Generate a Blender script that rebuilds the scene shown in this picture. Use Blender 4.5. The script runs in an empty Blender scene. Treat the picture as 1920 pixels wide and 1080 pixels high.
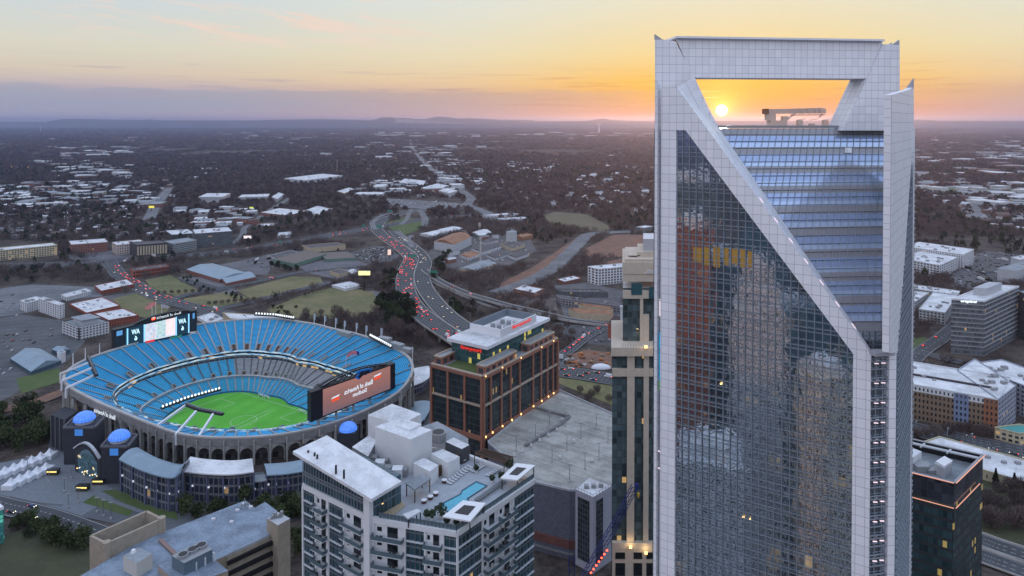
import bpy, bmesh, math, random
import numpy as np
from mathutils import Vector, Matrix
from math import pi, sin, cos, radians, atan2, sqrt
random.seed(7); rng = np.random.default_rng(7)
SC = bpy.context.scene; COL = SC.collection
def L3(r, g, b, k=1.0):                     # 0..255 display colour -> linear
    f = lambda c: ((c/255+.055)/1.055)**2.4 if c > 10 else c/255/12.92
    return (f(r)*k, f(g)*k, f(b)*k)
# ------------------------------------------------------------------ camera, sky, sun
H = 222.0; P = radians(1.0); F = 1280.0; PPY = 248.4
cam_d = bpy.data.cameras.new('camera'); cam = bpy.data.objects.new('camera', cam_d); COL.objects.link(cam)
cam.location = (0, 0, H); cam.rotation_euler = (pi/2-P, 0, 0)
cam_d.sensor_width = 36; cam_d.lens = 36*F/1920; cam_d.shift_y = -(540-PPY)/1920
cam_d.clip_start = 1; cam_d.clip_end = 300000
SC.camera = cam
SC.view_settings.view_transform = 'Standard'; SC.view_settings.look = 'None'
SC.view_settings.exposure = 0.0; SC.view_settings.gamma = 1.0
SC.render.engine = 'CYCLES'
SC.cycles.max_bounces = 5; SC.cycles.diffuse_bounces = 2; SC.cycles.glossy_bounces = 3
SC.cycles.transmission_bounces = 3; SC.cycles.volume_bounces = 0; SC.cycles.transparent_max_bounces = 6
SC.cycles.use_denoising = True
SUN_AZ = math.atan((1353-960)/F); SUN_EL = radians(0.82)
SDIR = Vector((sin(SUN_AZ)*cos(SUN_EL), cos(SUN_AZ)*cos(SUN_EL), sin(SUN_EL)))

class NT:                                    # tiny node helper
    def __init__(s, tree): s.t = tree; s.n = tree.nodes; s.l = tree.links
    def node(s, ty, **kw):
        n = s.n.new(ty)
        for k, v in kw.items(): setattr(n, k, v)
        return n
    def put(s, sock, v):
        if hasattr(v, 'is_linked') or isinstance(v, bpy.types.NodeSocket): s.l.new(v, sock)
        elif isinstance(v, (tuple, list)) and len(v) == 3 and sock.type == 'RGBA': sock.default_value = (*v, 1)
        else: sock.default_value = v
    def math(s, op, a, b=0.0, c=None, clamp=False):
        n = s.node('ShaderNodeMath', operation=op, use_clamp=clamp)
        s.put(n.inputs[0], a); s.put(n.inputs[1], b)
        if c is not None: s.put(n.inputs[2], c)
        return n.outputs[0]
    def mix(s, f, a, b, mode='MIX'):
        n = s.node('ShaderNodeMix', data_type='RGBA', blend_type=mode); s.put(n.inputs[0], f); s.put(n.inputs[6], a); s.put(n.inputs[7], b)
        return n.outputs[2]
    def ramp(s, f, stops, ease='LINEAR'):
        n = s.node('ShaderNodeValToRGB'); r = n.color_ramp; r.interpolation = ease
        while len(r.elements) < len(stops): r.elements.new(.5)
        for e, (p, c) in zip(r.elements, stops):
            e.position = p; e.color = (*c, 1) if isinstance(c, (tuple, list)) else (c, c, c, 1)
        s.put(n.inputs[0], f); return n.outputs[0]
    def smooth(s, v, a, b):
        n = s.node('ShaderNodeMapRange', interpolation_type='SMOOTHSTEP'); s.put(n.inputs[0], v)
        n.inputs[1].default_value = a; n.inputs[2].default_value = b; return n.outputs[0]
    def noise(s, vec, scale, detail=4, rough=.5):
        n = s.node('ShaderNodeTexNoise'); s.put(n.inputs['Vector'], vec) if vec is not None else None
        n.inputs['Scale'].default_value = scale; n.inputs['Detail'].default_value = detail; n.inputs['Roughness'].default_value = rough
        return n.outputs[0]
    def xyz(s, v):
        n = s.node('ShaderNodeSeparateXYZ'); s.put(n.inputs[0], v); return n.outputs
    def vec(s, x, y, z):
        n = s.node('ShaderNodeCombineXYZ'); s.put(n.inputs[0], x); s.put(n.inputs[1], y); s.put(n.inputs[2], z); return n.outputs[0]

world = bpy.data.worlds.new('World'); SC.world = world; world.use_nodes = True
w = NT(world.node_tree); w.n.clear()
wo = w.node('ShaderNodeOutputWorld')
tc = w.node('ShaderNodeTexCoord').outputs['Generated']
nrm = w.node('ShaderNodeVectorMath', operation='NORMALIZE'); w.put(nrm.inputs[0], tc); d = nrm.outputs[0]
X, Y, Z = w.xyz(d)
az = w.math('ARCTAN2', X, Y)                 # 0 = straight ahead, positive = right
el = w.math('MULTIPLY', w.math('ARCSINE', Z), 180/pi)
daz = w.math('ABSOLUTE', w.math('SUBTRACT', az, SUN_AZ))
elr = w.math('POWER', w.math('DIVIDE', w.math('MAXIMUM', el, 0.0), 90.0, clamp=True), 0.5)
q = lambda e: (max(e, 0)/90)**.5
S = 1.0
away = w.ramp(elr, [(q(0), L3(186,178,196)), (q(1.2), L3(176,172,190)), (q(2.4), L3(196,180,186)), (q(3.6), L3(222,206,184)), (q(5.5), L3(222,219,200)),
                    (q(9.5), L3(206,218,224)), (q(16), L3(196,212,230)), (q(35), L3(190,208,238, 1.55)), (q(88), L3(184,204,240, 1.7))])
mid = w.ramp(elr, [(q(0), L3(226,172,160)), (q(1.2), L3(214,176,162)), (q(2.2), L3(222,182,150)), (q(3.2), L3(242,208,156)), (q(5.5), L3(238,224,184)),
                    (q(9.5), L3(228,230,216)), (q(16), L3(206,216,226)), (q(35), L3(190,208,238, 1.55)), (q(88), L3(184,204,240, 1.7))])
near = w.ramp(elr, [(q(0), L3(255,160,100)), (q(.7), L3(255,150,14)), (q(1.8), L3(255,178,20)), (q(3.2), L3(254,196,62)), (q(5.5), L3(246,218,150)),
                    (q(9.5), L3(236,228,198)), (q(16), L3(212,216,220)), (q(35), L3(190,208,238, 1.55)), (q(88), L3(184,204,240, 1.7))])  # upper stops of the ramps are brightened to light the ground
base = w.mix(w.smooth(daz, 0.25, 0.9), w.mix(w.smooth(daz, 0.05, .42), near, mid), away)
# dusk side behind the viewer is bluer, brightened to light faces turned to it
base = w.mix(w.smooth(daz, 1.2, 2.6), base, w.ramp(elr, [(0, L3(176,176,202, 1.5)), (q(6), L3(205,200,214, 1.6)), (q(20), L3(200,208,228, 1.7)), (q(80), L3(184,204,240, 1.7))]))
# cloud bank low over the horizon
cn = w.noise(w.vec(w.math('MULTIPLY', az, 9.0), w.math('MULTIPLY', el, 1.5), 0.0), 1.5, 8, .62)
edge = w.math('ADD', 2.55, w.math('MULTIPLY', w.math('SUBTRACT', cn, .5), 1.5))
bank = w.math('MULTIPLY', w.smooth(w.math('SUBTRACT', edge, el), -.15, .40), w.smooth(az, .30, .05))
bank = w.math('MULTIPLY', bank, w.smooth(el, -.3, 1.6))
bankc = w.mix(w.smooth(az, -.45, .15), L3(148,164,184), L3(206,170,150))
base = w.mix(w.math('MULTIPLY', bank, .52), base, bankc)
# thin streaks of cloud, orange lit near the sun
st = w.noise(w.vec(w.math('MULTIPLY', az, 4.0), w.math('MULTIPLY', el, 1.7), 3.0), 2.2, 7, .6)
stm = w.math('MULTIPLY', w.smooth(st, .53, .74), w.math('MULTIPLY', w.smooth(el, 5.5, 2.2), w.smooth(el, .2, .9)))
base = w.mix(w.math('MULTIPLY', stm, .75), base, w.mix(w.smooth(daz, .1, .6), L3(222,140,60), L3(176,160,176)))
st2 = w.noise(w.vec(w.math('MULTIPLY', az, 3.0), w.math('MULTIPLY', el, 2.4), 9.0), 2.0, 5, .6)
stm2 = w.math('MULTIPLY', w.math('MULTIPLY', w.smooth(st2, .56, .72), w.smooth(daz, .22, .02)), w.math('MULTIPLY', w.smooth(el, 3.8, 2.2), w.smooth(el, .9, 1.6)))
base = w.mix(w.math('MULTIPLY', stm2, .8), base, (1.0, .86, .32))
# high wisps, upper left
hn = w.noise(w.vec(w.math('ADD', w.math('MULTIPLY', az, 9.0), w.math('MULTIPLY', el, .9)), w.math('SUBTRACT', w.math('MULTIPLY', el, .5), w.math('MULTIPLY', az, 2.0)), 5.0), 1.1, 6, .6)
hm = w.math('MULTIPLY', w.smooth(hn, .47, .66), w.math('MULTIPLY', w.smooth(el, 4.5, 7.5), w.smooth(az, .1, -.35)))
base = w.mix(w.math('MULTIPLY', hm, .85), base, L3(246,218,200))
# sun: glow and disc
dt = w.node('ShaderNodeVectorMath', operation='DOT_PRODUCT'); w.put(dt.inputs[0], d); dt.inputs[1].default_value = SDIR
ang = w.math('MULTIPLY', w.math('ARCCOSINE', w.math('MINIMUM', dt.outputs['Value'], 1.0)), 180/pi)
glow = w.math('EXPONENT', w.math('MULTIPLY', ang, -1/.8))
glow2 = w.math('EXPONENT', w.math('MULTIPLY', ang, -1/3.2))
base = w.mix(1.0, base, w.mix(w.math('MULTIPLY', glow, 1.0), (0, 0, 0), (2.2, 1.15, .16)), 'ADD')
base = w.mix(1.0, base, w.mix(w.math('MULTIPLY', glow2, 1.0), (0, 0, 0), (.30, .10, .0)), 'ADD')
base = w.mix(w.smooth(ang, .47, .38), base, (14.0, 11.5, 6.0))
# below the horizon the world is dark earth
base = w.mix(w.smooth(el, -.02, -.25), base, L3(96,92,112))
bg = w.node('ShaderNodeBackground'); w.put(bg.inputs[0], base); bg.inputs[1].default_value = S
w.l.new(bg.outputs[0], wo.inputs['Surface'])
sun_d = bpy.data.lights.new('sun', 'SUN'); sun = bpy.data.objects.new('sun', sun_d); COL.objects.link(sun)
sun_d.energy = 2.3; sun_d.angle = radians(0.8); sun_d.color = (1.0, .40, .14)
sun.rotation_euler = (-SDIR).to_track_quat('-Z', 'Y').to_euler(); sun.location = (300, 900, 400)

# ------------------------------------------------------------------ pixel <-> world
cP, sP = cos(P), sin(P)
def ray(px, py):
    u = (px-960)/F; v = (PPY-py)/F
    return Vector((u, cP+v*sP, -sP+v*cP))
def gz(px, py, z=0.0):                       # point on the plane z
    r = ray(px, py); t = (z-H)/r.z
    return Vector((r.x*t, r.y*t, z))
def gy(px, py, y):                           # point at depth y
    r = ray(px, py); t = y/r.y
    return Vector((r.x*t, y, H+r.z*t))
def gp(px, py, p0, n):
    r = ray(px, py); t = (Vector(p0)-Vector((0, 0, H))).dot(n)/r.dot(n)
    return Vector((0, 0, H))+r*t
def pix(p):
    x, y, z = p[0], p[1], p[2]-H
    f = y*cP-z*sP; up = y*sP+z*cP
    return 960+F*x/f, PPY-F*up/f
def ztop(px, ytop, ybase, zb=0.0):           # height of a vertical edge seen from ybase to ytop
    g = gz(px, ybase, zb); return gy(px, ytop, g.y).z

# ------------------------------------------------------------------ mesh building
MATS = {}
class MB:
    def __init__(s): s.v = []; s.f = []; s.m = []; s.uv = []
    def face(s, pts, m=0, uv=None):
        i = len(s.v); s.v += [tuple(p) for p in pts]; s.f.append(tuple(range(i, i+len(pts)))); s.m.append(m)
        s.uv.append(uv or [(0, 0)]*len(pts)); return s
    def box(s, x0, x1, y0, y1, z0, z1, m=0):
        return s.prism([(x0, y0), (x1, y0), (x1, y1), (x0, y1)], z0, z1, m, m)
    def prism(s, poly, z0, z1, m=0, mt=None, bottom=True, top=True):
        poly = [(p[0], p[1]) for p in poly]
        a = sum(poly[i][0]*poly[(i+1) % len(poly)][1]-poly[(i+1) % len(poly)][0]*poly[i][1] for i in range(len(poly)))
        if a < 0: poly = poly[::-1]
        if mt is None: mt = m
        u = 0
        for i in range(len(poly)):
            p, q_ = poly[i], poly[(i+1) % len(poly)]; l = math.dist(p, q_)
            s.face([(*p, z0), (*q_, z0), (*q_, z1), (*p, z1)], m, [(u, 0), (u+l, 0), (u+l, z1-z0), (u, z1-z0)]); u += l
        if top: s.face([(*p, z1) for p in poly], mt, [(p[0], p[1]) for p in poly])
        if bottom: s.face([(*p, z0) for p in poly[::-1]], mt)
        return s
    def bar(s, a, b, wd, ht=None, m=0, up=(0, 0, 1)):   # box between two points
        a, b = Vector(a), Vector(b); ht = ht or wd; dr = (b-a)
        if dr.length < 1e-6: return s
        dr.normalize(); upv = Vector(up)
        sd = dr.cross(upv)
        if sd.length < 1e-4: sd = dr.cross(Vector((1, 0, 0)))
        sd.normalize(); u2 = sd.cross(dr).normalized()
        c = [(-1, -1), (1, -1), (1, 1), (-1, 1)]
        A = [a+sd*(x*wd/2)+u2*(y*ht/2) for x, y in c]; B = [b+sd*(x*wd/2)+u2*(y*ht/2) for x, y in c]
        for i in range(4):
            j = (i+1) % 4; s.face([A[i], A[j], B[j], B[i]], m)
        s.face(A[::-1], m); s.face(B, m); return s
    def cyl(s, a, b, r0, r1=None, n=10, m=0, cap=True):
        a, b = Vector(a), Vector(b); r1 = r0 if r1 is None else r1
        dr = (b-a).normalized(); t = dr.orthogonal().normalized(); t2 = dr.cross(t)
        A = [a+(t*cos(2*pi*i/n)+t2*sin(2*pi*i/n))*r0 for i in range(n)]
        B = [b+(t*cos(2*pi*i/n)+t2*sin(2*pi*i/n))*r1 for i in range(n)]
        for i in range(n): s.face([A[i], A[(i+1) % n], B[(i+1) % n], B[i]], m)
        if cap: s.face(A[::-1], m); s.face(B, m)
        return s
    def slab(s, pts, thick, m=0, n=None):    # planar polygon in space given thickness along -normal
        pts = [Vector(p) for p in pts]
        if n is None: n = (pts[1]-pts[0]).cross(pts[2]-pts[1]).normalized()
        n = Vector(n); bk = [p-n*thick for p in pts]
        if (pts[1]-pts[0]).cross(pts[2]-pts[1]).dot(n) < 0: pts = pts[::-1]; bk = bk[::-1]
        s.face(pts, m, None); s.face(bk[::-1], m)
        for i in range(len(pts)):
            j = (i+1) % len(pts); s.face([pts[j], pts[i], bk[i], bk[j]], m)
        return s
    def dome(s, c, rx, ry, rz, n=20, k=8, m=0, low=0.0):
        for j in range(k):
            e0 = low+(pi/2-low)*j/k; e1 = low+(pi/2-low)*(j+1)/k
            for i in range(n):
                a0 = 2*pi*i/n; a1 = 2*pi*(i+1)/n
                P_ = lambda e, a: (c[0]+rx*cos(e)*cos(a), c[1]+ry*cos(e)*sin(a), c[2]+rz*sin(e))
                pts = [P_(e0, a0), P_(e0, a1), P_(e1, a1)] + ([P_(e1, a0)] if j < k-1 else [])
                s.face(pts, m, [(i, j), (i+1, j), (i+1, j+1), (i, j+1)][:len(pts)])
        return s
    def mesh(s, name, mats, off=(0, 0, 0)):
        me = bpy.data.meshes.new(name); o = off
        me.from_pydata([(v[0]-o[0], v[1]-o[1], v[2]-o[2]) for v in s.v], [], s.f)
        mats = mats if isinstance(mats, (list, tuple)) else [mats]
        for m in mats: me.materials.append(m)
        if len(mats) > 1: me.polygons.foreach_set('material_index', s.m)
        ul = me.uv_layers.new(name='UVMap'); flat = [c for u in s.uv for t in u for c in t]
        ul.data.foreach_set('uv', flat); return me
    def build(s, name, mats, parent=None, **kw):
        off = parent.matrix_world_loc if False else (parent['_w'] if parent is not None and '_w' in parent else (0, 0, 0))
        o = bpy.data.objects.new(name, s.mesh(name, mats, off)); COL.objects.link(o)
        if parent is not None: o.parent = parent; o['_w'] = tuple(off)
        for k, v in kw.items(): o[k] = v
        return o
def thing(name, label, cat, loc=(0, 0, 0), group=None, rz=0.0):
    o = bpy.data.objects.new(name, None); COL.objects.link(o); o.location = loc; o.rotation_euler.z = rz
    o.empty_display_size = .5; o['_w'] = tuple(loc); o['label'] = label; o['category'] = cat
    if group: o['group'] = group
    return o
def tag(o, label, cat, group=None, kind=None):
    o['label'] = label; o['category'] = cat
    if group: o['group'] = group
    if kind: o['kind'] = kind
    return o
def struct(o): o['kind'] = 'structure'; return o
def kids(root):
    return [c for c in KID.get(root.name, [])]
KID = {}
def dup(root, loc, rz=0.0, scale=1.0, label=None, ch=None):
    r = root.copy(); COL.objects.link(r); r.location = loc; r.rotation_euler.z = rz
    r.scale = (scale,)*3 if not isinstance(scale, tuple) else scale
    r['_w'] = tuple(loc)
    if label: r['label'] = label
    for c in (ch or []):
        k = c.copy(); COL.objects.link(k); k.parent = r
    return r

# ------------------------------------------------------------------ materials
def mat(name, col, rough=.7, metal=0.0, spec=.4, noise=0.0, nscale=.3, emit=None, estr=0.0, bump=0.0, bscale=2.0, col2=None):
    if name in MATS: return MATS[name]
    m = bpy.data.materials.new(name); m.use_nodes = True; t = NT(m.node_tree)
    b = t.n['Principled BSDF']; b.inputs['Roughness'].default_value = rough; b.inputs['Metallic'].default_value = metal
    b.inputs['Specular IOR Level'].default_value = spec; b.inputs['Base Color'].default_value = (*col, 1)
    if noise or col2 or bump:
        co = t.node('ShaderNodeNewGeometry').outputs['Position']
    if noise or col2:
        n1 = t.noise(co, nscale, 6, .62); n2 = t.noise(co, nscale*9, 3, .6)
        f = t.math('ADD', t.math('MULTIPLY', n1, .65), t.math('MULTIPLY', n2, .35))
        c2 = col2 or tuple(c*(1+noise) for c in col); c1 = col if col2 else tuple(c*(1-noise) for c in col)
        t.put(b.inputs['Base Color'], t.mix(t.smooth(f, .36, .64), c1, c2))
    if bump:
        bn = t.node('ShaderNodeBump'); bn.inputs['Strength'].default_value = bump; bn.inputs['Distance'].default_value = .3
        t.put(bn.inputs['Height'], t.noise(co, bscale, 5, .6)); t.l.new(bn.outputs[0], b.inputs['Normal'])
    if emit: b.inputs['Emission Color'].default_value = (*emit, 1); b.inputs['Emission Strength'].default_value = estr
    MATS[name] = m; return m
def facade(name, wall, win=(.02, .025, .03), bay=3.0, flr=3.4, wx=.28, wy=(.25, .8), lit=.03, rough=.7, winrough=.12, litc=(1.0, .62, .22), lits=.45, spand=None, wvar=.5, metal=0.0):
    """wall with a grid of windows; UV is in metres along and up the wall"""
    if name in MATS: return MATS[name]
    m = bpy.data.materials.new(name); m.use_nodes = True; t = NT(m.node_tree); b = t.n['Principled BSDF']
    U = t.xyz(t.node('ShaderNodeUVMap').outputs[0]); u = t.math('DIVIDE', U[0], bay); v = t.math('DIVIDE', U[1], flr)
    fu, fv = t.math('FRACT', u), t.math('FRACT', v); iu, iv = t.math('FLOOR', u), t.math('FLOOR', v)
    mx = t.math('MULTIPLY', t.math('GREATER_THAN', fu, wx), t.math('LESS_THAN', fu, 1-wx if wx > .02 else .98))
    my = t.math('MULTIPLY', t.math('GREATER_THAN', fv, wy[0]), t.math('LESS_THAN', fv, wy[1]))
    mask = t.math('MULTIPLY', mx, my)
    wn = t.node('ShaderNodeTexWhiteNoise', noise_dimensions='2D'); t.put(wn.inputs['Vector'], t.vec(iu, iv, 0.0)); r = wn.outputs['Value']
    co = t.node('ShaderNodeNewGeometry').outputs['Position']; nz = t.noise(co, .35, 5, .6)
    wallc = t.mix(t.smooth(nz, .3, .7), tuple(c*.86 for c in wall), tuple(c*1.1 for c in wall))
    if spand: wallc = t.mix(my, spand, wallc)
    winc = t.mix(t.math('MULTIPLY', r, wvar), win, tuple(min(1, c*4+.02) for c in win))
    t.put(b.inputs['Base Color'], t.mix(mask, wallc, winc))
    t.put(b.inputs['Roughness'], t.math('ADD', t.math('MULTIPLY', mask, winrough-rough), rough))
    if metal: t.put(b.inputs['Metallic'], t.math('MULTIPLY', mask, metal))
    b.inputs['Emission Color'].default_value = (*litc, 1)
    t.put(b.inputs['Emission Strength'], t.math('MULTIPLY', t.math('MULTIPLY', mask, t.math('LESS_THAN', t.math('FRACT', t.math('MULTIPLY', r, 7.31)), lit)), lits))
    MATS[name] = m; return m
def lotmat(name, c, ang, bw=3.0, row=13.0):
    m = bpy.data.materials.new(name); m.use_nodes = True; t = NT(m.node_tree); b = t.n['Principled BSDF']; co = t.node('ShaderNodeNewGeometry').outputs['Position']; v = t.xyz(co)
    a = t.math('ADD', t.math('MULTIPLY', v[0], cos(ang)), t.math('MULTIPLY', v[1], sin(ang))); c2 = t.math('ADD', t.math('MULTIPLY', v[0], -sin(ang)), t.math('MULTIPLY', v[1], cos(ang)))
    ln = t.math('LESS_THAN', t.math('FRACT', t.math('DIVIDE', a, bw)), .09); rw_ = t.math('LESS_THAN', t.math('ABSOLUTE', t.math('SUBTRACT', t.math('FRACT', t.math('DIVIDE', c2, row)), .5)), .27)
    n = t.math('ADD', t.math('MULTIPLY', t.noise(co, .02, 6, .65), .6), t.math('MULTIPLY', t.noise(co, .25, 4, .7), .4))
    base = t.mix(t.smooth(n, .34, .66), tuple(x*.62 for x in c), tuple(x*1.35 for x in c))
    t.put(b.inputs['Base Color'], t.mix(t.math('MULTIPLY', t.math('MULTIPLY', ln, rw_), .28), base, (.55, .55, .52))); b.inputs['Roughness'].default_value = .9; MATS[name] = m; return m
def glow(name, col, s):
    if name in MATS: return MATS[name]
    m = bpy.data.materials.new(name); m.use_nodes = True; b = m.node_tree.nodes['Principled BSDF']
    b.inputs['Base Color'].default_value = (*[c*.3 for c in col], 1); b.inputs['Emission Color'].default_value = (*col, 1); b.inputs['Emission Strength'].default_value = s
    MATS[name] = m; return m
white_roof = mat('white_roof', (.58, .59, .60), .7, noise=.24, nscale=.07)
grey_roof = mat('grey_roof', (.24, .27, .29), .75, noise=.2, nscale=.08)
dark_roof = mat('dark_roof', (.09, .085, .09), .85, noise=.25, nscale=.08)
blue_roof = mat('blue_roof', (.20, .28, .34), .45, noise=.12, nscale=.1)
rust_roof = mat('rust_roof', (.27, .14, .08), .8, noise=.25, nscale=.1)
concrete = mat('concrete', (.40, .39, .37), .85, noise=.14, nscale=.12, bump=.1)
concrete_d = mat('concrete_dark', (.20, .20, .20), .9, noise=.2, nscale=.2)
cladding = mat('white_metal_cladding', (.76, .77, .80), .38, .15, noise=.03, nscale=.4)
white_paint = mat('white_paint', (.74, .75, .76), .5)
asphalt = mat('asphalt', (.055, .06, .066), .85, noise=.18, nscale=.05)
asphalt_l = mat('asphalt_light', (.14, .145, .15), .85, noise=.3, nscale=.03)
line_m = mat('road_marking', (.34, .34, .33), .7)
brick = mat('red_brick', (.28, .085, .055), .85, noise=.2, nscale=.5)
dark_metal = mat('dark_metal', (.03, .032, .036), .4, .5)
steel = mat('steel', (.35, .36, .38), .4, .8)
dark_glass = mat('dark_glass', (.012, .018, .022), .06, spec=.9)
teal_glass = mat('teal_glass', (.03, .10, .12), .08, spec=.9)
hvac = mat('roof_machinery', (.30, .31, .32), .6, .3)
grass_dry = mat('dry_grass', (.20, .17, .085), .95, col2=(.105, .115, .045), nscale=.018)
grass_green = mat('green_grass', (.06, .10, .025), .95, col2=(.09, .12, .04), nscale=.06)
dirt = mat('red_dirt', (.24, .12, .075), .95, col2=(.14, .09, .07), nscale=.05)
warm_l = glow('warm_light', (1.0, .58, .2), 3.0)
red_l = glow('tail_light', (1.0, .05, .02), 9.0)
head_l = glow('head_light', (1.0, .9, .7), 6.0)
white_l = glow('white_light', (.9, .97, 1.0), 1.5)
pink_l = glow('pinkish_light', (1.0, .78, .88), 1.0)
blue_l = glow('blue_light', (.25, .6, 1.0), 2.0)

def text(name, s, o, xd, ud, width, mt, parent=None, mirror=False, height=None, thick=.08, bold=0.0):
    """lettering laid on a plane: o = lower left corner as seen, xd/ud unit vectors"""
    cu = bpy.data.curves.new('t', 'FONT'); cu.body = s; cu.extrude = .02; cu.offset = bold; cu.resolution_u = 2
    ob = bpy.data.objects.new('t', cu); COL.objects.link(ob); bpy.context.view_layer.update()
    me = bpy.data.meshes.new_from_object(ob.evaluated_get(bpy.context.evaluated_depsgraph_get()))
    bpy.data.objects.remove(ob)
    xs = [v.co.x for v in me.vertices]; ys = [v.co.y for v in me.vertices]; x0, x1, y0, y1 = min(xs), max(xs), min(ys), max(ys)
    k = width/(x1-x0); ky = (height/(y1-y0)) if height else k
    xd, ud = Vector(xd), Vector(ud); n = xd.cross(ud).normalized(); o = Vector(o); off = Vector(parent['_w']) if parent is not None else Vector((0, 0, 0))
    for v in me.vertices:
        tx = (v.co.x-x0)*k
        if mirror: tx = width-tx
        v.co = o+xd*tx+ud*((v.co.y-y0)*ky)+n*(thick*(.5+v.co.z*25))-off
    if mirror: me.flip_normals()
    me.materials.clear(); me.materials.append(mt)
    t = bpy.data.objects.new(name, me); COL.objects.link(t)
    if parent is not None: t.parent = parent; t['_w'] = parent['_w']
    return t
HAZE = 5e-5
# ------------------------------------------------------------------ ground, far country, hills
def poly_sheet(name, pxs, z, m, flat=True, **kw):
    mb = MB(); mb.face([gz(x, y, z) for x, y in pxs], 0); o = mb.build(name, m)
    if o.data.polygons[0].normal.z < 0: o.data.flip_normals()
    for k, v in kw.items(): o[k] = v
    return struct(o)
gm = bpy.data.materials.new('ground_cover'); gm.use_nodes = True; t = NT(gm.node_tree); b = t.n['Principled BSDF']
co = t.node('ShaderNodeNewGeometry').outputs['Position']
n1 = t.noise(co, .0022, 8, .62); n2 = t.noise(co, .03, 6, .65); n3 = t.noise(co, .0005, 5, .6)
n4 = t.noise(co, .25, 5, .7); c = t.mix(t.smooth(t.math('ADD', t.math('MULTIPLY', n2, .6), t.math('MULTIPLY', n4, .4)), .38, .62), (.036, .030, .029), (.115, .095, .080))
c = t.mix(t.math('MULTIPLY', t.smooth(n1, .55, .7), .7), c, (.035, .045, .028))
c = t.mix(t.math('MULTIPLY', t.smooth(n3, .56, .66), t.smooth(n2, .45, .7)), c, (.15, .14, .12))
t.put(b.inputs['Base Color'], c); b.inputs['Roughness'].default_value = 1; b.inputs['Specular IOR Level'].default_value = .1
bn = t.node('ShaderNodeBump'); bn.inputs['Strength'].default_value = .8; bn.inputs['Distance'].default_value = 6
t.put(bn.inputs['Height'], n2); t.l.new(bn.outputs[0], b.inputs['Normal'])
g = MB(); g.box(-42000, 42000, -4000, 46000, -30, 0)
ground = struct(g.build('ground', gm))

hill_m = mat('far_hill', (.05, .05, .05), 1.0, noise=.3, nscale=.001)
def hills(pts, y, depth):
    """ridge given by crest points (px, height in px above the ground horizon)"""
    mb = MB(); rows = []
    N = 8
    for j in range(N+1):
        f = j/N; row = []
        for px, h in pts:
            x = (px-960)/F*y*1.0; zc = (h+222*F/y-6.2)/F*y
            row.append((x*(1+depth*(f-.5)/y), y+depth*(f-.5), -2+zc*(sin(pi*f)**1.2)))
        rows.append(row)
    for j in range(N):
        for i in range(len(pts)-1):
            mb.face([rows[j][i], rows[j][i+1], rows[j+1][i+1], rows[j+1][i]], 0)
    return struct(mb.build('hill', hill_m))
def crest(*a):                                # fine interpolation with roughness
    xs = [p[0] for p in a]; hs = [p[1] for p in a]; out = []
    x = xs[0]
    while x <= xs[-1]:
        h = np.interp(x, xs, hs); out.append((x, max(0, h+rng.normal()*.12*(h > .3)))); x += 4
    return out
hills(crest((90, 5), (120, 9.2), (145, 9.8), (180, 9), (220, 8), (300, 7), (480, 7), (520, 8), (600, 9.2), (640, 8.5), (700, 7)), 22000, 2500)
hills(crest((235, 0), (252, 3), (266, 6.8), (280, 8.6), (292, 7.6), (304, 3.4), (320, .5)), 22000, 2500)
hills(crest((640, 3), (690, 7), (705, 8.5), (715, 12.5), (735, 12.8), (742, 11), (765, 11), (780, 9), (800, 9.5), (815, 13.5), (824, 14.2), (840, 13), (855, 11), (866, 10), (880, 11), (905, 9.8), (940, 8), (1000, 7)), 22000, 2500)
hills(crest((1080, 4), (1112, 7), (1122, 9.6), (1135, 9.8), (1146, 7.5), (1190, 5)), 21500, 2000)
hills(crest((1700, 7), (1730, 8), (1760, 6), (1920, 6), (2100, 6)), 21000, 2000)
hills(crest((-300, 2), (-100, 3.5), (30, 4), (200, 4.5), (400, 5), (600, 5.3), (900, 5.6), (1250, 5.8), (1500, 5.6), (1800, 5.4), (2200, 5)), 23500, 2500)

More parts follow.
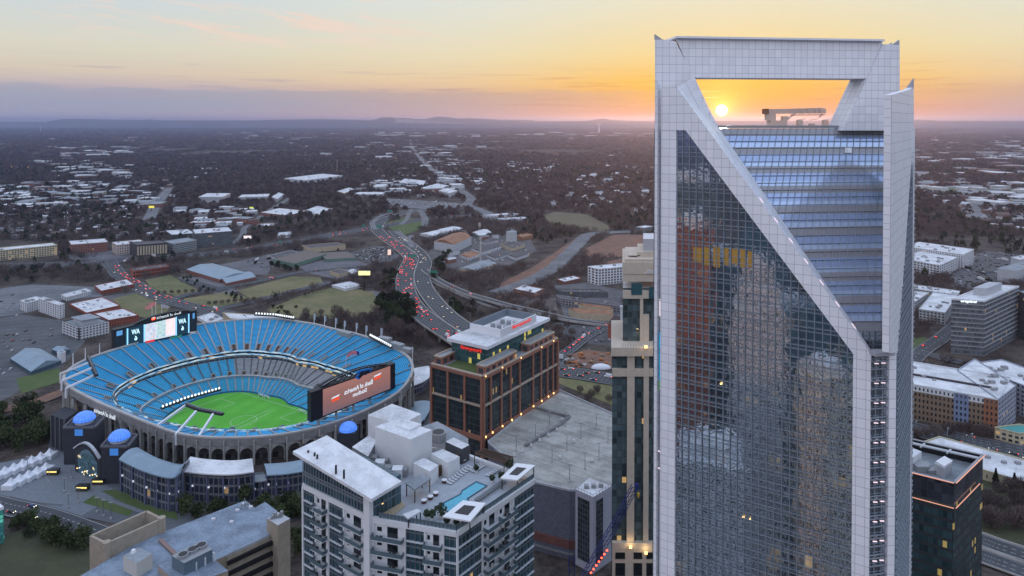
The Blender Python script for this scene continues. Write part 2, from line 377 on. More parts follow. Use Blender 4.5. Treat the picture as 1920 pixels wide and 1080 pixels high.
# ------------------------------------------------------------------ roads
CLEAR = []                                    # world-space polylines/polygons kept free of trees
def catmull(p, n=8):
    out = []
    for i in range(len(p)-1):
        p0 = p[max(i-1, 0)]; p1 = p[i]; p2 = p[i+1]; p3 = p[min(i+2, len(p)-1)]
        for k in range(n):
            s_ = k/n
            out.append(tuple(.5*((2*b_)+(-a_+c_)*s_+(2*a_-5*b_+4*c_-d_)*s_*s_+(-a_+3*b_-3*c_+d_)*s_**3) for a_, b_, c_, d_ in zip(p0, p1, p2, p3)))
    out.append(p[-1]); return out
ROADS = {}
zlay = [0.02]
def road(key, pts, width, z=0.0, lanes=2, name='road', mt=None, deck=False, curb=False, smooth=6, marks=True):
    """pts: (px, py[, z]); ground ribbon with edge lines, lane dashes and, when raised, a deck with parapets and piers"""
    zlay[0] += .03
    W = []
    for p in pts:
        zz = p[2] if len(p) > 2 else z
        W.append(tuple(gz(p[0], p[1], zz)+Vector((0, 0, zlay[0] if not deck else 0))))
    C = [Vector(p) for p in catmull(W, smooth)]
    Nn = []
    for i, c_ in enumerate(C):
        d_ = (C[min(i+1, len(C)-1)]-C[max(i-1, 0)]); d_.z = 0; d_.normalize(); Nn.append(Vector((d_.y, -d_.x, 0)))
    ROADS[key] = (C, Nn, width)
    CLEAR.append((C, width/2+5))
    def ribbon(a, b, dz=0.0, mb=None, i0=0, i1=None):
        mb = mb or MB()
        for i in range(i0, i1 if i1 is not None else len(C)-1):
            up = Vector((0, 0, dz))
            mb.face([C[i]+Nn[i]*a+up, C[i]+Nn[i]*b+up, C[i+1]+Nn[i+1]*b+up, C[i+1]+Nn[i+1]*a+up], 0)
        return mb
    r = ribbon(width/2, -width/2)
    if deck:
        for sg in (1, -1):
            e = width/2*sg
            for i in range(len(C)-1):
                a_, b_ = C[i]+Nn[i]*e, C[i+1]+Nn[i+1]*e
                r.face([a_-Vector((0, 0, 1.6)), b_-Vector((0, 0, 1.6)), b_, a_], 1)
        r2 = ribbon(-width/2, width/2, -1.6); r.v, r.f, r.m, r.uv = r.v, r.f, r.m, r.uv
        for f_ in r2.f:
            r.face([r2.v[i] for i in f_], 1)
    o = struct(r.build(name, [mt or asphalt, concrete]))
    if marks:
        mk = MB(); ww = .35
        for sg in (1, -1): ribbon(sg*(width/2-.9)+ww/2, sg*(width/2-.9)-ww/2, .05, mk)
        o2 = struct(mk.build('road_edge_line', line_m, o))
        dm = MB(); lw = (width-1.8)/lanes
        for k in range(1, lanes):
            off = -width/2+.9+lw*k; acc = 0
            for i in range(len(C)-1):
                seg = (C[i+1]-C[i]); l = seg.length; n = max(1, int(l//12))
                for q_ in range(n):
                    a_ = C[i]+seg*(q_/n)+Nn[i]*off; b_ = a_+seg.normalized()*min(4, l/n*.5); s2 = Nn[i]*.2; u3 = Vector((0, 0, .05))
                    dm.face([a_-s2+u3, a_+s2+u3, b_+s2+u3, b_-s2+u3], 0)
        struct(dm.build('lane_marking', line_m, o))
    if deck or curb:
        for sg in (1, -1):
            pr = MB(); e = width/2*sg
            for i in range(len(C)-1):
                a_, b_ = C[i]+Nn[i]*e, C[i+1]+Nn[i+1]*e
                pr.bar(a_+Vector((0, 0, .45)), b_+Vector((0, 0, .45)), .4, .9)
            pr.build('parapet', concrete, o)
    if deck:
        L_ = 0
        for i in range(1, len(C)-1):
            L_ += (C[i]-C[i-1]).length
            if L_ > 32 and C[i].z > 4:
                L_ = 0
                for s_ in (-.33, .33):
                    pm = MB(); b_ = C[i]+Nn[i]*(width*s_); pm.cyl((b_.x, b_.y, 0), (b_.x, b_.y, b_.z-1.6), 1.0, n=8); pm.build('bridge_pier', concrete, o)
    return o
# the twin highway that winds up the middle
road('hw_left', [(900, 660, 9), (868, 641, 9), (838, 622, 9), (810, 604, 9), (784, 583, 8), (766, 558, 7), (759, 532, 6), (763, 505, 4), (771, 484, 2), (757, 469, 1), (738, 456, .5), (717, 441, .3), (707, 427, .3), (722, 410, .3), (770, 398, .3), (815, 392, .3)], 24, lanes=6, deck=True)
road('hw_right', [(960, 665, 9), (925, 645, 9), (893, 628, 9), (862, 608, 9), (835, 587, 8), (812, 562, 7), (795, 536, 6), (791, 512, 4), (796, 493, 2), (786, 474, 1), (767, 458, .5), (750, 444, .3), (738, 432, .3)], 22, lanes=5, deck=True)
road('ramp_low', [(795, 505, 5), (806, 514, 5), (834, 531, 5), (874, 549, 5), (914, 561, 5), (953, 572, 5), (1023, 588, 5), (1065, 598, 4), (1122, 606, 2), (1180, 612, .2)], 9, lanes=1, deck=True)
road('ramp_old', [(806, 522, 3), (836, 537, 3), (866, 550, 3), (905, 566, 2), (940, 578, .2)], 10, lanes=2, deck=True)
road('interstate', [(-40, 500), (60, 497), (150, 494), (250, 486), (375, 477), (475, 466), (529, 456), (582, 449), (622, 440), (675, 431), (729, 422), (787, 412), (850, 407), (905, 404)], 40, lanes=8, z=.3)
road('ramp_a', [(705, 430), (698, 418), (712, 406), (740, 398), (800, 391), (880, 386)], 11, z=.3, mt=asphalt_l)
road('ramp_b', [(752, 421), (763, 410), (767, 400), (772, 392)], 10, z=.3, mt=asphalt_l)
road('ramp_c', [(795, 425), (797, 412), (793, 402), (788, 395)], 14, z=.3, mt=asphalt_l)
road('ramp_d', [(768, 456), (760, 449), (752, 441), (742, 434)], 9, z=.3, mt=asphalt_l)
road('ramp_e', [(779, 470), (770, 458), (766, 448), (773, 441)], 9, z=.3, mt=asphalt_l)
road('boulevard', [(920, 414), (914, 400), (893, 391), (876, 384), (884, 374), (874, 364), (852, 348), (830, 333), (816, 324), (798, 307), (786, 294), (776, 281), (768, 268)], 26, lanes=4, z=.2, mt=asphalt_l)
road('arterial_left', [(276, 415), (285, 400), (290, 388), (300, 376), (308, 364), (320, 352)], 26, lanes=4, z=.2, mt=asphalt_l, marks=False)
road('hill_road', [(420, 460), (440, 455), (455, 440), (458, 428), (470, 420), (500, 398), (530, 380), (542, 372)], 12, z=.2, mt=asphalt_l, marks=False)
# streets round the stadium
road('queue_street', [(206, 494), (213, 502), (224, 516), (248, 531), (282, 551), (320, 565), (372, 578), (430, 590)], 22, lanes=4, z=.1)
road('field_street', [(300, 571), (340, 556), (400, 543), (475, 530), (545, 514), (600, 507), (680, 500)], 12, z=.1)
road('cross_street', [(350, 600), (400, 582), (446, 572), (489, 562), (555, 545), (622, 529), (650, 520)], 13, z=.1)
road('school_street', [(395, 503), (420, 511), (450, 516), (500, 524), (552, 514)], 9, z=.1, marks=False)
road('yard_street', [(345, 526), (385, 536), (420, 545)], 14, z=.1, marks=False)
road('rail_street', [(-20, 775), (60, 757), (112, 738), (150, 724)], 14, z=.1, marks=False, mt=dirt)
road('plaza_street', [(-40, 938), (11, 951), (60, 962), (110, 977), (167, 998), (240, 1024), (330, 1060)], 15, lanes=3, z=.1)
road('queue_avenue', [(1020, 735), (1040, 697), (1046, 676), (1075, 652), (1104, 630), (1150, 606), (1200, 585)], 13, z=.1, lanes=3)
road('bridge_street', [(1000, 668), (1046, 694), (1100, 704), (1148, 712), (1230, 726)], 26, z=.15, lanes=6)
road('mid_street', [(1046, 610), (1100, 597), (1160, 612), (1230, 632)], 12, z=.1)
road('yard_road', [(930, 550), (985, 531), (1020, 514), (1048, 494), (1080, 462), (1105, 440), (1150, 436), (1215, 434)], 26, z=.1, mt=asphalt_l, marks=False)
road('right_street', [(1690, 705), (1722, 665), (1765, 635), (1800, 604), (1840, 570)], 16, z=.1)
road('right_cross', [(1690, 652), (1730, 662), (1800, 680), (1960, 705)], 14, z=.1)
road('right_avenue', [(1660, 792), (1713, 806), (1780, 822), (1850, 838), (1960, 860)], 26, lanes=5, z=.1)
road('expressway', [(1760, 990), (1836, 1014), (1880, 1030), (1990, 1066)], 14, lanes=3, z=.1, curb=True)
road('expressway_far', [(1760, 1018), (1836, 1044), (1880, 1060), (1990, 1100)], 14, lanes=3, z=.1, curb=True)
road('far_right_road', [(1815, 372), (1830, 390), (1838, 405), (1860, 412), (1900, 421)], 16, z=.1, mt=asphalt_l, marks=False)

# car parks, lawns, dirt
poly_sheet('car_park', [(-30, 545), (60, 533), (176, 538), (196, 548), (190, 556), (120, 562), (60, 585), (-40, 600)], .03, lotmat('lot_a', (.13, .14, .15), .15))
poly_sheet('car_park', [(-30, 600), (40, 590), (130, 602), (160, 640), (115, 690), (-30, 770)], .05, lotmat('lot_b', (.075, .08, .085), .2))
poly_sheet('car_park', [(640, 478), (700, 462), (735, 462), (748, 478), (742, 490), (700, 494)], .03, lotmat('lot_c', (.07, .072, .078), 0))
poly_sheet('car_park', [(1052, 612), (1100, 600), (1160, 606), (1160, 650), (1060, 640)], .04, lotmat('lot_d', (.075, .075, .08), .3))
poly_sheet('car_park', [(655, 548), (700, 545), (740, 552), (735, 567), (690, 572)], .03, asphalt_l)
poly_sheet('car_park', [(1740, 510), (1850, 470), (1930, 480), (1930, 560), (1790, 545)], .03, lotmat('lot_e', (.08, .078, .082), 0))
poly_sheet('car_park', [(720, 372), (830, 378), (880, 384), (860, 395), (740, 388)], .03, asphalt_l)
for q2, (mm, pg) in enumerate([(lotmat('lot_f', (.10, .10, .105), .35), [(395, 500), (500, 478), (575, 468), (600, 474), (520, 486), (500, 515), (440, 515)]), (lotmat('lot_g', (.09, .085, .085), .2), [(820, 445), (990, 438), (1005, 470), (940, 505), (850, 508), (800, 480)]),
        (lotmat('lot_h', (.11, .11, .12), .3), [(560, 500), (640, 478), (690, 495), (640, 525), (580, 512)]), (lotmat('lot_i', (.12, .12, .125), .4), [(330, 520), (400, 520), (450, 545), (410, 555)]),
        (lotmat('lot_j', (.10, .10, .11), .1), [(120, 478), (210, 470), (325, 478), (320, 484), (140, 488)]), (lotmat('lot_k', (.09, .09, .095), .1), [(190, 556), (255, 548), (280, 556), (240, 566), (200, 566)]),
        (lotmat('lot_l', (.12, .10, .09), .3), [(955, 560), (1040, 552), (1050, 600), (1000, 596)]), (lotmat('lot_m', (.10, .10, .105), .2), [(1040, 535), (1100, 530), (1170, 545), (1170, 600), (1060, 600)])]):
    poly_sheet('car_park', pg, .025+.004*q2, mm)
for q_, (mm, pg) in enumerate([
    (grass_dry, [(500, 580), (580, 548), (640, 536), (700, 548), (712, 575), (690, 592), (600, 598), (520, 594)]),
    (grass_dry, [(445, 545), (545, 518), (600, 520), (606, 530), (520, 554), (470, 560)]),
    (grass_dry, [(272, 525), (318, 515), (376, 546), (330, 556), (285, 540)]),
    (grass_dry, [(345, 560), (420, 548), (480, 560), (400, 578), (345, 574)]),
    (grass_green, [(255, 540), (270, 530), (330, 560), (320, 565)]),
    (grass_dry, [(210, 560), (262, 548), (320, 575), (300, 600), (240, 590)]),
    (mat('brown_grass', (.15, .125, .08), .95, col2=(.10, .095, .05), nscale=.02), [(1020, 405), (1040, 397), (1100, 402), (1145, 425), (1140, 434), (1060, 428), (1030, 420)]),
    (dirt, [(1150, 440), (1225, 440), (1225, 478), (1110, 484), (1090, 470), (1130, 450)]),
    (dirt, [(1120, 495), (1225, 470), (1225, 505), (1170, 520)]),
    (dirt, [(1057, 668), (1100, 655), (1147, 662), (1147, 692), (1075, 688)]),
    (dirt, [(940, 530), (1000, 500), (1090, 440), (1110, 440), (1000, 540), (930, 560)]),
    (grass_dry, [(1148, 722), (1046, 706), (1046, 718), (1148, 760)]),
    (grass_green, [(30, 710), (110, 690), (125, 712), (40, 738)]),
    (mat('dim_lawn', (.07, .072, .035), .95, col2=(.045, .05, .028), nscale=.05), [(1730, 865), (1930, 900), (1930, 1030), (1790, 990)]),
    (grass_green, [(1690, 640), (1730, 632), (1765, 640), (1715, 668), (1690, 672)]),
    (MATS['dim_lawn'], [(0, 1010), (60, 985), (170, 1030), (170, 1100), (0, 1100)]),
    (grass_green, [(1700, 352), (1780, 350), (1930, 356), (1930, 368), (1760, 362)]),
    (grass_green, [(714, 420), (760, 408), (790, 410), (800, 425), (760, 440), (738, 432)]),
    ]):
    poly_sheet('lawn' if mm is not dirt else 'bare_earth', pg, .06+.01*q_, mm)
    CLEAR.append(([gz(x, y) for x, y in pg], -1))
for pg in ([(-40, 530), (200, 530), (230, 560), (420, 575), (560, 598), (600, 640), (800, 660), (1160, 600), (1160, 1100), (250, 1100), (240, 980), (0, 960), (100, 870), (90, 780), (110, 690), (-40, 700)],
           [(640, 470), (745, 455), (750, 492), (640, 500)], [(340, 495), (500, 480), (640, 462), (700, 490), (640, 530), (340, 540)],
           [(860, 445), (985, 445), (990, 490), (860, 500)], [(1040, 535), (1170, 500), (1170, 700), (1040, 640)], [(1740, 470), (1900, 480), (1900, 530), (1800, 545)], [(215, 455), (440, 450), (440, 478), (130, 485)],
           [(-40, 455), (110, 455), (110, 490), (-40, 490)], [(720, 372), (860, 372), (870, 392), (730, 390)]):
    CLEAR.append(([gz(x, y) for x, y in pg], -2))
# ------------------------------------------------------------------ the glass skyscraper on the right
def vplane(px0, y0, px1, y1):                # vertical plane through two image columns at given depths
    a = gy(px0, 500, y0); c = gy(px1, 500, y1); d_ = (c-a); d_.z = 0; n = Vector((d_.y, -d_.x, 0)).normalized()
    if n.y > 0: n = -n
    return (Vector((a.x, a.y, 0)), n, d_.normalized())
def on(pl, px, py): return gp(px, py, pl[0], pl[1])
def off(pl, k): return (pl[0]+pl[1]*k, pl[1], pl[2])
TW = thing('skyscraper', 'tall glass skyscraper with white frame and open slanted crown', 'skyscraper', (55, 120, 0))
yl = lambda px: 122/(1+(px-1268)*.000411)
FRONT = vplane(1268, yl(1268), 1633, yl(1633))
LEFT = vplane(1228, 124.6, 1240, yl(1240)+.25)
COLP = vplane(1633, yl(1633), 1668, yl(1633)*1.0055)
SIDE = vplane(1679, yl(1633)*1.006, 1713, 128.5)
CROWN = vplane(1228, 128, 1686, 134)
glassm = bpy.data.materials.new('tower_glass'); glassm.use_nodes = True; t = NT(glassm.node_tree); b = t.n['Principled BSDF']
uvn = t.node('ShaderNodeUVMap').outputs[0]; UU = t.xyz(uvn); iu = t.math('FLOOR', UU[0]); iv = t.math('FLOOR', UU[1])
wn = t.node('ShaderNodeTexWhiteNoise', noise_dimensions='2D'); t.put(wn.inputs['Vector'], t.vec(iu, iv, 0.0)); r_ = wn.outputs['Value']
fv = t.math('FRACT', UU[1])
sp = t.math('GREATER_THAN', fv, .58)
int_c = t.mix(t.math('POWER', r_, 3.0), (.010, .018, .022), (.07, .11, .12))
t.put(b.inputs['Base Color'], t.mix(sp, int_c, (.022, .036, .048)))
b.inputs['Roughness'].default_value = .03; b.inputs['Specular IOR Level'].default_value = 1.0; b.inputs['IOR'].default_value = 1.9
b.inputs['Coat Weight'].default_value = .8; b.inputs['Coat IOR'].default_value = 2.1; b.inputs['Coat Roughness'].default_value = .02
po = t.node('ShaderNodeNewGeometry').outputs['Position']
hh = t.math('ADD', t.math('MULTIPLY', t.noise(po, .5, 3, .5), 1.0), t.math('MULTIPLY', t.noise(t.vec(t.math('MULTIPLY', iu, 3.7), t.math('MULTIPLY', iv, 2.3), UU[0]), 1.5, 2, .5), .25))
bn = t.node('ShaderNodeBump'); bn.inputs['Strength'].default_value = .10; bn.inputs['Distance'].default_value = .22
t.put(bn.inputs['Height'], hh); t.l.new(bn.outputs[0], b.inputs['Normal']); t.l.new(bn.outputs[0], b.inputs['Coat Normal'])
b.inputs['Emission Color'].default_value = (1, .62, .2, 1)
gls = t.node('ShaderNodeBsdfGlossy'); gls.inputs['Color'].default_value = (.80, .90, 1, 1); gls.inputs['Roughness'].default_value = .03; t.l.new(bn.outputs[0], gls.inputs['Normal'])
mxs = t.node('ShaderNodeMixShader'); mxs.inputs[0].default_value = .40; t.l.new(b.outputs[0], mxs.inputs[1]); t.l.new(gls.outputs[0], mxs.inputs[2]); t.l.new(mxs.outputs[0], t.n['Material Output'].inputs['Surface'])
t.put(b.inputs['Emission Strength'], t.math('MULTIPLY', t.math('MULTIPLY', t.math('GREATER_THAN', r_, .998), t.math('SUBTRACT', 1.0, sp)), .35))
MATS['tower_glass'] = glassm
panel = bpy.data.materials.new('panel_cladding'); panel.use_nodes = True; t = NT(panel.node_tree); b = t.n['Principled BSDF']
U = t.xyz(t.node('ShaderNodeUVMap').outputs[0])
j1 = t.math('LESS_THAN', t.math('FRACT', t.math('DIVIDE', U[0], 1.32)), .045); j2 = t.math('LESS_THAN', t.math('FRACT', t.math('DIVIDE', U[1], 1.55)), .045)
pw = t.node('ShaderNodeTexWhiteNoise', noise_dimensions='2D'); t.put(pw.inputs['Vector'], t.vec(t.math('FLOOR', t.math('DIVIDE', U[0], 1.32)), t.math('FLOOR', t.math('DIVIDE', U[1], 1.55)), 0.0))
cc_ = t.mix(pw.outputs['Value'], (.77, .78, .81), (.85, .86, .88))
t.put(b.inputs['Base Color'], t.mix(t.math('MAXIMUM', j1, j2), cc_, (.40, .40, .43)))
b.inputs['Roughness'].default_value = .42; b.inputs['Metallic'].default_value = .05
MATS['panel'] = panel
mull = mat('mullion', (.27, .31, .35), .4, .3)

def uvpoly(mb, pts, pl, m=0, thick=0.0, su=1.0, sv=1.0, u0=0.0, v0=0.0, bd=None):
    """polygon on plane pl with UV along the plane (metres) and an optional thickness behind"""
    o = pl[0]; uv = [(((p-o).dot(pl[2]))/su+u0, (p.z)/sv+v0) for p in pts]
    n = (pts[1]-pts[0]).cross(pts[2]-pts[1])
    if n.dot(pl[1]) < 0: pts = pts[::-1]; uv = uv[::-1]
    mb.face(pts, m, uv)
    if thick:
        bd = Vector(bd) if bd else -pl[1]; bk = [p+bd*thick for p in pts]; mb.face(bk[::-1], m, uv[::-1])
        for i in range(len(pts)):
            j = (i+1) % len(pts); L_ = (pts[j]-pts[i]).length
            mb.face([pts[j], pts[i], bk[i], bk[j]], m, [(L_, 0), (0, 0), (0, thick), (L_, thick)])
    return mb
ZB = 0.0
def col_pts(pl, px0, px1, pyt0, pyt1, zb=0.0):   # vertical strip between columns from ground to given pixel tops
    a, c = on(pl, px0, pyt0), on(pl, px1, pyt1)
    return [Vector((a.x, a.y, zb)), Vector((c.x, c.y, zb)), c, a]
FL = 3.12; FZ0 = 2.1
# front glass: from the left pier up to the diagonal
diag = lambda px: 243+(px-1288)*(644-243)/(1588-1288)*1.0       # lower edge of the diagonal band
fa = [on(FRONT, 1268, 1076), on(FRONT, 1600, 1076), on(FRONT, 1600, 664), on(FRONT, 1285, 244), on(FRONT, 1268, 244)]
fa[0].z = 0; fa[1].z = 0
fa[0].x, fa[0].y = fa[4].x, fa[4].y; fa[1].x, fa[1].y = fa[2].x, fa[2].y
bayw = (on(FRONT, 1600, 700)-on(FRONT, 1268, 700)).length/24
F2 = off(FRONT, -.25)
o_fa = fa[4]-FRONT[0]
u00 = -((o_fa.dot(FRONT[2]))/bayw)
uvpoly(MB(), [p-FRONT[1]*.25 for p in fa], FRONT, su=bayw, sv=FL, u0=u00, v0=-FZ0/FL).build('glass_wall', glassm, TW)
# mullion grid
def crest_z(s_):                              # top of glass at distance s_ (m) from the left pier
    tot = (fa[2]-fa[4]).dot(FRONT[2]); a = fa[3]; sa = (a-fa[4]).dot(FRONT[2])
    if s_ <= sa: return fa[4].z
    return a.z+(fa[2].z-a.z)*(s_-sa)/(tot-sa)
tot = (fa[2]-fa[4]).dot(FRONT[2]); base0 = Vector((fa[4].x, fa[4].y, 0))
mv = MB()
for i in range(0, 25):
    p = base0+FRONT[2]*(bayw*i); mv.bar((p.x, p.y, 60), (p.x, p.y, crest_z(bayw*i)), .10, .3, up=FRONT[1])
mv.build('vertical_mullions', mull, TW)
mh = MB()
zf = 62.0
def s_at(z):                                  # how far right the glass reaches at height z
    if z <= fa[2].z: return tot
    sa = (fa[3]-fa[4]).dot(FRONT[2])
    return sa+(tot-sa)*(fa[3].z-z)/(fa[3].z-fa[2].z)
k = math.ceil((60-FZ0)/FL)
while k*FL+FZ0 < fa[4].z:
    for dz, wd in ((0, .08), (1.4, .06), (2.05, .08)):
        z = FZ0+k*FL+dz
        if z < fa[4].z-.2:
            e = s_at(z); mh.bar(base0+Vector((0, 0, z)), base0+FRONT[2]*e+Vector((0, 0, z)), .14, wd)
    k += 1
mh.build('horizontal_mullions', mull, TW)
# lit offices behind the glass
for (x0, x1, y0, y1) in [(1320, 1330, 463, 497), (1337, 1350, 462, 500), (1356, 1366, 464, 496), (1372, 1384, 466, 495), (1388, 1398, 466, 500), (1300, 1316, 463, 490), (1402, 1410, 470, 500)]:
    pl = off(FRONT, -.2); mb = MB(); uvpoly(mb, [on(pl, x0, y1), on(pl, x1, y1+2), on(pl, x1, y0+2), on(pl, x0, y0)], pl)
    mb.build('lit_window', glow('office_glow', (.62, .36, .07), .20), TW)
for (x0, y0) in [(1350, 718), (1392, 968), (1405, 972)]:
    pl = off(FRONT, .05); mb = MB(); uvpoly(mb, [on(pl, x0, y0+3), on(pl, x0+4, y0+3.4), on(pl, x0+4, y0), on(pl, x0, y0)], pl)
    mb.build('lit_window', warm_l, TW)
# white piers and the diagonal band
def pier(name, pl, px0, px1, t0, t1, thick=1.2, m=panel, fwd=.25, zb=0):
    p2 = off(pl, fwd); mb = MB(); uvpoly(mb, col_pts(p2, px0, px1, t0, t1, zb), p2, thick=thick); return mb.build(name, m, TW)
pier('pier', FRONT, 1240, 1268, 170, 200, 2.0)
pier('pier', FRONT, 1600, 1633, 640, 665, 2.0)
band = [(1245, 165), (1262, 160), (1612, 628), (1634, 664), (1600, 664.5), (1285, 244), (1268, 244), (1245, 244)]
p2 = off(FRONT, .3)
uvpoly(MB(), [on(p2, x, y) for x, y in [(1242, 165), (1268, 163), (1612, 632), (1634, 665), (1633, 676), (1600, 664), (1285, 244), (1242, 244)]], p2, thick=1.6).build('diagonal_band', panel, TW)
# inner slope of the diagonal band, going back to the roof glass
inner = MB()
A0, A1 = on(p2, 1268, 163), on(p2, 1612, 632)
RB0 = on(off(CROWN, -2), 1303, 146); RB1 = None
roofA = gy(1347, 241, 131.5); roofB = gy(1673, 241, 136)            # back ridge of the sloping roof
roofC = gy(1666, 621, yl(1633)*1.03); roofD = gy(1607, 621, yl(1607)*1.02)
inner.face([A1, on(p2, 1440, 397.5), roofA+(roofD-roofA)*.33+Vector((0, 0, .3)), roofD+Vector((0, 0, .3))], 0, [(0, 0), (30, 0), (30, 3), (0, 3)])
inner.face([on(p2, 1440, 397.5), A0, on(off(CROWN, .0), 1300, 146), roofA+Vector((0, 0, .3)), roofA+(roofD-roofA)*.33+Vector((0, 0, .3))], 0, [(0, 0), (30, 0), (30, 3), (0, 3), (0, 2)])
inner.build('sloping_parapet', panel, TW)
# row of pink lamps along the slope
for i in range(26):
    f_ = i/25; p = on(p2, 1268, 163)*(1-f_)+on(p2, 1612, 632)*f_; 
    if f_ < .42 or i % 2: continue
    q_ = on(p2, 1268, 163)*(1-f_-.02)+on(p2, 1612, 632)*(f_+.02)
    MB().bar(p+Vector((.5, .9, .12)), q_+Vector((.5, .9, .12)), .12).build('lamp_strip', pink_l, TW)
# sloping roof glass with grey spandrel bands
sl = bpy.data.materials.new('sloping_glass'); sl.use_nodes = True; t = NT(sl.node_tree); b = t.n['Principled BSDF']
U = t.xyz(t.node('ShaderNodeUVMap').outputs[0]); f_ = t.math('FRACT', U[1])
bandm = t.math('LESS_THAN', f_, .38)
c = t.mix(t.math('GREATER_THAN', f_, .60), (.48, .58, .74), (.34, .42, .60)); c = t.mix(bandm, c, (.27, .265, .28))
t.put(b.inputs['Base Color'], c); b.inputs['Roughness'].default_value = .12; b.inputs['Specular IOR Level'].default_value = .9
t.put(b.inputs['Metallic'], t.math('MULTIPLY', t.math('SUBTRACT', 1.0, bandm), .45))
rm = MB(); NB = 9.4; NU = 26
rm.face([roofD, roofC, roofB, roofA], 0, [(NU*.8, 0), (NU, 0), (NU, NB), (0, NB)])
roofglass = rm.build('sloping_roof_glass', sl, TW)
rn = (roofC-roofD).cross(roofB-roofC).normalized()
if rn.z < 0: rn = -rn
def bil(u_, v_): return (roofD*(1-u_)+roofC*u_)*(1-v_)+(roofA*(1-u_)+roofB*u_)*v_
rmv = MB()
Wt = (roofB-roofA).length; Wb = (roofC-roofD).length; 
rd = (roofB-roofA).normalized(); sdn = (roofC-roofB)
for i in range(1, 27):
    # mullions run parallel to the right edge, stopping at the diagonal
    s_ = Wt*i/27; top = roofB-rd*(Wt-s_)
    a_ = top; lo, hi = 0.0, 1.0
    ed = (roofD-roofA)
    # intersect top+sdn*t with line roofA+ed*k
    M_ = np.array([[sdn.x, -ed.x], [sdn.z, -ed.z]]); rhs = np.array([roofA.x-top.x, roofA.z-top.z])
    try: tt = np.linalg.solve(M_, rhs)[0]
    except Exception: tt = 1
    if tt <= 0 or tt > 1: tt = 1
    rmv.bar(top+rn*.08, top+sdn*tt+rn*.08, .08, .1, up=rn)
rmv.build('roof_mullions', mull, TW)
rmh = MB()
for i in range(1, 26):
    v_ = i/26; rmh.bar(bil(0, v_)+rn*.08, bil(1, v_)+rn*.08, .05, .08, up=rn)
rmh.build('roof_transoms', dark_metal, TW)
q0 = bil(.70, .885)+rn*.12
MB().face([q0, q0+rd*1.4, q0+rd*1.4+sdn*.03, q0+sdn*.03], 0).build('raised_hatch', white_paint, TW)
# short vertical glass wall under the roof glass and its ledge
sh = MB(); g1 = gy(1607, 622, roofD.y); g2 = gy(1666, 621, roofC.y); bz = gy(1607, 662, roofD.y).z
UPF = vplane(1607, roofD.y, 1666, roofC.y)
uvpoly(sh, [Vector((g1.x-4, g1.y, bz)), Vector((g2.x, g2.y, bz)), g2, g1-Vector((4, 0, 0))], UPF, su=1.45, sv=FL); sh.build('recessed_glass', glassm, TW)
sm = MB()
for i in range(6):
    p = g1+(g2-g1)*(i/5); sm.bar(Vector((p.x, p.y-.1, bz)), p+Vector((0, -.1, 0)), .12)
for i in range(5):
    z = bz+(g1.z-bz)*i/5; sm.bar((g1.x-3, g1.y-.1, z), (g2.x, g2.y-.1, z), .1)
sm.build('recessed_mullions', mull, TW)
lg = MB(); e0 = on(off(COLP, .5), 1633, 662); e1 = on(off(COLP, .5), 1670, 660)
lg.bar(e0, e1, 2.0, .5); lg.build('ledge', panel, TW)
# narrow right-hand column: glass with lamps on every floor
cp = MB(); uvpoly(cp, col_pts(off(COLP, -.3), 1633, 1668, 663, 661), COLP, su=1.0, sv=FL, v0=-FZ0/FL); cp.build('glass_wall', glassm, TW)
cm = MB(); c0 = on(COLP, 1633, 663); c1 = on(COLP, 1668, 661)
for i in (.27, .64): p = c0+(c1-c0)*i; cm.bar((p.x, p.y, 60), (p.x, p.y, c0.z), .12)
k = 18; nl = 0
while FZ0+k*FL < c0.z-1:
    z = FZ0+k*FL
    for dz in (.0, 1.25, 1.75): cm.bar((c0.x, c0.y, z+dz), (c1.x, c1.y, z+dz), .25, .10)
    for i in (.25, .62):
        p = c0+(c1-c0)*i; l_ = MB(); l_.bar((p.x-.32, p.y-.3, z+1.0), (p.x+.32, p.y-.3, z+1.0), .2, .09); l_.build('lamp', pink_l, TW)
    k += 1
cm.build('column_mullions', mull, TW)
# right pier, side face with its fins, tapering white band
pier('pier', vplane(1667, yl(1633)*1.0055, 1681, yl(1633)*1.006), 1667, 1681, 655, 655, 1.5)
S2 = off(SIDE, .0)
sg = MB(); a_ = on(SIDE, 1681, 658); b_ = on(SIDE, 1712.5, 240)
uvpoly(sg, [Vector((a_.x, a_.y, 0)), Vector((b_.x, b_.y, 0)), b_, on(SIDE, 1705, 345), on(SIDE, 1695, 480), a_], SIDE, su=1.5, sv=FL, v0=-FZ0/FL); sg.build('glass_wall', glassm, TW)
p3 = off(SIDE, .06)
wb_ = MB(); uvpoly(wb_, [on(p3, 1672, 178), on(p3, 1706, 168), on(p3, 1713.5, 163), on(p3, 1713.5, 236), on(p3, 1706, 345), on(p3, 1697, 480), on(p3, 1683, 662), on(p3, 1668, 662), on(p3, 1670, 420)], p3, thick=1.0); wb_.build('tapering_band', panel, TW)
e_ = on(p3, 1712, 240); MB().bar((e_.x, e_.y, 0), e_, .35, .5).build('corner_rail', cladding, TW)
sf = MB(); sa_ = on(SIDE, 1681, 700)+SIDE[1]*.15; sb_ = on(SIDE, 1711, 700)+SIDE[1]*.15
k = 20
while FZ0+k*FL < b_.z-1:
    z = FZ0+k*FL
    f0 = 0.0
    if z > a_.z: f0 = min(.95, (z-a_.z)/(b_.z-a_.z))
    q0 = sa_*(1-f0)+sb_*f0
    for dz in (0, 1.1, 1.9): sf.bar((q0.x, q0.y, z+dz), (sb_.x, sb_.y, z+dz), .2, .10)
    k += 1
for i in range(1, 16):
    f0 = i/16; q0 = sa_*(1-f0)+sb_*f0; sf.bar((q0.x, q0.y, 60), (q0.x, q0.y, a_.z+(b_.z-a_.z)*f0), .1)
sf.build('side_mullions', mull, TW)
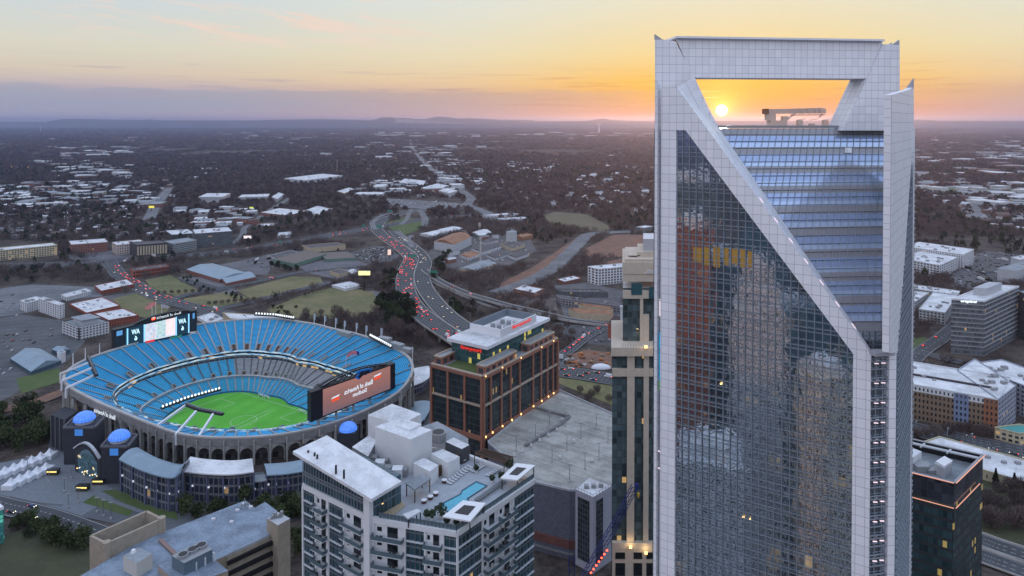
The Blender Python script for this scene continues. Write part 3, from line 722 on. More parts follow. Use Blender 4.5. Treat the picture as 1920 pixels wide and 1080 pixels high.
spk = on(p3, 1712, 164); ms = MB(); ms.slab([spk+Vector((-1.2, 0, -.2)), spk+Vector((.15, 0, -.2)), spk+Vector((.15, 0, 1.7))], .3, n=(0, -1, 0)); ms.build('corner_horn', panel, TW)
# left chamfer: thin glass strip and metal edge with lamps
pier('glass_wall', LEFT, 1233, 1241, 244, 244, .3, glassm, -.3)
pier('corner_strip', LEFT, 1228, 1233.5, 150, 150, .8)
for k in range(19, 62):
    z = FZ0+k*FL; p = on(LEFT, 1237, 700)
    if z > on(LEFT, 1237, 250).z: break
    l_ = MB(); l_.bar((p.x-.4, p.y-.05, z), (p.x+.4, p.y-.45, z), .1, .1); l_.build('sill', mull, TW)
    if k < 37 or k in (50, 51): l2 = MB(); l2.bar((p.x-.3, p.y-.2, z+.5), (p.x+.3, p.y-.5, z+.3), .18, .13); l2.build('lamp', pink_l, TW)
for (y0, y1, c_) in ((560, 592, (.9, .8, .9)), (623, 652, (.0, .35, .7)), (655, 712, (.0, .3, .6)), (714, 730, (.1, .35, .1))):
    l_ = MB(); uvpoly(l_, [on(LEFT, 1236, y1), on(LEFT, 1241, y1+4), on(LEFT, 1241, y0+4), on(LEFT, 1236, y0)], LEFT); l_.build('lit_window', glow('strip_%d' % y0, c_, .7), TW)
# crown: left pillar, beam, right pillar, slanted braces
TH = 5.5
C1 = CROWN
left_p = [on(C1, 1228, 72), on(C1, 1266, 77), on(C1, 1303, 146), on(C1, 1349, 246), on(C1, 1300, 250), on(C1, 1228, 250)]
uvpoly(MB(), left_p, C1, thick=TH, bd=(.24, .97, 0)).build('crown_pillar', panel, TW)
uvpoly(MB(), col_pts(off(FRONT, .2), 1241, 1262, 160, 160, 205), FRONT, thick=5).build('pillar_face', panel, TW)
b2 = off(CROWN, -.35)
beam = [on(b2, 1266, 70), on(b2, 1655, 76), on(b2, 1655, 147.5), on(b2, 1300, 145.5)]
uvpoly(MB(), beam, b2, thick=TH, bd=(.24, .97, 0)).build('crown_beam', panel, TW)
rp = [on(C1, 1600, 147), on(C1, 1625, 147.5), on(C1, 1654, 80), on(C1, 1687, 80), on(C1, 1687, 260), on(C1, 1581, 260), on(C1, 1584, 243)]
rp = [on(C1, 1626, 147), on(C1, 1655, 83), on(C1, 1687, 83), on(C1, 1687, 245), on(C1, 1580, 245)]
uvpoly(MB(), rp, C1, thick=TH).build('crown_pillar', panel, TW)
cap = MB(); cap.bar(on(C1, 1266, 70)-C1[1]*2.5, on(C1, 1655, 76)-C1[1]*2.5, 6.4, .35); cap.build('parapet_cap', cladding, TW)
for (x, y, s_) in ((1228, 74, 1), (1686.5, 84, -1)):
    p = on(off(C1, .02), x, y); ms = MB(); ms.slab([p, p+C1[2]*(1.5*s_), p+Vector((0, 0, 1.0))], .4, n=C1[1]); ms.build('corner_horn', panel, TW)
    p_ = p+Vector((.24, .97, 0))*5; ms = MB(); ms.slab([p_, p_+C1[2]*(1.5*s_), p_+Vector((0, 0, 1.0))], .4, n=C1[1]); ms.build('corner_horn', panel, TW)
# flat roof deck behind the ridge, and the back half of the tower
rz = roofA.z
bk = MB(); L0 = on(CROWN, 1228, 400); E0 = on(SIDE, 1712, 400)
bk.prism([(L0.x, L0.y+1), (roofA.x, roofA.y+.2), (roofB.x, roofB.y+.2), (E0.x, E0.y+8), (E0.x+14, E0.y+32), (L0.x+10, L0.y+45)], 0, rz-.1); bk.build('rear_body', facade('rear_glass', (.20, .22, .25), win=(.03, .05, .06), bay=1.6, flr=3.1, wx=.04, wy=(.2, .95), lit=.01, lits=.3, winrough=.08), TW)
fc = MB(); e2 = on(FRONT, 1240, 300)
fc.prism([(on(LEFT, 1233, 400).x+.6, 124.5), (e2.x+1, e2.y+.9), (on(FRONT, 1600, 400).x, on(FRONT, 1600, 400).y+1.2), (c1.x, c1.y+1.5), (b_.x-1.5, b_.y+2), (roofB.x, roofB.y), (L0.x+1, L0.y+2)], 0, bz-.2); fc.build('core', dark_metal, TW)
MB().bar(roofA+Vector((0, .3, .35)), roofB+Vector((0, .3, .35)), .8, .5).build('roof_edge', hvac, TW)
# roof crane (cleaning rig) on the deck: a thing of its own
cr = gy(1467, 240, 140); CR = thing('roof_crane', 'pale window cleaning crane standing on the roof inside the crown opening', 'crane', (cr.x, cr.y, rz))
crm = mat('crane_glare', (.80, .60, .50), .5); K = 140/F  # peach paleness of overexposed glare put into the base colour
def cx(px): return gy(px, 240, 140).x
def cz(py): return gy(1467, py, 140).z
MB().box(cx(1436), cx(1486), 138.6, 141.4, rz+.05, cz(236)).build('base', crm, CR)
MB().box(cx(1441), cx(1472), 138.9, 141.1, cz(236), cz(226)).build('cabin', crm, CR)
mb = MB(); mb.box(cx(1436), cx(1452), 139.2, 140.8, cz(226), cz(206)); mb.box(cx(1466), cx(1476), 139.3, 140.7, cz(226), cz(218)); mb.build('tower', crm, CR)
MB().bar((cx(1434), 140, cz(209)), (cx(1547), 140, cz(208)), .8, 1.0).build('boom', crm, CR)
for a_, c_ in (((1472, 226), (1490, 212)), ((1480, 216), (1545, 215)), ((1478, 205), (1540, 203)), ((1540, 214), (1534, 220))):
    MB().bar((cx(a_[0]), 139.6, cz(a_[1])), (cx(c_[0]), 139.6, cz(c_[1])), .22).build('strut', crm, CR)
MB().box(cx(1432), cx(1438), 139, 141, cz(214), cz(204)).build('counterweight', rust_roof, CR)
for xx in (1500, 1513, 1526, 1535):
    MB().box(cx(xx), cx(xx+5), 139.4, 140.6, cz(212), cz(203.5)).build('boom_joint', crm, CR)
for i, xx in enumerate((1497, 1520, 1545, 1562, 1578)):
    o = MB().box(cx(xx)-.5, cx(xx)+.5, 139, 140, rz, rz+(.9 if i % 2 else 1.6)).bar((cx(xx)-.5, 139.5, rz+1.6), (cx(xx)+1.2, 139.5, rz+1.9), .12).build('roof_vent', crm)
    o.location = (0, 0, .01); tag(o, 'small metal vent on the roof deck beside the roof crane', 'vent')
MB().box(cx(1655), cx(1672), 138, 139, rz+.02, rz+.5).build('roof_lamp', white_l, TW)
MB().box(cx(1358), cx(1365), 138, 139, rz+.02, rz+.6).build('roof_lamp', white_l, TW)
# towers behind the viewer, seen only as reflections in the glass
def back_tower(x, y, wx, wy, h, m, lab, top=None, rz=0.5, steps=0):
    T = thing('office_tower', lab, 'tower', (x, y, 0))
    def poly(s_): return [(x+cos(rz)*a*wx*s_/2-sin(rz)*b*wy*s_/2, y+sin(rz)*a*wx*s_/2+cos(rz)*b*wy*s_/2) for a, b in ((-1, -1), (1, -1), (1, 1), (-1, 1))]
    MB().prism(poly(1), 0, h).build('wall', m, T)
    z = h
    for i in range(steps):
        s_ = .8-.22*i; MB().prism(poly(s_), z, z+9).build('setback', m, T); z += 9
    MB().prism(poly(.5-.1*steps), z, z+4).build('roof', top or white_roof, T)
    return T
fA = facade('tower_brick', (.42, .16, .11), bay=3.2, flr=3.6, wx=.22, lit=.05)
fB = facade('tower_pale', (.66, .68, .70), bay=3.6, flr=3.8, wx=.2, lit=.04)
fC = facade('tower_dark', (.16, .18, .21), win=(.05, .09, .11), bay=3.0, flr=3.6, wx=.08, wy=(.2, .9), lit=.02)
fD = facade('tower_stone', (.62, .56, .48), bay=5.0, flr=4.0, wx=.26, wy=(.15, .85), lit=.04)
GC = Vector((41.5, 114.6, 0))
def at_ref(px, t_):                           # place on the mirrored line of sight of an image column
    p = on(FRONT, px, 700); d_ = Vector((p.x, p.y, 0)).normalized(); n = FRONT[1]; r = d_-n*(2*d_.dot(n)); return p.x+r.x*t_, p.y+r.y*t_
for px, t_, wx, wy, h, m, lab, st in [
    (1293, 215, 16, 20, 172, fA, 'reddish brick tower mirrored at the left of the skyscraper glass', 0),
    (1352, 250, 22, 22, 150, fC, 'dark office tower mirrored beside the red one in the glass', 0),
    (1418, 200, 20, 22, 141, fB, 'pale stepped tower mirrored in the middle of the skyscraper glass', 2),
    (1475, 260, 26, 24, 128, fC, 'dark glass tower mirrored behind the pale stepped one', 0),
    (1548, 190, 25, 22, 110, fD, 'cream stone tower mirrored at the right of the skyscraper glass', 1),
    (1330, 150, 30, 24, 95, fB, 'low white office block mirrored at the lower left of the glass', 0),
    (1430, 330, 70, 30, 190, fC, 'broad dark tower mirrored highest in the skyscraper glass', 0),
    (1560, 330, 60, 30, 160, fC, 'broad dark tower mirrored behind the cream stone one', 0),
    (1290, 330, 60, 30, 185, fC, 'broad dark tower mirrored behind the reddish one', 0)]:
    x, y = at_ref(px, t_); back_tower(x, y, wx, wy, h, m, lab, steps=st, rz=.75)
# ------------------------------------------------------------------ the stadium
SX, SY = -207.0, 523.0
NA = 180
TH_ = np.arange(NA)*2*pi/NA
def ring(pts, sm=3):
    th, r, z = [], [], []
    for px, py, zz in pts:
        g = gz(px, py, zz); th.append(atan2(g.y-SY, g.x-SX) % (2*pi)); r.append(math.hypot(g.x-SX, g.y-SY)); z.append(zz)
    o = np.argsort(th); th = np.array(th)[o]; r = np.array(r)[o]; z = np.array(z)[o]
    R = np.interp(TH_, th, r, period=2*pi); Zz = np.interp(TH_, th, z, period=2*pi)
    k = np.ones(2*sm+1)/(2*sm+1)
    f = lambda a: np.convolve(np.concatenate([a[-sm:], a, a[:sm]]), k, 'valid')
    return f(R), f(Zz)
def rpt(rg, i, dr=0.0, dz=0.0):
    i %= NA; a = TH_[i]; return Vector((SX+cos(a)*(rg[0][i]+dr), SY+sin(a)*(rg[0][i]+dr), rg[1][i]+dz))
def lerp(ra, rb, f): return (ra[0]*(1-f)+rb[0]*f, ra[1]*(1-f)+rb[1]*f)
RIM = ring([(500, 598, 45), (440, 602, 45), (380, 608, 45), (560, 605, 45), (620, 618, 45), (680, 632, 44), (730, 650, 42), (770, 672, 39), (782, 700, 34), (777, 710, 30), (750, 735, 24), (702, 762, 20),
            (628, 792, 17), (560, 810, 17), (490, 819, 17), (430, 821, 17), (370, 819, 18), (320, 809, 19), (290, 796, 20), (240, 776, 23), (190, 755, 27), (150, 736, 31), (121, 718, 34), (115, 705, 35), (130, 690, 38),
            (165, 672, 41), (235, 652, 43), (300, 630, 44)])
UPB = ring([(205, 742, 21), (225, 722, 23), (270, 700, 25), (330, 684, 27), (400, 668, 28), (450, 661, 28), (500, 664, 28), (560, 678, 28), (620, 693, 27), (680, 707, 25), (716, 722, 21), (694, 742, 17), (644, 770, 13), (560, 798, 12), (430, 808, 12), (330, 797, 13), (270, 782, 15), (225, 765, 18)])
MIT = ring([(212, 752, 17), (232, 733, 18), (275, 711, 20), (330, 695, 21), (400, 679, 22), (450, 672, 22), (500, 675, 22), (560, 688, 22), (620, 704, 21), (672, 720, 19), (692, 732, 16), (676, 746, 14), (628, 772, 11), (560, 796, 10), (430, 805, 10), (335, 794, 10), (280, 780, 12), (235, 765, 14)])
MIB = ring([(255, 772, 9), (275, 755, 10), (330, 727, 11), (400, 708, 12), (450, 703, 12), (500, 706, 12), (560, 722, 12), (610, 738, 12), (642, 749, 11), (644, 760, 10), (606, 780, 8), (560, 795, 8), (430, 803, 8), (345, 794, 8), (300, 785, 8)])
LOT = lerp(MIB, MIB, 0); LOT = (MIB[0]-1.5, MIB[1]-1.8)
FLD = ring([(299, 798, 1.4), (315, 776, 1.4), (345, 758, 1.4), (380, 744, 1.4), (418, 735, 1.4), (455, 733, 1.4), (490, 741, 1.4), (540, 757, 1.4), (586, 775, 1.4), (584, 790, 1.4), (555, 802, 1.4), (490, 814, 1.4), (430, 818, 1.4), (370, 817, 1.4), (320, 809, 1.4)], 2)
for a_ in (LOT, MIB, MIT, UPB): a_[0][:] = np.maximum(a_[0], FLD[0]+2)
for i in range(NA):
    MIT[0][i] = max(MIT[0][i], MIB[0][i]+2); UPB[0][i] = max(UPB[0][i], MIT[0][i]+.6); RIM[0][i] = max(RIM[0][i], UPB[0][i]+3)
ST = thing('stadium', 'large oval open stadium with bright blue seats around a green pitch', 'stadium', (SX, SY, 0))
seat_b = mat('blue_seats', (.012, .38, .72), .6, noise=.10, nscale=.25)
seat_l = mat('light_blue_seats', (.03, .44, .74), .6, noise=.12, nscale=.25)
seat_g = mat('grey_seats', (.34, .36, .38), .6, noise=.12, nscale=.3)
step_m = mat('concrete_steps', (.06, .20, .30), .85)
def deck(name, ra, rb, n, m, arc=None, riser=step_m, rf=.42, wrap=True):
    """stepped terrace between outer ring ra and inner ring rb"""
    mb = MB(); idx = list(arc) if arc else list(range(NA))
    for k in range(n):
        f0, f1 = k/n, (k+1)/n
        A, B = lerp(ra, rb, f0), lerp(ra, rb, f1)
        M1 = lerp(ra, rb, f1-(1/n)*rf)
        Mz = (M1[0], A[1]); 
        for i in idx:
            j = i+1
            # the row of seats (slightly tilted) then the walking strip
            mb.face([rpt(A, i), rpt(A, j), rpt((M1[0], A[1]*.55+B[1]*.45), j), rpt((M1[0], A[1]*.55+B[1]*.45), i)][::-1], 0)
            mb.face([rpt((M1[0], A[1]*.55+B[1]*.45), i), rpt((M1[0], A[1]*.55+B[1]*.45), j), rpt((M1[0], B[1]), j), rpt((M1[0], B[1]), i)][::-1], 1)
            mb.face([rpt((M1[0], B[1]), i), rpt((M1[0], B[1]), j), rpt(B, j), rpt(B, i)][::-1], 1)
    return mb.build(name, [m, riser], ST)
ang_i = lambda deg: int(round((deg % 360)/2)) % NA
far_arc = list(range(0, NA))
deck('upper_deck', RIM, UPB, 26, seat_b)
# grey club seats are on the far right, blue elsewhere
pa = lambda px, py, z: (lambda g: math.degrees(atan2(g.y-SY, g.x-SX)) % 360)(gz(px, py, z))
g0, g1 = pa(672, 742, 17), pa(443, 690, 17)
if g0 > 180: g0 -= 360
garc = [i for i in range(NA) if g0-6 <= 2*i <= g1 or g0-6 <= 2*i-360 <= g1]; barc = [i for i in range(NA) if i not in garc]
gs = deck('club_deck', MIT, MIB, 13, seat_g, garc, concrete_d); gs['label'] = 'club deck of grey seats'
deck('club_deck', MIT, MIB, 13, seat_l, barc)
deck('lower_deck', LOT, FLD, 13, seat_l)
# walls between the tiers
def wallring(name, ra, rb, m, arc=None, uvs=1):
    mb = MB(); u = 0
    for i in (arc or range(NA)):
        a_, b_, c_, d_ = rpt(ra, i), rpt(ra, i+1), rpt(rb, i+1), rpt(rb, i); l_ = (b_-a_).length
        mb.face([a_, b_, c_, d_], 0, [(u, a_.z), (u+l_, b_.z), (u+l_, c_.z), (u, d_.z)]); u += l_
    return mb.build(name, m, ST)
wallring('suite_front', (UPB[0], UPB[1]-1.6), MIT, facade('suite_glass', (.16, .17, .19), bay=4, flr=2.2, wx=.06, wy=(.15, .8), lit=.2, lits=.6))
rb_m = bpy.data.materials.new('ribbon_screen'); rb_m.use_nodes = True; t = NT(rb_m.node_tree); b = t.n['Principled BSDF']
U = t.xyz(t.node('ShaderNodeUVMap').outputs[0])
sn = t.noise(t.vec(t.math('MULTIPLY', U[0], .16), U[1], 0.0), 1.0, 2, .5)
t.put(b.inputs['Emission Color'], t.ramp(sn, [(.40, (.02, .16, .45)), (.47, (.25, .62, .95)), (.58, (.8, .92, 1.0))])); b.inputs['Emission Strength'].default_value = .7
b.inputs['Base Color'].default_value = (.05, .05, .06, 1)
wallring('ribbon_board', (UPB[0]-.5, UPB[1]+1.2), (UPB[0]-.5, UPB[1]-.2), rb_m)
wallring('ribbon_board', (UPB[0]-1.6, UPB[1]-1.2), (UPB[0]-1.6, UPB[1]-2.6), rb_m)
wallring('deck_wall', (MIB[0], MIB[1]), (LOT[0], LOT[1]), concrete)
wallring('field_wall', FLD, (FLD[0]-.2, np.full(NA, .1)), mat('field_wall', (.02, .12, .34), .6))
deck('walkway', (MIB[0]+.2, MIB[1]+.25), (LOT[0]-.5, LOT[1]+.4), 1, concrete)
# rim coping
mb = MB()
for i in range(NA):
    a_, b_ = rpt(RIM, i, .6, .5), rpt(RIM, i+1, .6, .5); mb.bar(a_, b_, 2.0, 1.1)
mb.build('rim_coping', concrete, ST)
# aisles: concrete strips down each deck
def aisle(ra, rb, ths, wd, dz=.55, m=concrete, n=1, name='aisle'):
    for a in ths:
        i = a/2
        def P_(rg, off_):
            i0 = int(math.floor(i)) % NA; f = i-math.floor(i); r = rg[0][i0]*(1-f)+rg[0][(i0+1) % NA]*f; z = rg[1][i0]*(1-f)+rg[1][(i0+1) % NA]*f
            aa = radians(a); tv = Vector((-sin(aa), cos(aa), 0)); return Vector((SX+cos(aa)*r, SY+sin(aa)*r, z+dz))+tv*off_
        MB().face([P_(ra, -wd/2), P_(ra, wd/2), P_(rb, wd/2), P_(rb, -wd/2)][::-1]).build(name, m, ST)
aisle_m = mat('aisle_concrete', (.30, .31, .31), .85, noise=.1)
aisle(RIM, UPB, [x*5.2+2 for x in range(69)], 1.15, m=aisle_m)
aisle(MIT, MIB, [x*7.2+3 for x in range(50)], 1.0, m=mat('aisle_dark', (.10, .11, .12), .85))
aisle(LOT, FLD, [x*8+1 for x in range(45)], 1.0, m=aisle_m)
# vomitories in the upper and club decks: a dark face painted as the shade inside, framed by pale walls
def vomitory(ra, rb, f, a, w_=3.2, l_=5.0):
    i = a/2; i0 = int(i) % NA; rg = lerp(ra, rb, f); rg2 = lerp(ra, rb, min(1, f+.16))
    aa = radians(a); tv = Vector((-sin(aa), cos(aa), 0)); p = Vector((SX+cos(aa)*rg[0][i0], SY+sin(aa)*rg[0][i0], rg[1][i0]+.6)); q_ = Vector((SX+cos(aa)*rg2[0][i0], SY+sin(aa)*rg2[0][i0], rg2[1][i0]+.6))
    mb = MB()
    for s_ in (-1, 1): mb.bar(p+tv*(s_*w_/2), q_+tv*(s_*w_/2), .35, 1.5, 0)
    mb.bar(p+tv*(-w_/2), p+tv*(w_/2), .4, 1.5, 0)
    mb.face([p-tv*(w_/2), p+tv*(w_/2), q_+tv*(w_/2), q_-tv*(w_/2)][::-1], 1); mb.build('stair_tunnel', [aisle_m, mat('tunnel_shade', (.09, .05, .035), .9)], ST)
for x in range(36): vomitory(RIM, UPB, .80, x*10.4+4.6)
for x in range(26): vomitory(MIT, MIB, .82, x*14.4+10.2, 3.0)
# field: turf, markings
pm = bpy.data.materials.new('turf'); pm.use_nodes = True; t = NT(pm.node_tree); b = t.n['Principled BSDF']
co = t.node('ShaderNodeNewGeometry').outputs['Position']; Xp = t.xyz(co)
stripe = t.math('GREATER_THAN', t.math('FRACT', t.math('DIVIDE', t.math('ADD', Xp[0], t.math('MULTIPLY', Xp[1], -.35)), 15.0)), .5)
c = t.mix(stripe, (.10, .42, .035), (.12, .47, .045)); c = t.mix(t.smooth(t.noise(co, .05, 6, .6), .3, .7), c, (.09, .38, .03))  # green raised in the colour to stand in for floodlight
t.put(b.inputs['Base Color'], c); b.inputs['Roughness'].default_value = .9
MATS['turf'] = pm
mb = MB(); mb.face([Vector((p.x, p.y, .35)) for p in [rpt(FLD, i, -.1) for i in range(NA)]]); PT = struct(mb.build('pitch', pm))
CL = [gz(412, 737, 0), gz(575, 774, 0), gz(520, 812, 0), gz(318, 806, 0)]
ax = Vector(); 
def onf(px, py, z=.42): return gz(px, py, z)
def fline(pts, wd=.45, closed=False):
    mb = MB(); P_ = [onf(*p) for p in pts]
    if closed: P_.append(P_[0])
    for a_, b_ in zip(P_, P_[1:]):
        d_ = (b_-a_).normalized(); n = Vector((d_.y, -d_.x, 0))*wd/2; mb.face([a_+n, b_+n, b_-n, a_-n])
    struct(mb.build('pitch_line', mat('pitch_paint', (.42, .60, .36), .8), PT))
fline([(449, 735), (586, 777)]); fline([(586, 777), (545, 804)]); fline([(449, 735), (330, 775)]); fline([(430, 812), (512, 770), (400, 738)][:2])
fline([(441, 774+0), (516, 770)][:0] or [(505, 768), (428, 805)])
c0 = onf(457, 789); mbc = MB()
for i in range(40):
    a0, a1 = 2*pi*i/40, 2*pi*(i+1)/40
    mbc.face([c0+Vector((cos(a)*r, sin(a)*r, 0)) for a, r in ((a0, 9.4), (a0, 9.0), (a1, 9.0), (a1, 9.4))][::-1])
struct(mbc.build('pitch_circle', MATS['pitch_paint'], PT))
fline([(415, 748), (440, 756), (420, 764)]); fline([(545, 790), (525, 783), (556, 771)])
# goals
for gi, (px, py, w_, lab) in enumerate([(566, 775, 7.5, 'white goal at the right end of the pitch nearest the corner'), (489, 745, 5, 'small white goal by the far right edge of the pitch'), (500, 748, 5, 'small white goal beside another on the far touchline')]):
    g = gz(px, py, .4); G = thing('goal', lab, 'goal', tuple(g)); dr = Vector((.86, -.5, 0)); bk_ = Vector((.5, .86, 0))*2.0; h_ = 2.6
    a_, b_ = g-dr*(w_/2), g+dr*(w_/2); up = Vector((0, 0, h_))
    MB().bar(a_, a_+up, .35).build('post', white_paint, G); MB().bar(b_, b_+up, .35).build('post', white_paint, G); MB().bar(a_+up, b_+up, .35).build('crossbar', white_paint, G)
    mb = MB()
    for k in range(7): p = a_+(b_-a_)*(k/6); mb.bar(p+up, p+bk_, .12)
    for k in range(4): mb.bar(a_+up*(1-k/3)+bk_*(k/3), b_+up*(1-k/3)+bk_*(k/3), .12)
    mb.build('net', white_paint, G)
# outside: fascia, arches, columns, back wall
hb_ = np.maximum(RIM[1]-5.2, RIM[1]*.70)
wallring('fascia', (RIM[0]+1.4, RIM[1]+.3), (RIM[0]+1.2, hb_), mat('fascia_concrete', (.26, .255, .25), .85, noise=.15, nscale=.2))
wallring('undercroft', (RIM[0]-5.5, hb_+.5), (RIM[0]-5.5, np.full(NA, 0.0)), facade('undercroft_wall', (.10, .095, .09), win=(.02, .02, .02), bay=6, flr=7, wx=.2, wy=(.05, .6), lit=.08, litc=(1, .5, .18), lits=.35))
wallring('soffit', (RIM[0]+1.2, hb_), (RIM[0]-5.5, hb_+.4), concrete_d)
arch_m = mat('arch_concrete', (.34, .33, .31), .85, noise=.15, nscale=.3)
def arch(a0, a1):
    """one arched bay of the outer wall between two columns"""
    n = 10; mb = MB()
    i0 = (a0+a1)/4
    r = np.interp((a0+a1)/2 % 360, np.degrees(TH_), RIM[0], period=360)+.6; z1 = np.interp((a0+a1)/2 % 360, np.degrees(TH_), hb_, period=360)
    P_ = lambda f, z, dr=0: Vector((SX+cos(radians(a0+(a1-a0)*f))*(r+dr), SY+sin(radians(a0+(a1-a0)*f))*(r+dr), z))
    wd = (P_(1, 0)-P_(0, 0)).length; hr = wd*.5*.86; spring = max(2, z1-hr-1.6)
    xs = [.07+.86*k/n for k in range(n+1)]; zs = [spring+hr*sqrt(max(0, 1-((x-.5)/.43)**2)) for x in xs]
    for dr in (0, -1.6):
        for k in range(n):
            f = [P_(xs[k], zs[k], dr), P_(xs[k+1], zs[k+1], dr), P_(xs[k+1], z1+.4, dr), P_(xs[k], z1+.4, dr)]
            mb.face(f)
    for k in range(n): mb.face([P_(xs[k], zs[k]), P_(xs[k], zs[k], -1.6), P_(xs[k+1], zs[k+1], -1.6), P_(xs[k+1], zs[k+1])])
    for xa, xb in ((-.001, .07), (.93, 1.001)):
        q4 = [P_(xa, 0), P_(xb, 0), P_(xb, 0, -1.6), P_(xa, 0, -1.6)]
        for k in range(4): a_, b_ = q4[k], q4[(k+1) % 4]; up = Vector((0, 0, z1+.4)); mb.face([a_, b_, b_+up, a_+up])
    mb.build('arch', arch_m, ST)
    rb2 = MB(); p = P_(0, 0, .5); rb2.bar(p, Vector((p.x, p.y, z1+4)), 1.1, .9); rb2.build('column', arch_m, ST)
STEP = 5.6
a = 172.0
while a < 385: arch(a, a+STEP-.01); a += STEP
# floodlight banks carried on beams
def bank(pts, beams, lit, name='floodlight_bank', lab=None):
    mb = MB(); P_ = [gz(*p) for p in pts]
    for a_, b_ in zip(P_, P_[1:]): mb.bar(a_, b_, 2.6, 1.2)
    r = mb.build(name, dark_metal, ST)
    for (p, q_) in beams:
        a_ = gz(*p); b_ = gz(*q_); MB().bar(a_, b_, 1.3, 1.3).build('beam', cladding, r); MB().bar((a_.x, a_.y, a_.z), (a_.x, a_.y, a_.z-7), 1.3, 1.3).build('beam', cladding, r)
    for a_, b_ in zip(P_, P_[1:]):
        n = max(2, int((b_-a_).length/2.4))
        for k in range(n):
            c = a_+(b_-a_)*((k+.5)/n); l = MB(); l.bar(c+Vector((0, 0, .7)), c+Vector((0, 0, 1.9)), 1.0, 1.0, 1 if lit else 0); l.build('floodlight', [hvac, white_l], r)
bank([(165, 670, 46), (173, 688, 42), (181, 705, 38)], [((114, 700, 37), (166, 680, 44)), ((116, 714, 36), (172, 690, 42)), ((124, 728, 33), (180, 702, 38))], False)
bank([(347, 758, 26), (372, 768, 26), (418, 777, 26)], [((295, 798, 20), (348, 760, 26)), ((330, 814, 19), (368, 771, 26)), ((373, 818, 18), (400, 776, 26))], False)
bank([(693, 630, 47), (712, 640, 46), (734, 652, 44)], [], True)
bank([(478, 590, 48), (515, 592, 48), (552, 598, 48)], [], True)
bank([(302, 766, 8), (350, 748, 9), (414, 730, 10)], [], True, 'sideline_board')
# press box and small rooftop structures on the far rim
for (x0, x1, y0, y1, z) in ((636, 658, 622, 628, 49), (712, 732, 634, 638, 46), (735, 755, 644, 650, 44), (752, 772, 654, 658, 42)):
    a_, b_ = gz(x0, y0, z), gz(x1, y1, z); mb = MB(); mb.bar(a_, b_, 5, 3.2); mb.build('camera_platform', hvac, ST)
bz_ = gz(500, 790, 0)
# flag poles on the rim
for (px, py, lab, fl) in [(587, 588, 'pole with a drooping flag on the far stadium rim', 1), (607, 592, 'pole with a drooping flag on the far stadium rim', 1), (627, 596, 'pole with a drooping flag on the far stadium rim', 1), (647, 601, 'pole with a drooping flag on the far stadium rim', 1), (667, 605, 'pole with a drooping flag on the far stadium rim', 1), (688, 610, 'pole with a drooping flag on the far stadium rim', 1), (711, 615, 'pole with a drooping flag on the far stadium rim', 1),
                          (782, 650, 'slim pole at the right end of the stadium rim', 0), (165, 653, 'slim bare pole at the left of the stadium rim', 0), (194, 648, 'slim bare pole at the left of the stadium rim', 0), (140, 662, 'slim bare pole at the left of the stadium rim', 0), (383, 604, 'slim bare pole at the left of the stadium rim', 0)]:
    th = None
    # stand it on the rim below this column
    best = min(range(NA), key=lambda i: abs(pix(rpt(RIM, i))[0]-px)+(0 if rpt(RIM, i).y > 500 else 1e3))
    g = rpt(RIM, best, .5, 1.0); t_ = gy(px, py, g.y)
    FP = thing('flagpole', lab, 'pole', tuple(g)); h_ = max(8, t_.z-g.z)
    MB().cyl(g, g+Vector((0, 0, h_)), .35, .2, 6).build('pole', white_paint, FP)
    if fl: mb = MB(); mb.slab([g+Vector((.3, 0, h_)), g+Vector((1.5, .2, h_-.6)), g+Vector((1.2, .3, h_-5)), g+Vector((.3, 0, h_-5.4))], .1); mb.build('flag', mat('flag_cloth', (.35, .42, .5), .8), FP)
# three flags above the big screen
for px, py, c in ((292, 566, (.7, .25, .25)), (285, 572, (.75, .3, .28)), (303, 570, (.45, .45, .5))):
    g = gz(px, 612-(px > 290)*3, 50); t_ = gy(px, py, g.y); FP = thing('flagpole', 'flagpole with a red flag flying behind the big screen' if c[0] > .5 else 'flagpole with a grey flag flying behind the big screen', 'pole', (g.x, g.y, 0))
    MB().cyl((g.x, g.y, 0), t_, .35, .2, 6).build('pole', white_paint, FP)
    mb = MB(); s_ = -1 if c[0] > .5 else 1; mb.slab([t_, t_+Vector((s_*6, 0, -1.5)), t_+Vector((s_*5.6, 0, -4)), t_+Vector((0, 0, -3))], .1); mb.build('flag', mat('flag_%d' % px, c, .8), FP)
# ---------------- the two video boards
def quad_plane(bl, br, tl, yb, ye):
    pass
def board(lab, bl, br, tl, tr, depth, cat='video board'):
    """bl.. = world corners seen from the pitch"""
    B = thing('video_board', lab, cat, tuple(bl)); n = (br-bl).cross(tl-bl).normalized()
    if n.y > 0: n = -n
    mb = MB(); mb.slab([bl, br, tr, tl], depth, n=n); mb.build('cabinet', mat('board_black', (.012, .013, .016), .5), B)
    return B, n
# big screen on the far left: faces right/near. corners by image columns with depths on the rim
yL, yR = gz(216, 655, 44).y+4, gz(366, 618, 45).y+4
bl, br = gy(213, 663, yL), gy(369, 626, yR); tl, tr = gy(213, 622, yL), gy(369, 584, yR)
bl.z = tl.z-14.5*1.06
for q_ in (bl, br, tl, tr): q_.z += 1.2

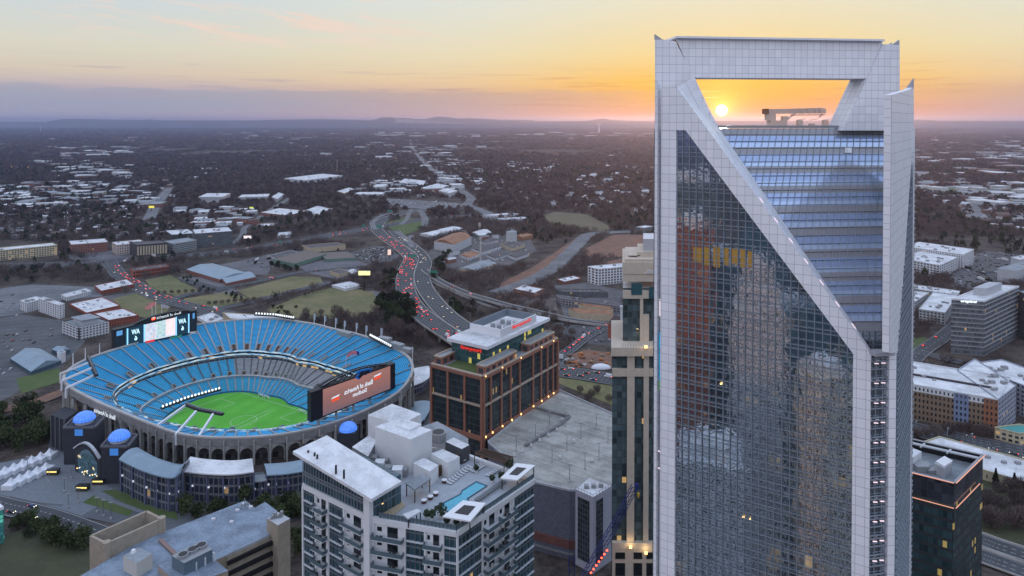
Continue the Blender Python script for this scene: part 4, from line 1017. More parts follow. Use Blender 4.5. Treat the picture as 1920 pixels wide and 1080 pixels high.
BD, bn_ = board('big lit screen with three bright pictures and white letters behind the left seats', bl, br, tl, tr, 5.0)
def bp(u, v, o=.12): return bl*(1-u)*(1-v)+br*u*(1-v)+tl*(1-u)*v+tr*u*v+bn_*o
def bquad(u0, u1, v0, v1, m, name='panel', par=None, o=.12): mb = MB(); mb.slab([bp(u0, v0, o), bp(u1, v0, o), bp(u1, v1, o), bp(u0, v1, o)], .1, n=bn_); return mb.build(name, m, par or BD)
bquad(.13, .91, .04, .93, glow('screen_navy', (.004, .03, .06), 1.0), 'screen')
for u in (.155, .35, .735, .895): bquad(u-.008, u+.008, .06, .92, glow('screen_stripe', (.25, .62, 1.0), 1.3), 'light_stripe', None, .26)
bquad(.36, .725, .08, .90, glow('screen_white', (.75, .85, .95), .8), 'picture_frame', None, .2)
pic = []
for i, cols in enumerate([((.55, .35, .25), (.05, .05, .08), (.75, .8, .9)), ((.02, .12, .12), (.03, .3, .22), (.6, .5, .4)), ((.9, .55, .5), (.95, .25, .12), (.9, .8, .75))]):
    m = bpy.data.materials.new('picture_%d' % i); m.use_nodes = True; t = NT(m.node_tree); b = t.n['Principled BSDF']
    co = t.node('ShaderNodeNewGeometry').outputs['Position']
    t.put(b.inputs['Emission Color'], t.ramp(t.noise(co, .6+.1*i, 3, .6), [(.40, cols[0]), (.46, cols[1]), (.53, cols[2]), (.60, cols[1])])); b.inputs['Emission Strength'].default_value = 1.0
    bquad(.375+i*.119, .375+i*.119+.107, .12+.02*i, .90, m, 'picture', None, .34)
for u0, u1 in ((.012, .118), (.925, .99)):
    bquad(u0, u1, .10, .93, glow('side_panel', (.004, .01, .02), 1.0), 'side_panel'); bquad(u0+.02, u1-.02, .66, .90, glow('emblem_panel', (.10, .30, .62), 1.0), 'emblem_panel', None, .25)
ud = (tl-bl).normalized(); xd = (br-bl).normalized(); Wb_ = (br-bl).length; Hb_ = (tl-bl).length
lt = glow('letters_cyan', (.6, .92, 1.0), 1.3)
for uc in (.25, .815):
    text('letters', 'AW', bp(uc-.05, .56, .3), xd, ud, Wb_*.095, lt, BD, mirror=True, height=Hb_*.26, bold=.02)
    text('letters', '6', bp(uc-.018, .24, .3), xd, ud, Wb_*.035, lt, BD, mirror=True, height=Hb_*.25, bold=.02)
# arched header with the name
hd = MB(); N = 14; pts = [bp(.22+.72*k/N, 1.0+.20*sin(pi*k/N)**.7, -1.0) for k in range(N+1)]
hd.slab(pts+[bp(.94, .97, -1.0), bp(.22, .97, -1.0)], 3, n=bn_); hd.build('arched_header', MATS['board_black'], BD)
wl = glow('sign_white', (.75, .82, .92), .9)
text('sign_letters', 'Bank of America', bp(.50, 1.015, -.8), xd, ud, Wb_*.30, wl, BD, mirror=True, height=Hb_*.17, bold=.01)
def flaglogo(o, xd, ud, w_, h_, par, m1, m2):
    for k, (a0, a1) in enumerate(((0, .22), (.30, .52), (.60, .82))):
        mb = MB(); mb.slab([o+xd*(w_*0)+ud*(h_*a0), o+xd*w_*.85+ud*(h_*(a0+.05)), o+xd*w_+ud*(h_*(a1+.12)), o+xd*(w_*.15)+ud*(h_*a1)], .08); mb.build('emblem_stripe', m1 if k < 2 else m2, par)
flaglogo(bp(.44, 1.03, -.7), xd, ud, Wb_*.045, Hb_*.15, BD, red_l, wl)
text('sponsor_letters', 'Harris Teeter', bp(.05, -.12, .2), xd, ud, Wb_*.22, wl, BD, mirror=True, height=Hb_*.11)
text('sponsor_letters', "LOWE'S", bp(.91, -.02, .2), xd, ud, Wb_*.08, wl, BD, mirror=True, height=Hb_*.13)
text('sponsor_letters', 'Novant', bp(.66, -.03, .2), xd, ud, Wb_*.14, glow('sign_green', (.05, .45, .25), .9), BD, mirror=True, height=Hb_*.10)
bquad(.36, .47, .0, .10, glow('sign_red', (.8, .03, .03), .9), 'red_panel', None, .4)
# near board: stands over the right of the bowl
YL2 = gz(601, 848, 0).y; YR2 = gz(742, 790, 0).y
bl, br = gy(583, 792, YL2), gy(741, 727, YR2); tl, tr = gy(583, 736, YL2), gy(741, 681, YR2)
BD2, bn_ = board('huge video screen with a reddish sunset picture above the arches on the right', bl, br, tl, tr, 5.0)
ud = (tl-bl).normalized(); xd = (br-bl).normalized(); Wb_ = (br-bl).length; Hb_ = (tl-bl).length
m = bpy.data.materials.new('sunset_picture'); m.use_nodes = True; t = NT(m.node_tree); b = t.n['Principled BSDF']
co = t.node('ShaderNodeNewGeometry').outputs['Position']; xx = t.xyz(co)
f = t.math('ADD', t.math('MULTIPLY', t.noise(t.vec(t.math('MULTIPLY', xx[0], .25), 0.0, xx[2]), .06, 3, .5), .5), t.math('DIVIDE', t.math('SUBTRACT', xx[2], bl.z), 60))
b.inputs['Base Color'].default_value = (.03, .03, .03, 1)
t.put(b.inputs['Emission Color'], t.ramp(f, [(.2, L3(92, 88, 104)), (.42, L3(140, 98, 94)), (.62, L3(160, 112, 104))])); b.inputs['Emission Strength'].default_value = 1
bquad(.13, .935, .05, .96, m, 'screen', BD2)
MB().slab([bp(0, 0, .2), bp(.125, 0, .2), bp(.125, 1, .2), bp(0, 1, .2)], .3, n=bn_).build('end_panel', MATS['board_black'], BD2)
text('sign_letters', 'Bank of America', bp(.37, .50, .3), xd, ud, Wb_*.34, wl, BD2, mirror=True, height=Hb_*.17, bold=.02)
text('sign_letters', 'Stadium', bp(.47, .30, .3), xd, ud, Wb_*.17, wl, BD2, mirror=True, height=Hb_*.15, bold=.02)
for o_ in (bp(.22, .40, .3), bp(.72, .62, .3)): flaglogo(o_, xd, ud, Wb_*.10, Hb_*.20, BD2, glow('sign_orange', (.85, .08, .02), 1.0), wl)
# truss on top and the angular blue emblem
tr_m = MB(); N = 12
for k in range(N):
    p0, p1 = bp(.12+.8*k/N, 1+.20*sin(pi*k/N), -2), bp(.12+.8*(k+1)/N, 1+.20*sin(pi*(k+1)/N), -2); q0_, q1_ = bp(.12+.8*k/N, 1.0, -2), bp(.12+.8*(k+1)/N, 1.0, -2)
    tr_m.bar(p0, p1, .8); tr_m.bar(q0_, p1, .4); tr_m.bar(p0, q1_, .4); tr_m.bar(p0+bn_*-3, p1+bn_*-3, .6)
tr_m.build('truss', dark_metal, BD2)
em = [(.50, .98), (.53, 1.06), (.52, 1.16), (.56, 1.20), (.60, 1.17), (.66, 1.16), (.71, 1.08), (.67, 1.07), (.70, 1.00), (.645, 1.01), (.63, .94), (.60, .98), (.56, .93), (.545, .86), (.52, .92)]
mb = MB(); mb.slab([bp(u, v, .5) for u, v in em], .5, n=bn_); mb.build('emblem', glow('emblem_blue', (.0, .06, .28), 1.0), BD2)
mb = MB(); mb.slab([bp(.505+(u-.5)*.8+.02, .985+(v-.98)*.7, .65) for u, v in em], .1, n=bn_); mb.build('emblem_inner', mat('emblem_black', (.01, .012, .02), .5), BD2)
for u in (.1, .3, .5, .7, .9):
    p = bp(u, 0.02, -2.5); MB().bar((p.x, p.y, 8), p, 1.4, 1.4).build('support', concrete, BD2)
# floating flag kite over the seats
g = gz(655, 672, 42)
K = thing('flag', 'red white and blue flag hanging in the air over the blue seats', 'flag', (g.x, g.y, g.z))
mb = MB()
for k in range(5): mb.slab([g+Vector((-2+k*1.9, 0, 1.4*sin(k*.7)+k*.6)), g+Vector((-.1+k*1.9, 0, 1.4*sin(k*.7+.7)+k*.6+.6)), g+Vector((-.1+k*1.9, 0, 1.4*sin(k*.7+.7)+k*.6+3.4)), g+Vector((-2+k*1.9, 0, 1.4*sin(k*.7)+k*.6+2.8))], .1, m=1 if k == 4 else 0, n=(0, -1, 0))
mb.build('cloth', [mat('flag_pinkred', (.65, .22, .25), .7), mat('flag_navy', (.03, .04, .25), .7)], K)
MB().bar(g+Vector((-3, 0, -7)), g+Vector((-2, 0, 2)), .25).build('pole', white_paint, K)
# mirrored name on the rim, left
i_ = ang_i(pa(206, 772, 24)); p = gz(181, 764, 24.2); q_ = gz(228, 782, 21.5); 
text('rim_sign', 'Bank of America', p+Vector((-.4, -2.2, -2.2)), (q_-p).normalized(), (0, 0, 1), (q_-p).length*.85, wl, ST, mirror=True, height=3.2, bold=.02)
# ------------------------------------------------------------------ generic buildings
def parp(A, B, C): return [A, B, C, A+C-B]
def inset(poly, d_):
    c = sum((Vector((p[0], p[1], 0)) for p in poly), Vector())/len(poly); out = []
    for p in poly:
        v = c-Vector((p[0], p[1], 0)); out.append(Vector((p[0], p[1], 0))+v*(d_/max(v.length, .1)*1.4))
    return out
def bld(name, lab, cat, Lp, Np, Rp, yb, wall, roof=white_roof, group=None, par=.8, win=None, units=0, pitched=None, zb=0.0, up=1.0, winm=None, parm=None, trim=None):
    """Lp,Np,Rp: image points of three roof corners (left, nearest, right); yb: image row of the nearest corner's foot"""
    g = gz(Np[0], yb, zb); z = gy(Np[0], Np[1], g.y).z
    A, B, C = gz(*Lp, z), gz(*Np, z), gz(*Rp, z); poly = parp(A, B, C)
    T = thing(name, lab, cat, (B.x, B.y, zb), group)
    a = (B-A).cross(C-B).z
    MB().prism(poly, zb, z-(par if not pitched else 0), 0).build('wall', wall, T)
    if pitched:
        long_ = (B-A).length > (C-B).length; h = z+pitched
        D = poly[3]
        if long_: m1, m2 = (B+C)/2, (A+D)/2; f1 = [A, B, m1, m2]; f2 = [C, D, m2, m1]; e = [[B, C, m1], [D, A, m2]]
        else: m1, m2 = (A+B)/2, (C+D)/2; f1 = [B, C, m2, m1]; f2 = [D, A, m1, m2]; e = [[A, B, m1], [C, D, m2]]
        for q_ in (m1, m2): q_.z = h
        rf = MB(); rf.face(f1, 0); rf.face(f2, 0)
        for q_ in e: rf.face(q_, 0)
        rf.build('roof', roof, T)
    else:
        sg = 1 if a > 0 else -1
        rm_ = MB(); ins = inset(poly, .4); rm_.face([(p[0], p[1], z-par+.05) for p in (ins if sg > 0 else ins[::-1])]); r = rm_.build('roof', roof, T)
        pm_ = MB()
        for i in range(4): p, q_ = poly[i], poly[(i+1) % 4]; pm_.bar((p.x, p.y, z-par/2), (q_.x, q_.y, z-par/2), .5, par)
        pm_.build('parapet', parm or trim or wall, T)
        for k in range(units):
            u_, v_ = random.uniform(.15, .85), random.uniform(.15, .85); c = A+(B-A)*u_+(C-B)*v_; s_ = random.uniform(1.0, 2.2)*up
            o = MB(); o.box(c.x-s_, c.x+s_, c.y-s_*.7, c.y+s_*.7, z-par+.06, z-par+.06+s_*1.1); o.build('roof_unit', hvac, T)
    if win:
        # win = (floors, bays on the left face, bays on the right face, width share, height share)
        nf, nl, nr, wf, hf = win; fh = (z-zb-par)/nf; cnt = 0; extra = MB(); me = {}
        for (p, q_, nb) in ((A, B, nl), (B, C, nr)):
            if not nb: continue
            d_ = (q_-p); d_.z = 0; l = d_.length; d_.normalize(); n = Vector((d_.y, -d_.x, 0))
            if n.y > 0: n = -n
            bw = l/nb; key = (round(bw, 3), p.x)
            for f_ in range(nf):
                for b_ in range(nb):
                    o_ = Vector((p.x, p.y, 0))+d_*(bw*(b_+.5))+n*.06; zc = zb+fh*(f_+.52); w2, h2 = bw*wf/2, fh*hf/2
                    q4 = [o_-d_*w2+Vector((0, 0, zc-h2)), o_+d_*w2+Vector((0, 0, zc-h2)), o_+d_*w2+Vector((0, 0, zc+h2)), o_-d_*w2+Vector((0, 0, zc+h2))]
                    if cnt < 98: MB().slab(q4, .12, n=n).build('window', winm or dark_glass, T)
                    else: extra.slab(q4, .12, n=n)
                    cnt += 1
        if extra.f: extra.build('upper_windows', winm or dark_glass, T, kind='stuff')
    CLEAR.append(([Vector((p.x, p.y, 0)) for p in poly], -1))
    T['_z'] = z
    return T, poly, z
W = facade
f_white = W('f_white', (.62, .64, .66), bay=3.2, flr=3.2)
f_pale = W('f_pale', (.46, .48, .50), bay=3.4, flr=3.3)
f_brick = W('f_brick', (.24, .10, .075), bay=3.2, flr=3.6)
f_dark = W('f_dark', (.085, .09, .10), bay=3.0, flr=3.3, win=(.05, .07, .08), wx=.2)
f_tan = W('f_tan', (.40, .34, .25), bay=4.5, flr=4.0, lit=.02)
f_yel = W('f_yellow', (.50, .44, .30), bay=3.6, flr=3.2, wx=.2, lit=.1)
f_grey = W('f_grey', (.28, .30, .31), bay=4.0, flr=3.0, wx=.04, wy=(.4, .85), lit=0)
f_shed = W('f_shed', (.50, .52, .55), bay=9, flr=9, wx=.35, wy=(.1, .3), lit=.05)
w_white = mat('wall_white', (.58, .60, .62), .8, noise=.06); w_tan = mat('wall_tan', (.42, .35, .25), .85, noise=.1); w_green = mat('wall_green', (.11, .20, .16), .7, noise=.1)
w_pale = mat('wall_pale', (.42, .44, .46), .8, noise=.1)
B = bld
B('apartment_block', 'long apartment block with yellow and grey bays at the far left edge', 'apartments', (-60, 475), (107, 459), (98, 455), 478, f_yel, white_roof, units=3)
B('apartment_block', 'brick apartment block with raised white parapets left of the interstate', 'apartments', (134, 458), (202, 453), (196, 447), 471, f_brick, white_roof, units=3, parm=w_white)
B('office_block', 'white and brown office block beside the dark arched building', 'offices', (219, 459), (272, 454), (262, 449), 473, W('f_wb', (.50, .42, .38), bay=3.5, flr=4), white_roof, units=5)
B('office_block', 'dark brick building with tall pale arched windows beyond the interstate', 'offices', (256, 459), (314, 455), (300, 450), 478, mat('black_brick', (.05, .05, .055), .8), dark_roof, win=(1, 11, 0, .6, .75), winm=mat('arch_window', (.42, .36, .26), .5))
B('car_park_deck', 'grey multi storey car park right of the dark arched building', 'car park', (324, 457), (369, 450), (352, 445), 468, f_grey, grey_roof)
B('apartment_block', 'wide dark apartment complex with white roofs at left beyond the interstate', 'apartments', (366, 438), (436, 433), (428, 425), 459, f_dark, white_roof, units=8)
B('apartment_block', 'low dark block with flat white roof left of the wide dark complex', 'apartments', (322, 440), (366, 437), (352, 429), 447, f_dark, white_roof, units=6)
B('warehouse', 'long low red brick warehouse behind the dark apartment complex', 'warehouse', (354, 418), (400, 416), (408, 412), 425, f_brick, white_roof)
B('mill_building', 'long red brick mill with rows of tall windows by the underpass', 'building', (250, 508), (317, 499), (310, 494), 512, brick, dark_roof, win=(2, 16, 0, .55, .6), units=5)
B('school_building', 'low brick hall under a broad grey metal roof with skylights', 'school', (349, 505), (412, 524), (462, 511), 531, f_brick, blue_roof, pitched=3.0)
B('school_building', 'smaller grey metal roofed wing with pale entrance joined to the brick hall', 'school', (412, 520), (424, 531), (480, 519), 537, f_brick, blue_roof, pitched=2.0)
B('mill_building', 'long brick building with white roof beside the busy street', 'building', (177, 535), (190, 545), (252, 532), 553, brick, white_roof, units=4, win=(2, 4, 18, .5, .5))
B('hotel', 'front wing of the white hotel with columns of small windows', 'hotel', (72, 559), (111, 572), (121, 569), 598, w_white, white_roof, win=(6, 9, 2, .35, .45), units=3)
B('hotel', 'left wing of the white hotel beside the big car park', 'hotel', (38, 563), (50, 568), (80, 560), 586, w_white, white_roof, win=(5, 3, 7, .35, .45), units=2)
B('apartment_block', 'white apartment block with stepped gables behind the white flat roof', 'apartments', (115, 552), (125, 557), (171, 545), 565, w_white, white_roof, win=(3, 2, 12, .4, .5), units=2)
B('warehouse', 'brick warehouse with a big white flat roof and small skylights', 'warehouse', (130, 569), (162, 586), (225, 572), 592, brick, white_roof, units=12, up=.6)
B('warehouse', 'brick warehouse with white roof directly left of the big screen', 'warehouse', (176, 587), (204, 600), (260, 590), 613, brick, white_roof, units=8, up=.6, win=(2, 6, 12, .3, .4))
T, poly, z = B('car_park_deck', 'white framed four storey office car park left of the big screen', 'car park', (118, 602), (148, 613), (203, 602), 637, mat('deck_dark', (.05, .055, .06), .8), grey_roof)
for k in range(5):
    mb = MB(); zz = 1.5+k*(z-2.4)/4
    for i in (0, 1): p, q_ = poly[i], poly[i+1]; mb.bar((p.x, p.y, zz), (q_.x, q_.y, zz), .8, 1.1)
    mb.build('deck_edge', w_white, T)
for i, n in ((0, 5), (1, 9)):
    for k in range(n+1): p = poly[i]+(poly[i+1]-poly[i])*(k/n); MB().bar((p.x, p.y, 0), (p.x, p.y, z-1), 1.0, 1.0).build('column', w_white, T)
c = sum(poly, Vector())/4; MB().prism([c+(p-c)*.55 for p in poly], z-.8, z+3.5).build('stair_head', w_pale, T)
MB().prism([c+(p-c)*.66 for p in poly], z+3.5, z+4.2).build('upper_roof', grey_roof, T)
B('market_hall', 'blue grey gable roofed hall with small white towers by the railway', 'hall', (19, 672), (58, 697), (115, 676), 704, mat('hall_blue', (.05, .09, .13), .7), blue_roof, pitched=5)
B('tower_house', 'small white tower beside the blue grey gabled hall', 'tower', (107, 660), (114, 663), (123, 659), 682, w_white, blue_roof)
B('hut', 'small blue roofed pavilion behind the white tower', 'pavilion', (97, 655), (112, 661), (132, 655), 668, mat('hall_blue', (.05, .09, .13), .7), blue_roof, pitched=2)
B('exhibition_hall', 'tan hall with a vast white roof behind the stadium rim', 'hall', (418, 585), (432, 597), (560, 606), 625, w_tan, white_roof, units=6, up=.5)
B('shed', 'low white roofed shed between the big screen and the tan hall', 'shed', (370, 594), (392, 606), (420, 597), 612, w_white, white_roof, units=3)
B('factory', 'tan factory block with dark flat roof beyond the green warehouse', 'factory', (581, 465), (648, 459), (632, 454), 468, w_tan, dark_roof)
B('warehouse', 'low green warehouse with a long brown roof', 'warehouse', (512, 486), (553, 494), (612, 476), 501, w_green, mat('brown_roof', (.15, .125, .11), .85, noise=.15), par=.3)
B('warehouse', 'right wing of the green warehouse with brown roof', 'warehouse', (598, 474), (612, 486), (668, 483), 491, w_green, MATS['brown_roof'], par=.3)
B('warehouse', 'dark roofed depot beside the row of evergreen trees', 'warehouse', (502, 479), (517, 485), (562, 474), 489, w_pale, dark_roof, units=3)
B('workshop', 'small tan workshop near the yellow billboard', 'workshop', (619, 508), (636, 514), (654, 509), 521, w_tan, dark_roof)
B('workshop', 'small white shed beside the tan workshop', 'workshop', (652, 508), (660, 513), (672, 509), 517, w_pale, white_roof, pitched=1.0)
B('depot', 'low sprawling white depot at the top of the large lawn', 'depot', (622, 534), (647, 541), (680, 534), 546, w_white, white_roof, units=6, up=.5)
B('shed', 'white shed beyond the interstate among bare trees', 'shed', (520, 442), (546, 440), (547, 434), 445, w_white, white_roof)
B('warehouse', 'wide white roofed warehouse with brick end at the wood edge', 'warehouse', (487, 398), (540, 404), (575, 395), 410, f_brick, white_roof, units=4)
B('warehouse', 'white warehouse right of the one with a brick end', 'warehouse', (568, 396), (598, 402), (624, 391), 406, f_shed, white_roof, units=3)
B('shop', 'low building with a red band and white roof left of the woods', 'shop', (478, 424), (515, 423), (520, 418), 427, f_brick, white_roof)
B('apartment_block', 'broad white apartment block far off above the bare woods', 'apartments', (533, 334), (572, 338), (643, 329), 345, f_white, white_roof, units=6)
B('apartment_block', 'pale green apartment block left of the hill road', 'apartments', (372, 369), (418, 369), (432, 362), 380, f_pale, white_roof, units=3)
B('apartment_block', 'pale apartment block near the hill road with grey walls', 'apartments', (447, 370), (502, 368), (506, 363), 377, f_pale, white_roof, units=3)
B('apartment_block', 'narrow pale block beside the hill road', 'apartments', (509, 369), (520, 373), (533, 364), 379, f_pale, white_roof)
B('office_block', 'tan office building below the far white apartments', 'offices', (632, 358), (645, 362), (667, 355), 366, f_tan, white_roof, units=2)
B('office_block', 'white and green low block in the middle distance', 'offices', (665, 364), (716, 364), (721, 360), 371, f_white, white_roof)
B('apartment_block', 'white apartment block left of the boulevard, farthest of three', 'apartments', (748, 342), (792, 347), (800, 339), 352, f_white, white_roof, units=3)
B('apartment_block', 'white apartment block with a taller middle left of the boulevard', 'apartments', (790, 352), (812, 357), (842, 348), 363, f_white, white_roof, units=3)
B('apartment_block', 'white four storey block nearest the bend of the boulevard', 'apartments', (822, 357), (843, 362), (858, 357), 371, w_white, white_roof, win=(4, 7, 6, .5, .45), units=3)
B('factory', 'white and blue factory with stepped roofs above the steelworks', 'factory', (931, 409), (942, 412), (993, 409), 419, W('f_bw', (.45, .48, .52), bay=9, flr=9, wx=.3, wy=(.1, .3)), white_roof, units=6)
B('factory', 'long low factory shed with white roof behind the steelworks', 'factory', (905, 403), (928, 404), (972, 400), 409, f_shed, white_roof)
B('mill_building', 'grey mill with a rust coloured pitched roof beside the highway', 'building', (814, 452), (852, 459), (884, 444), 475, w_pale, rust_roof, pitched=6)
B('mill_building', 'rust roofed shed behind the grey mill', 'building', (850, 444), (866, 447), (880, 440), 455, w_pale, rust_roof, pitched=3)
B('warehouse', 'row of white shed roofs at the top of the steelworks', 'warehouse', (788, 438), (812, 443), (852, 434), 447, w_pale, white_roof, pitched=2)
B('warehouse', 'low shed with striped pale roof right of the white shed row', 'warehouse', (822, 430), (845, 434), (870, 428), 437, w_pale, white_roof, pitched=1)
B('workshop', 'pale green workshop with a gable in the steelworks', 'workshop', (884, 436), (900, 443), (922, 436), 448, w_green, white_roof, pitched=3)
B('silo_tower', 'tall grey steel tower of the steelworks', 'tower', (949, 434), (958, 436), (969, 433), 459, w_pale, grey_roof)
B('workshop', 'tan works building in front of the tall grey tower', 'workshop', (937, 458), (962, 466), (984, 458), 472, w_tan, dark_roof)
B('workshop', 'rust walled works hall right of the tall grey tower', 'workshop', (968, 441), (980, 445), (1000, 440), 452, rust_roof, rust_roof)
B('storehouse', 'low storehouse with a wide curved grey roof', 'storehouse', (862, 503), (893, 508), (932, 493), 513, w_tan, grey_roof, pitched=2.5)
for i, (a_, b_, c_, y_, lab) in enumerate([((884, 466), (905, 473), (940, 462), 479, 'dark roofed works shed below the steel stacks'), ((912, 478), (930, 485), (962, 474), 489, 'grey shed with ridged roof in the steelworks yard'),
        ((862, 478), (880, 484), (900, 476), 489, 'low rusty shed at the left of the steelworks yard'), ((952, 478), (968, 484), (992, 476), 489, 'small dark shed by the railway curve'), ((900, 452), (914, 456), (934, 450), 461, 'dark conveyor house among the steelworks stacks')]):
    B('works_shed', lab, 'shed', a_, b_, c_, y_, w_pale if i % 2 else f_shed, dark_roof if i != 2 else rust_roof, pitched=2)
B('shop', 'brick and white shop with a white flat roof below the grey strip', 'shop', (963, 541), (1002, 549), (1019, 541), 560, W('f_shop', (.30, .16, .13), bay=4, flr=4), white_roof, units=4)
T, poly, z = B('apartment_block', 'new white apartment block with stepped roofs left of the stone tower', 'apartments', (1102, 499), (1122, 504), (1200, 497), 535, w_white, white_roof, win=(6, 3, 14, .5, .6), units=3)
B('shop', 'low brick building with white roof in front of the new white block', 'shop', (1044, 523), (1058, 528), (1090, 521), 534, f_brick, white_roof, units=3)
B('row_houses', 'long dark row of townhouses, upper row left of the stone tower', 'houses', (1041, 541), (1056, 547), (1140, 548), 557, f_dark, dark_roof, units=8, up=.7)
B('row_houses', 'long dark row of townhouses, lower row left of the stone tower', 'houses', (1042, 552), (1052, 559), (1165, 574), 572, W('f_town', (.22, .22, .24), bay=4, flr=3, wx=.2), dark_roof, units=8, up=.7)
B('clubhouse', 'tan clubhouse with red tiled roofs by the car park', 'clubhouse', (1066, 577), (1080, 586), (1150, 590), 600, w_tan, rust_roof, pitched=2.5, )
B('clubhouse', 'rear wing of the tan clubhouse with red tiles', 'clubhouse', (1085, 570), (1096, 574), (1150, 580), 584, w_tan, rust_roof, pitched=2)
B('church', 'red brick church with dark pitched roof beside the stone tower', 'church', (1140, 606), (1166, 617), (1190, 610), 645, brick, mat('church_roof', (.07, .05, .055), .9), pitched=7)
B('car_park_deck', 'small concrete deck structure by the upper left of the glass skyscraper', 'car park', (1192, 425), (1208, 427), (1226, 424), 437, f_grey, white_roof)
# right of the skyscraper
T, poly, z = B('apartment_block', 'white apartment block under construction, nearer of two right of the skyscraper', 'apartments', (1690, 484), (1762, 497), (1796, 482), 521, w_white, white_roof, win=(5, 12, 10, .5, .5), units=10)
B('apartment_block', 'white apartment block with roof terraces, farther of two right of the skyscraper', 'apartments', (1700, 462), (1806, 477), (1826, 467), 504, f_white, white_roof, units=8)
B('apartment_block', 'grey and white housing block with a yellow bay beside the tower', 'apartments', (1723, 579), (1772, 586), (1795, 553), 609, W('f_gw', (.42, .45, .46), bay=3.5, flr=3.1, wx=.22), white_roof, units=5)
B('apartment_block', 'long white roofed housing block behind the one with a yellow bay', 'apartments', (1690, 538), (1796, 553), (1800, 545), 566, f_pale, white_roof, units=10)
B('apartment_block', 'narrow housing wing close to the right side of the skyscraper', 'apartments', (1690, 562), (1716, 565), (1742, 548), 588, f_pale, white_roof, units=4)
T, poly, z = B('office_building', 'glass office building with white sign letters and white floor bands', 'offices', (1784, 560), (1846, 564), (1911, 536), 668, W('f_lend', (.15, .16, .17), win=(.05, .06, .07), bay=1.6, flr=4.4, wx=.05, wy=(.24, .95), lit=.01, winrough=.2), white_roof, par=1.2, parm=white_paint)
for k in range(1, 12):
    zz = 4+k*4.4
    if zz > z: break
    mb = MB()
    for i in (0, 1): p, q_ = poly[i], poly[i+1]; mb.bar((p.x, p.y, zz), (q_.x, q_.y, zz), .7, .35)
    mb.build('floor_band', w_pale, T)
c = sum(poly, Vector())/4; MB().prism([c+(p-c)*.42+Vector((4, 4, 0)) for p in poly], z-1.2, z+6).build('plant_room', w_pale, T)
A_, B_ = poly[0], poly[1]; xd_ = (B_-A_).normalized(); text('sign_letters', 'lendingtree', A_+xd_*((B_-A_).length*.27)+Vector((0, -.6, -3.3)), xd_, (0, 0, 1), (B_-A_).length*.48, white_l, T, mirror=True, height=3.0, bold=.02)
B('office_block', 'grey office block behind the glass office at the right edge', 'offices', (1895, 482), (1912, 487), (1960, 478), 512, w_pale, white_roof, units=4)
B('office_block', 'white striped office with terraces at the right edge', 'offices', (1870, 503), (1904, 508), (1950, 495), 532, w_pale, grey_roof, units=3)
B('office_block', 'dark office wing at the right edge behind the glass office', 'offices', (1908, 545), (1925, 552), (1980, 545), 640, f_dark, grey_roof)
# brick and blue apartment block by the avenue
Tm, poly, z = B('apartment_block', 'brown brick apartment block with white top storey and a blue bay', 'apartments', (1640, 707), (1872, 748), (1895, 707), 818, mat('apt_brick', (.20, .145, .10), .85, noise=.12), white_roof, win=(6, 30, 6, .42, .5), units=4, par=1.0, parm=w_white)
A_, B_ = poly[0], poly[1]; L_ = (B_-A_).length; xd_ = (B_-A_).normalized(); n_ = Vector((xd_.y, -xd_.x, 0)); n_ = n_ if n_.y < 0 else -n_
def fpan(u0, u1, z0, z1, m, nm): mb = MB(); o_ = Vector((A_.x, A_.y, 0))+n_*.03; mb.slab([o_+xd_*u0*L_+Vector((0, 0, z0)), o_+xd_*u1*L_+Vector((0, 0, z0)), o_+xd_*u1*L_+Vector((0, 0, z1)), o_+xd_*u0*L_+Vector((0, 0, z1))], .1, n=n_); mb.build(nm, m, Tm)
fpan(0, .66, z-5.2, z-1, w_white, 'upper_panel'); fpan(.66, .775, 5, z-1, mat('bay_blue', (.17, .22, .34), .7), 'blue_bay'); fpan(.775, .89, z-5.2, z-1, w_white, 'upper_panel'); fpan(.89, 1, 4, z-1, mat('bay_orange', (.26, .11, .06), .8), 'orange_bay')
for k in range(46):
    p = A_+xd_*(L_*(.1+k*.0185)); q_ = (poly[2]-poly[1])*.42
    if k < 44: MB().box(p.x+q_.x-.7, p.x+q_.x+.7, p.y+q_.y-.7, p.y+q_.y+.7, z-.95, z+.4).build('roof_unit', mat('dark_unit', (.06, .05, .06), .7), Tm)
B('apartment_block', 'rear wing of the brown block with white roof running away', 'apartments', (1795, 693), (1872, 748), (1905, 722), 818, W('f_rear', (.30, .33, .40), bay=3.4, flr=3.4), white_roof, units=8)
B('apartment_block', 'right wing of the brown block reaching the right edge of view', 'apartments', (1812, 682), (1920, 722), (1990, 712), 782, W('f_rear', (.30, .33, .40), bay=3.4, flr=3.4), white_roof, units=10)
B('apartment_block', 'left rear wing of the brown block against the skyscraper', 'apartments', (1650, 690), (1738, 722), (1760, 702), 760, f_pale, white_roof, units=8)
B('pavilion', 'yellow lit low entrance building at the corner of the brown block', 'pavilion', (1865, 800), (1912, 812), (1960, 806), 835, f_yel, mat('teal_roof', (.06, .30, .28), .5), units=0)
B('long_shed', 'long cream shed with a pale blue roof at the lower right', 'shed', (1700, 838), (1930, 905), (1990, 880), 926, mat('cream_wall', (.46, .42, .28), .85), white_roof, units=6, up=.7, win=(1, 14, 0, .12, .4))

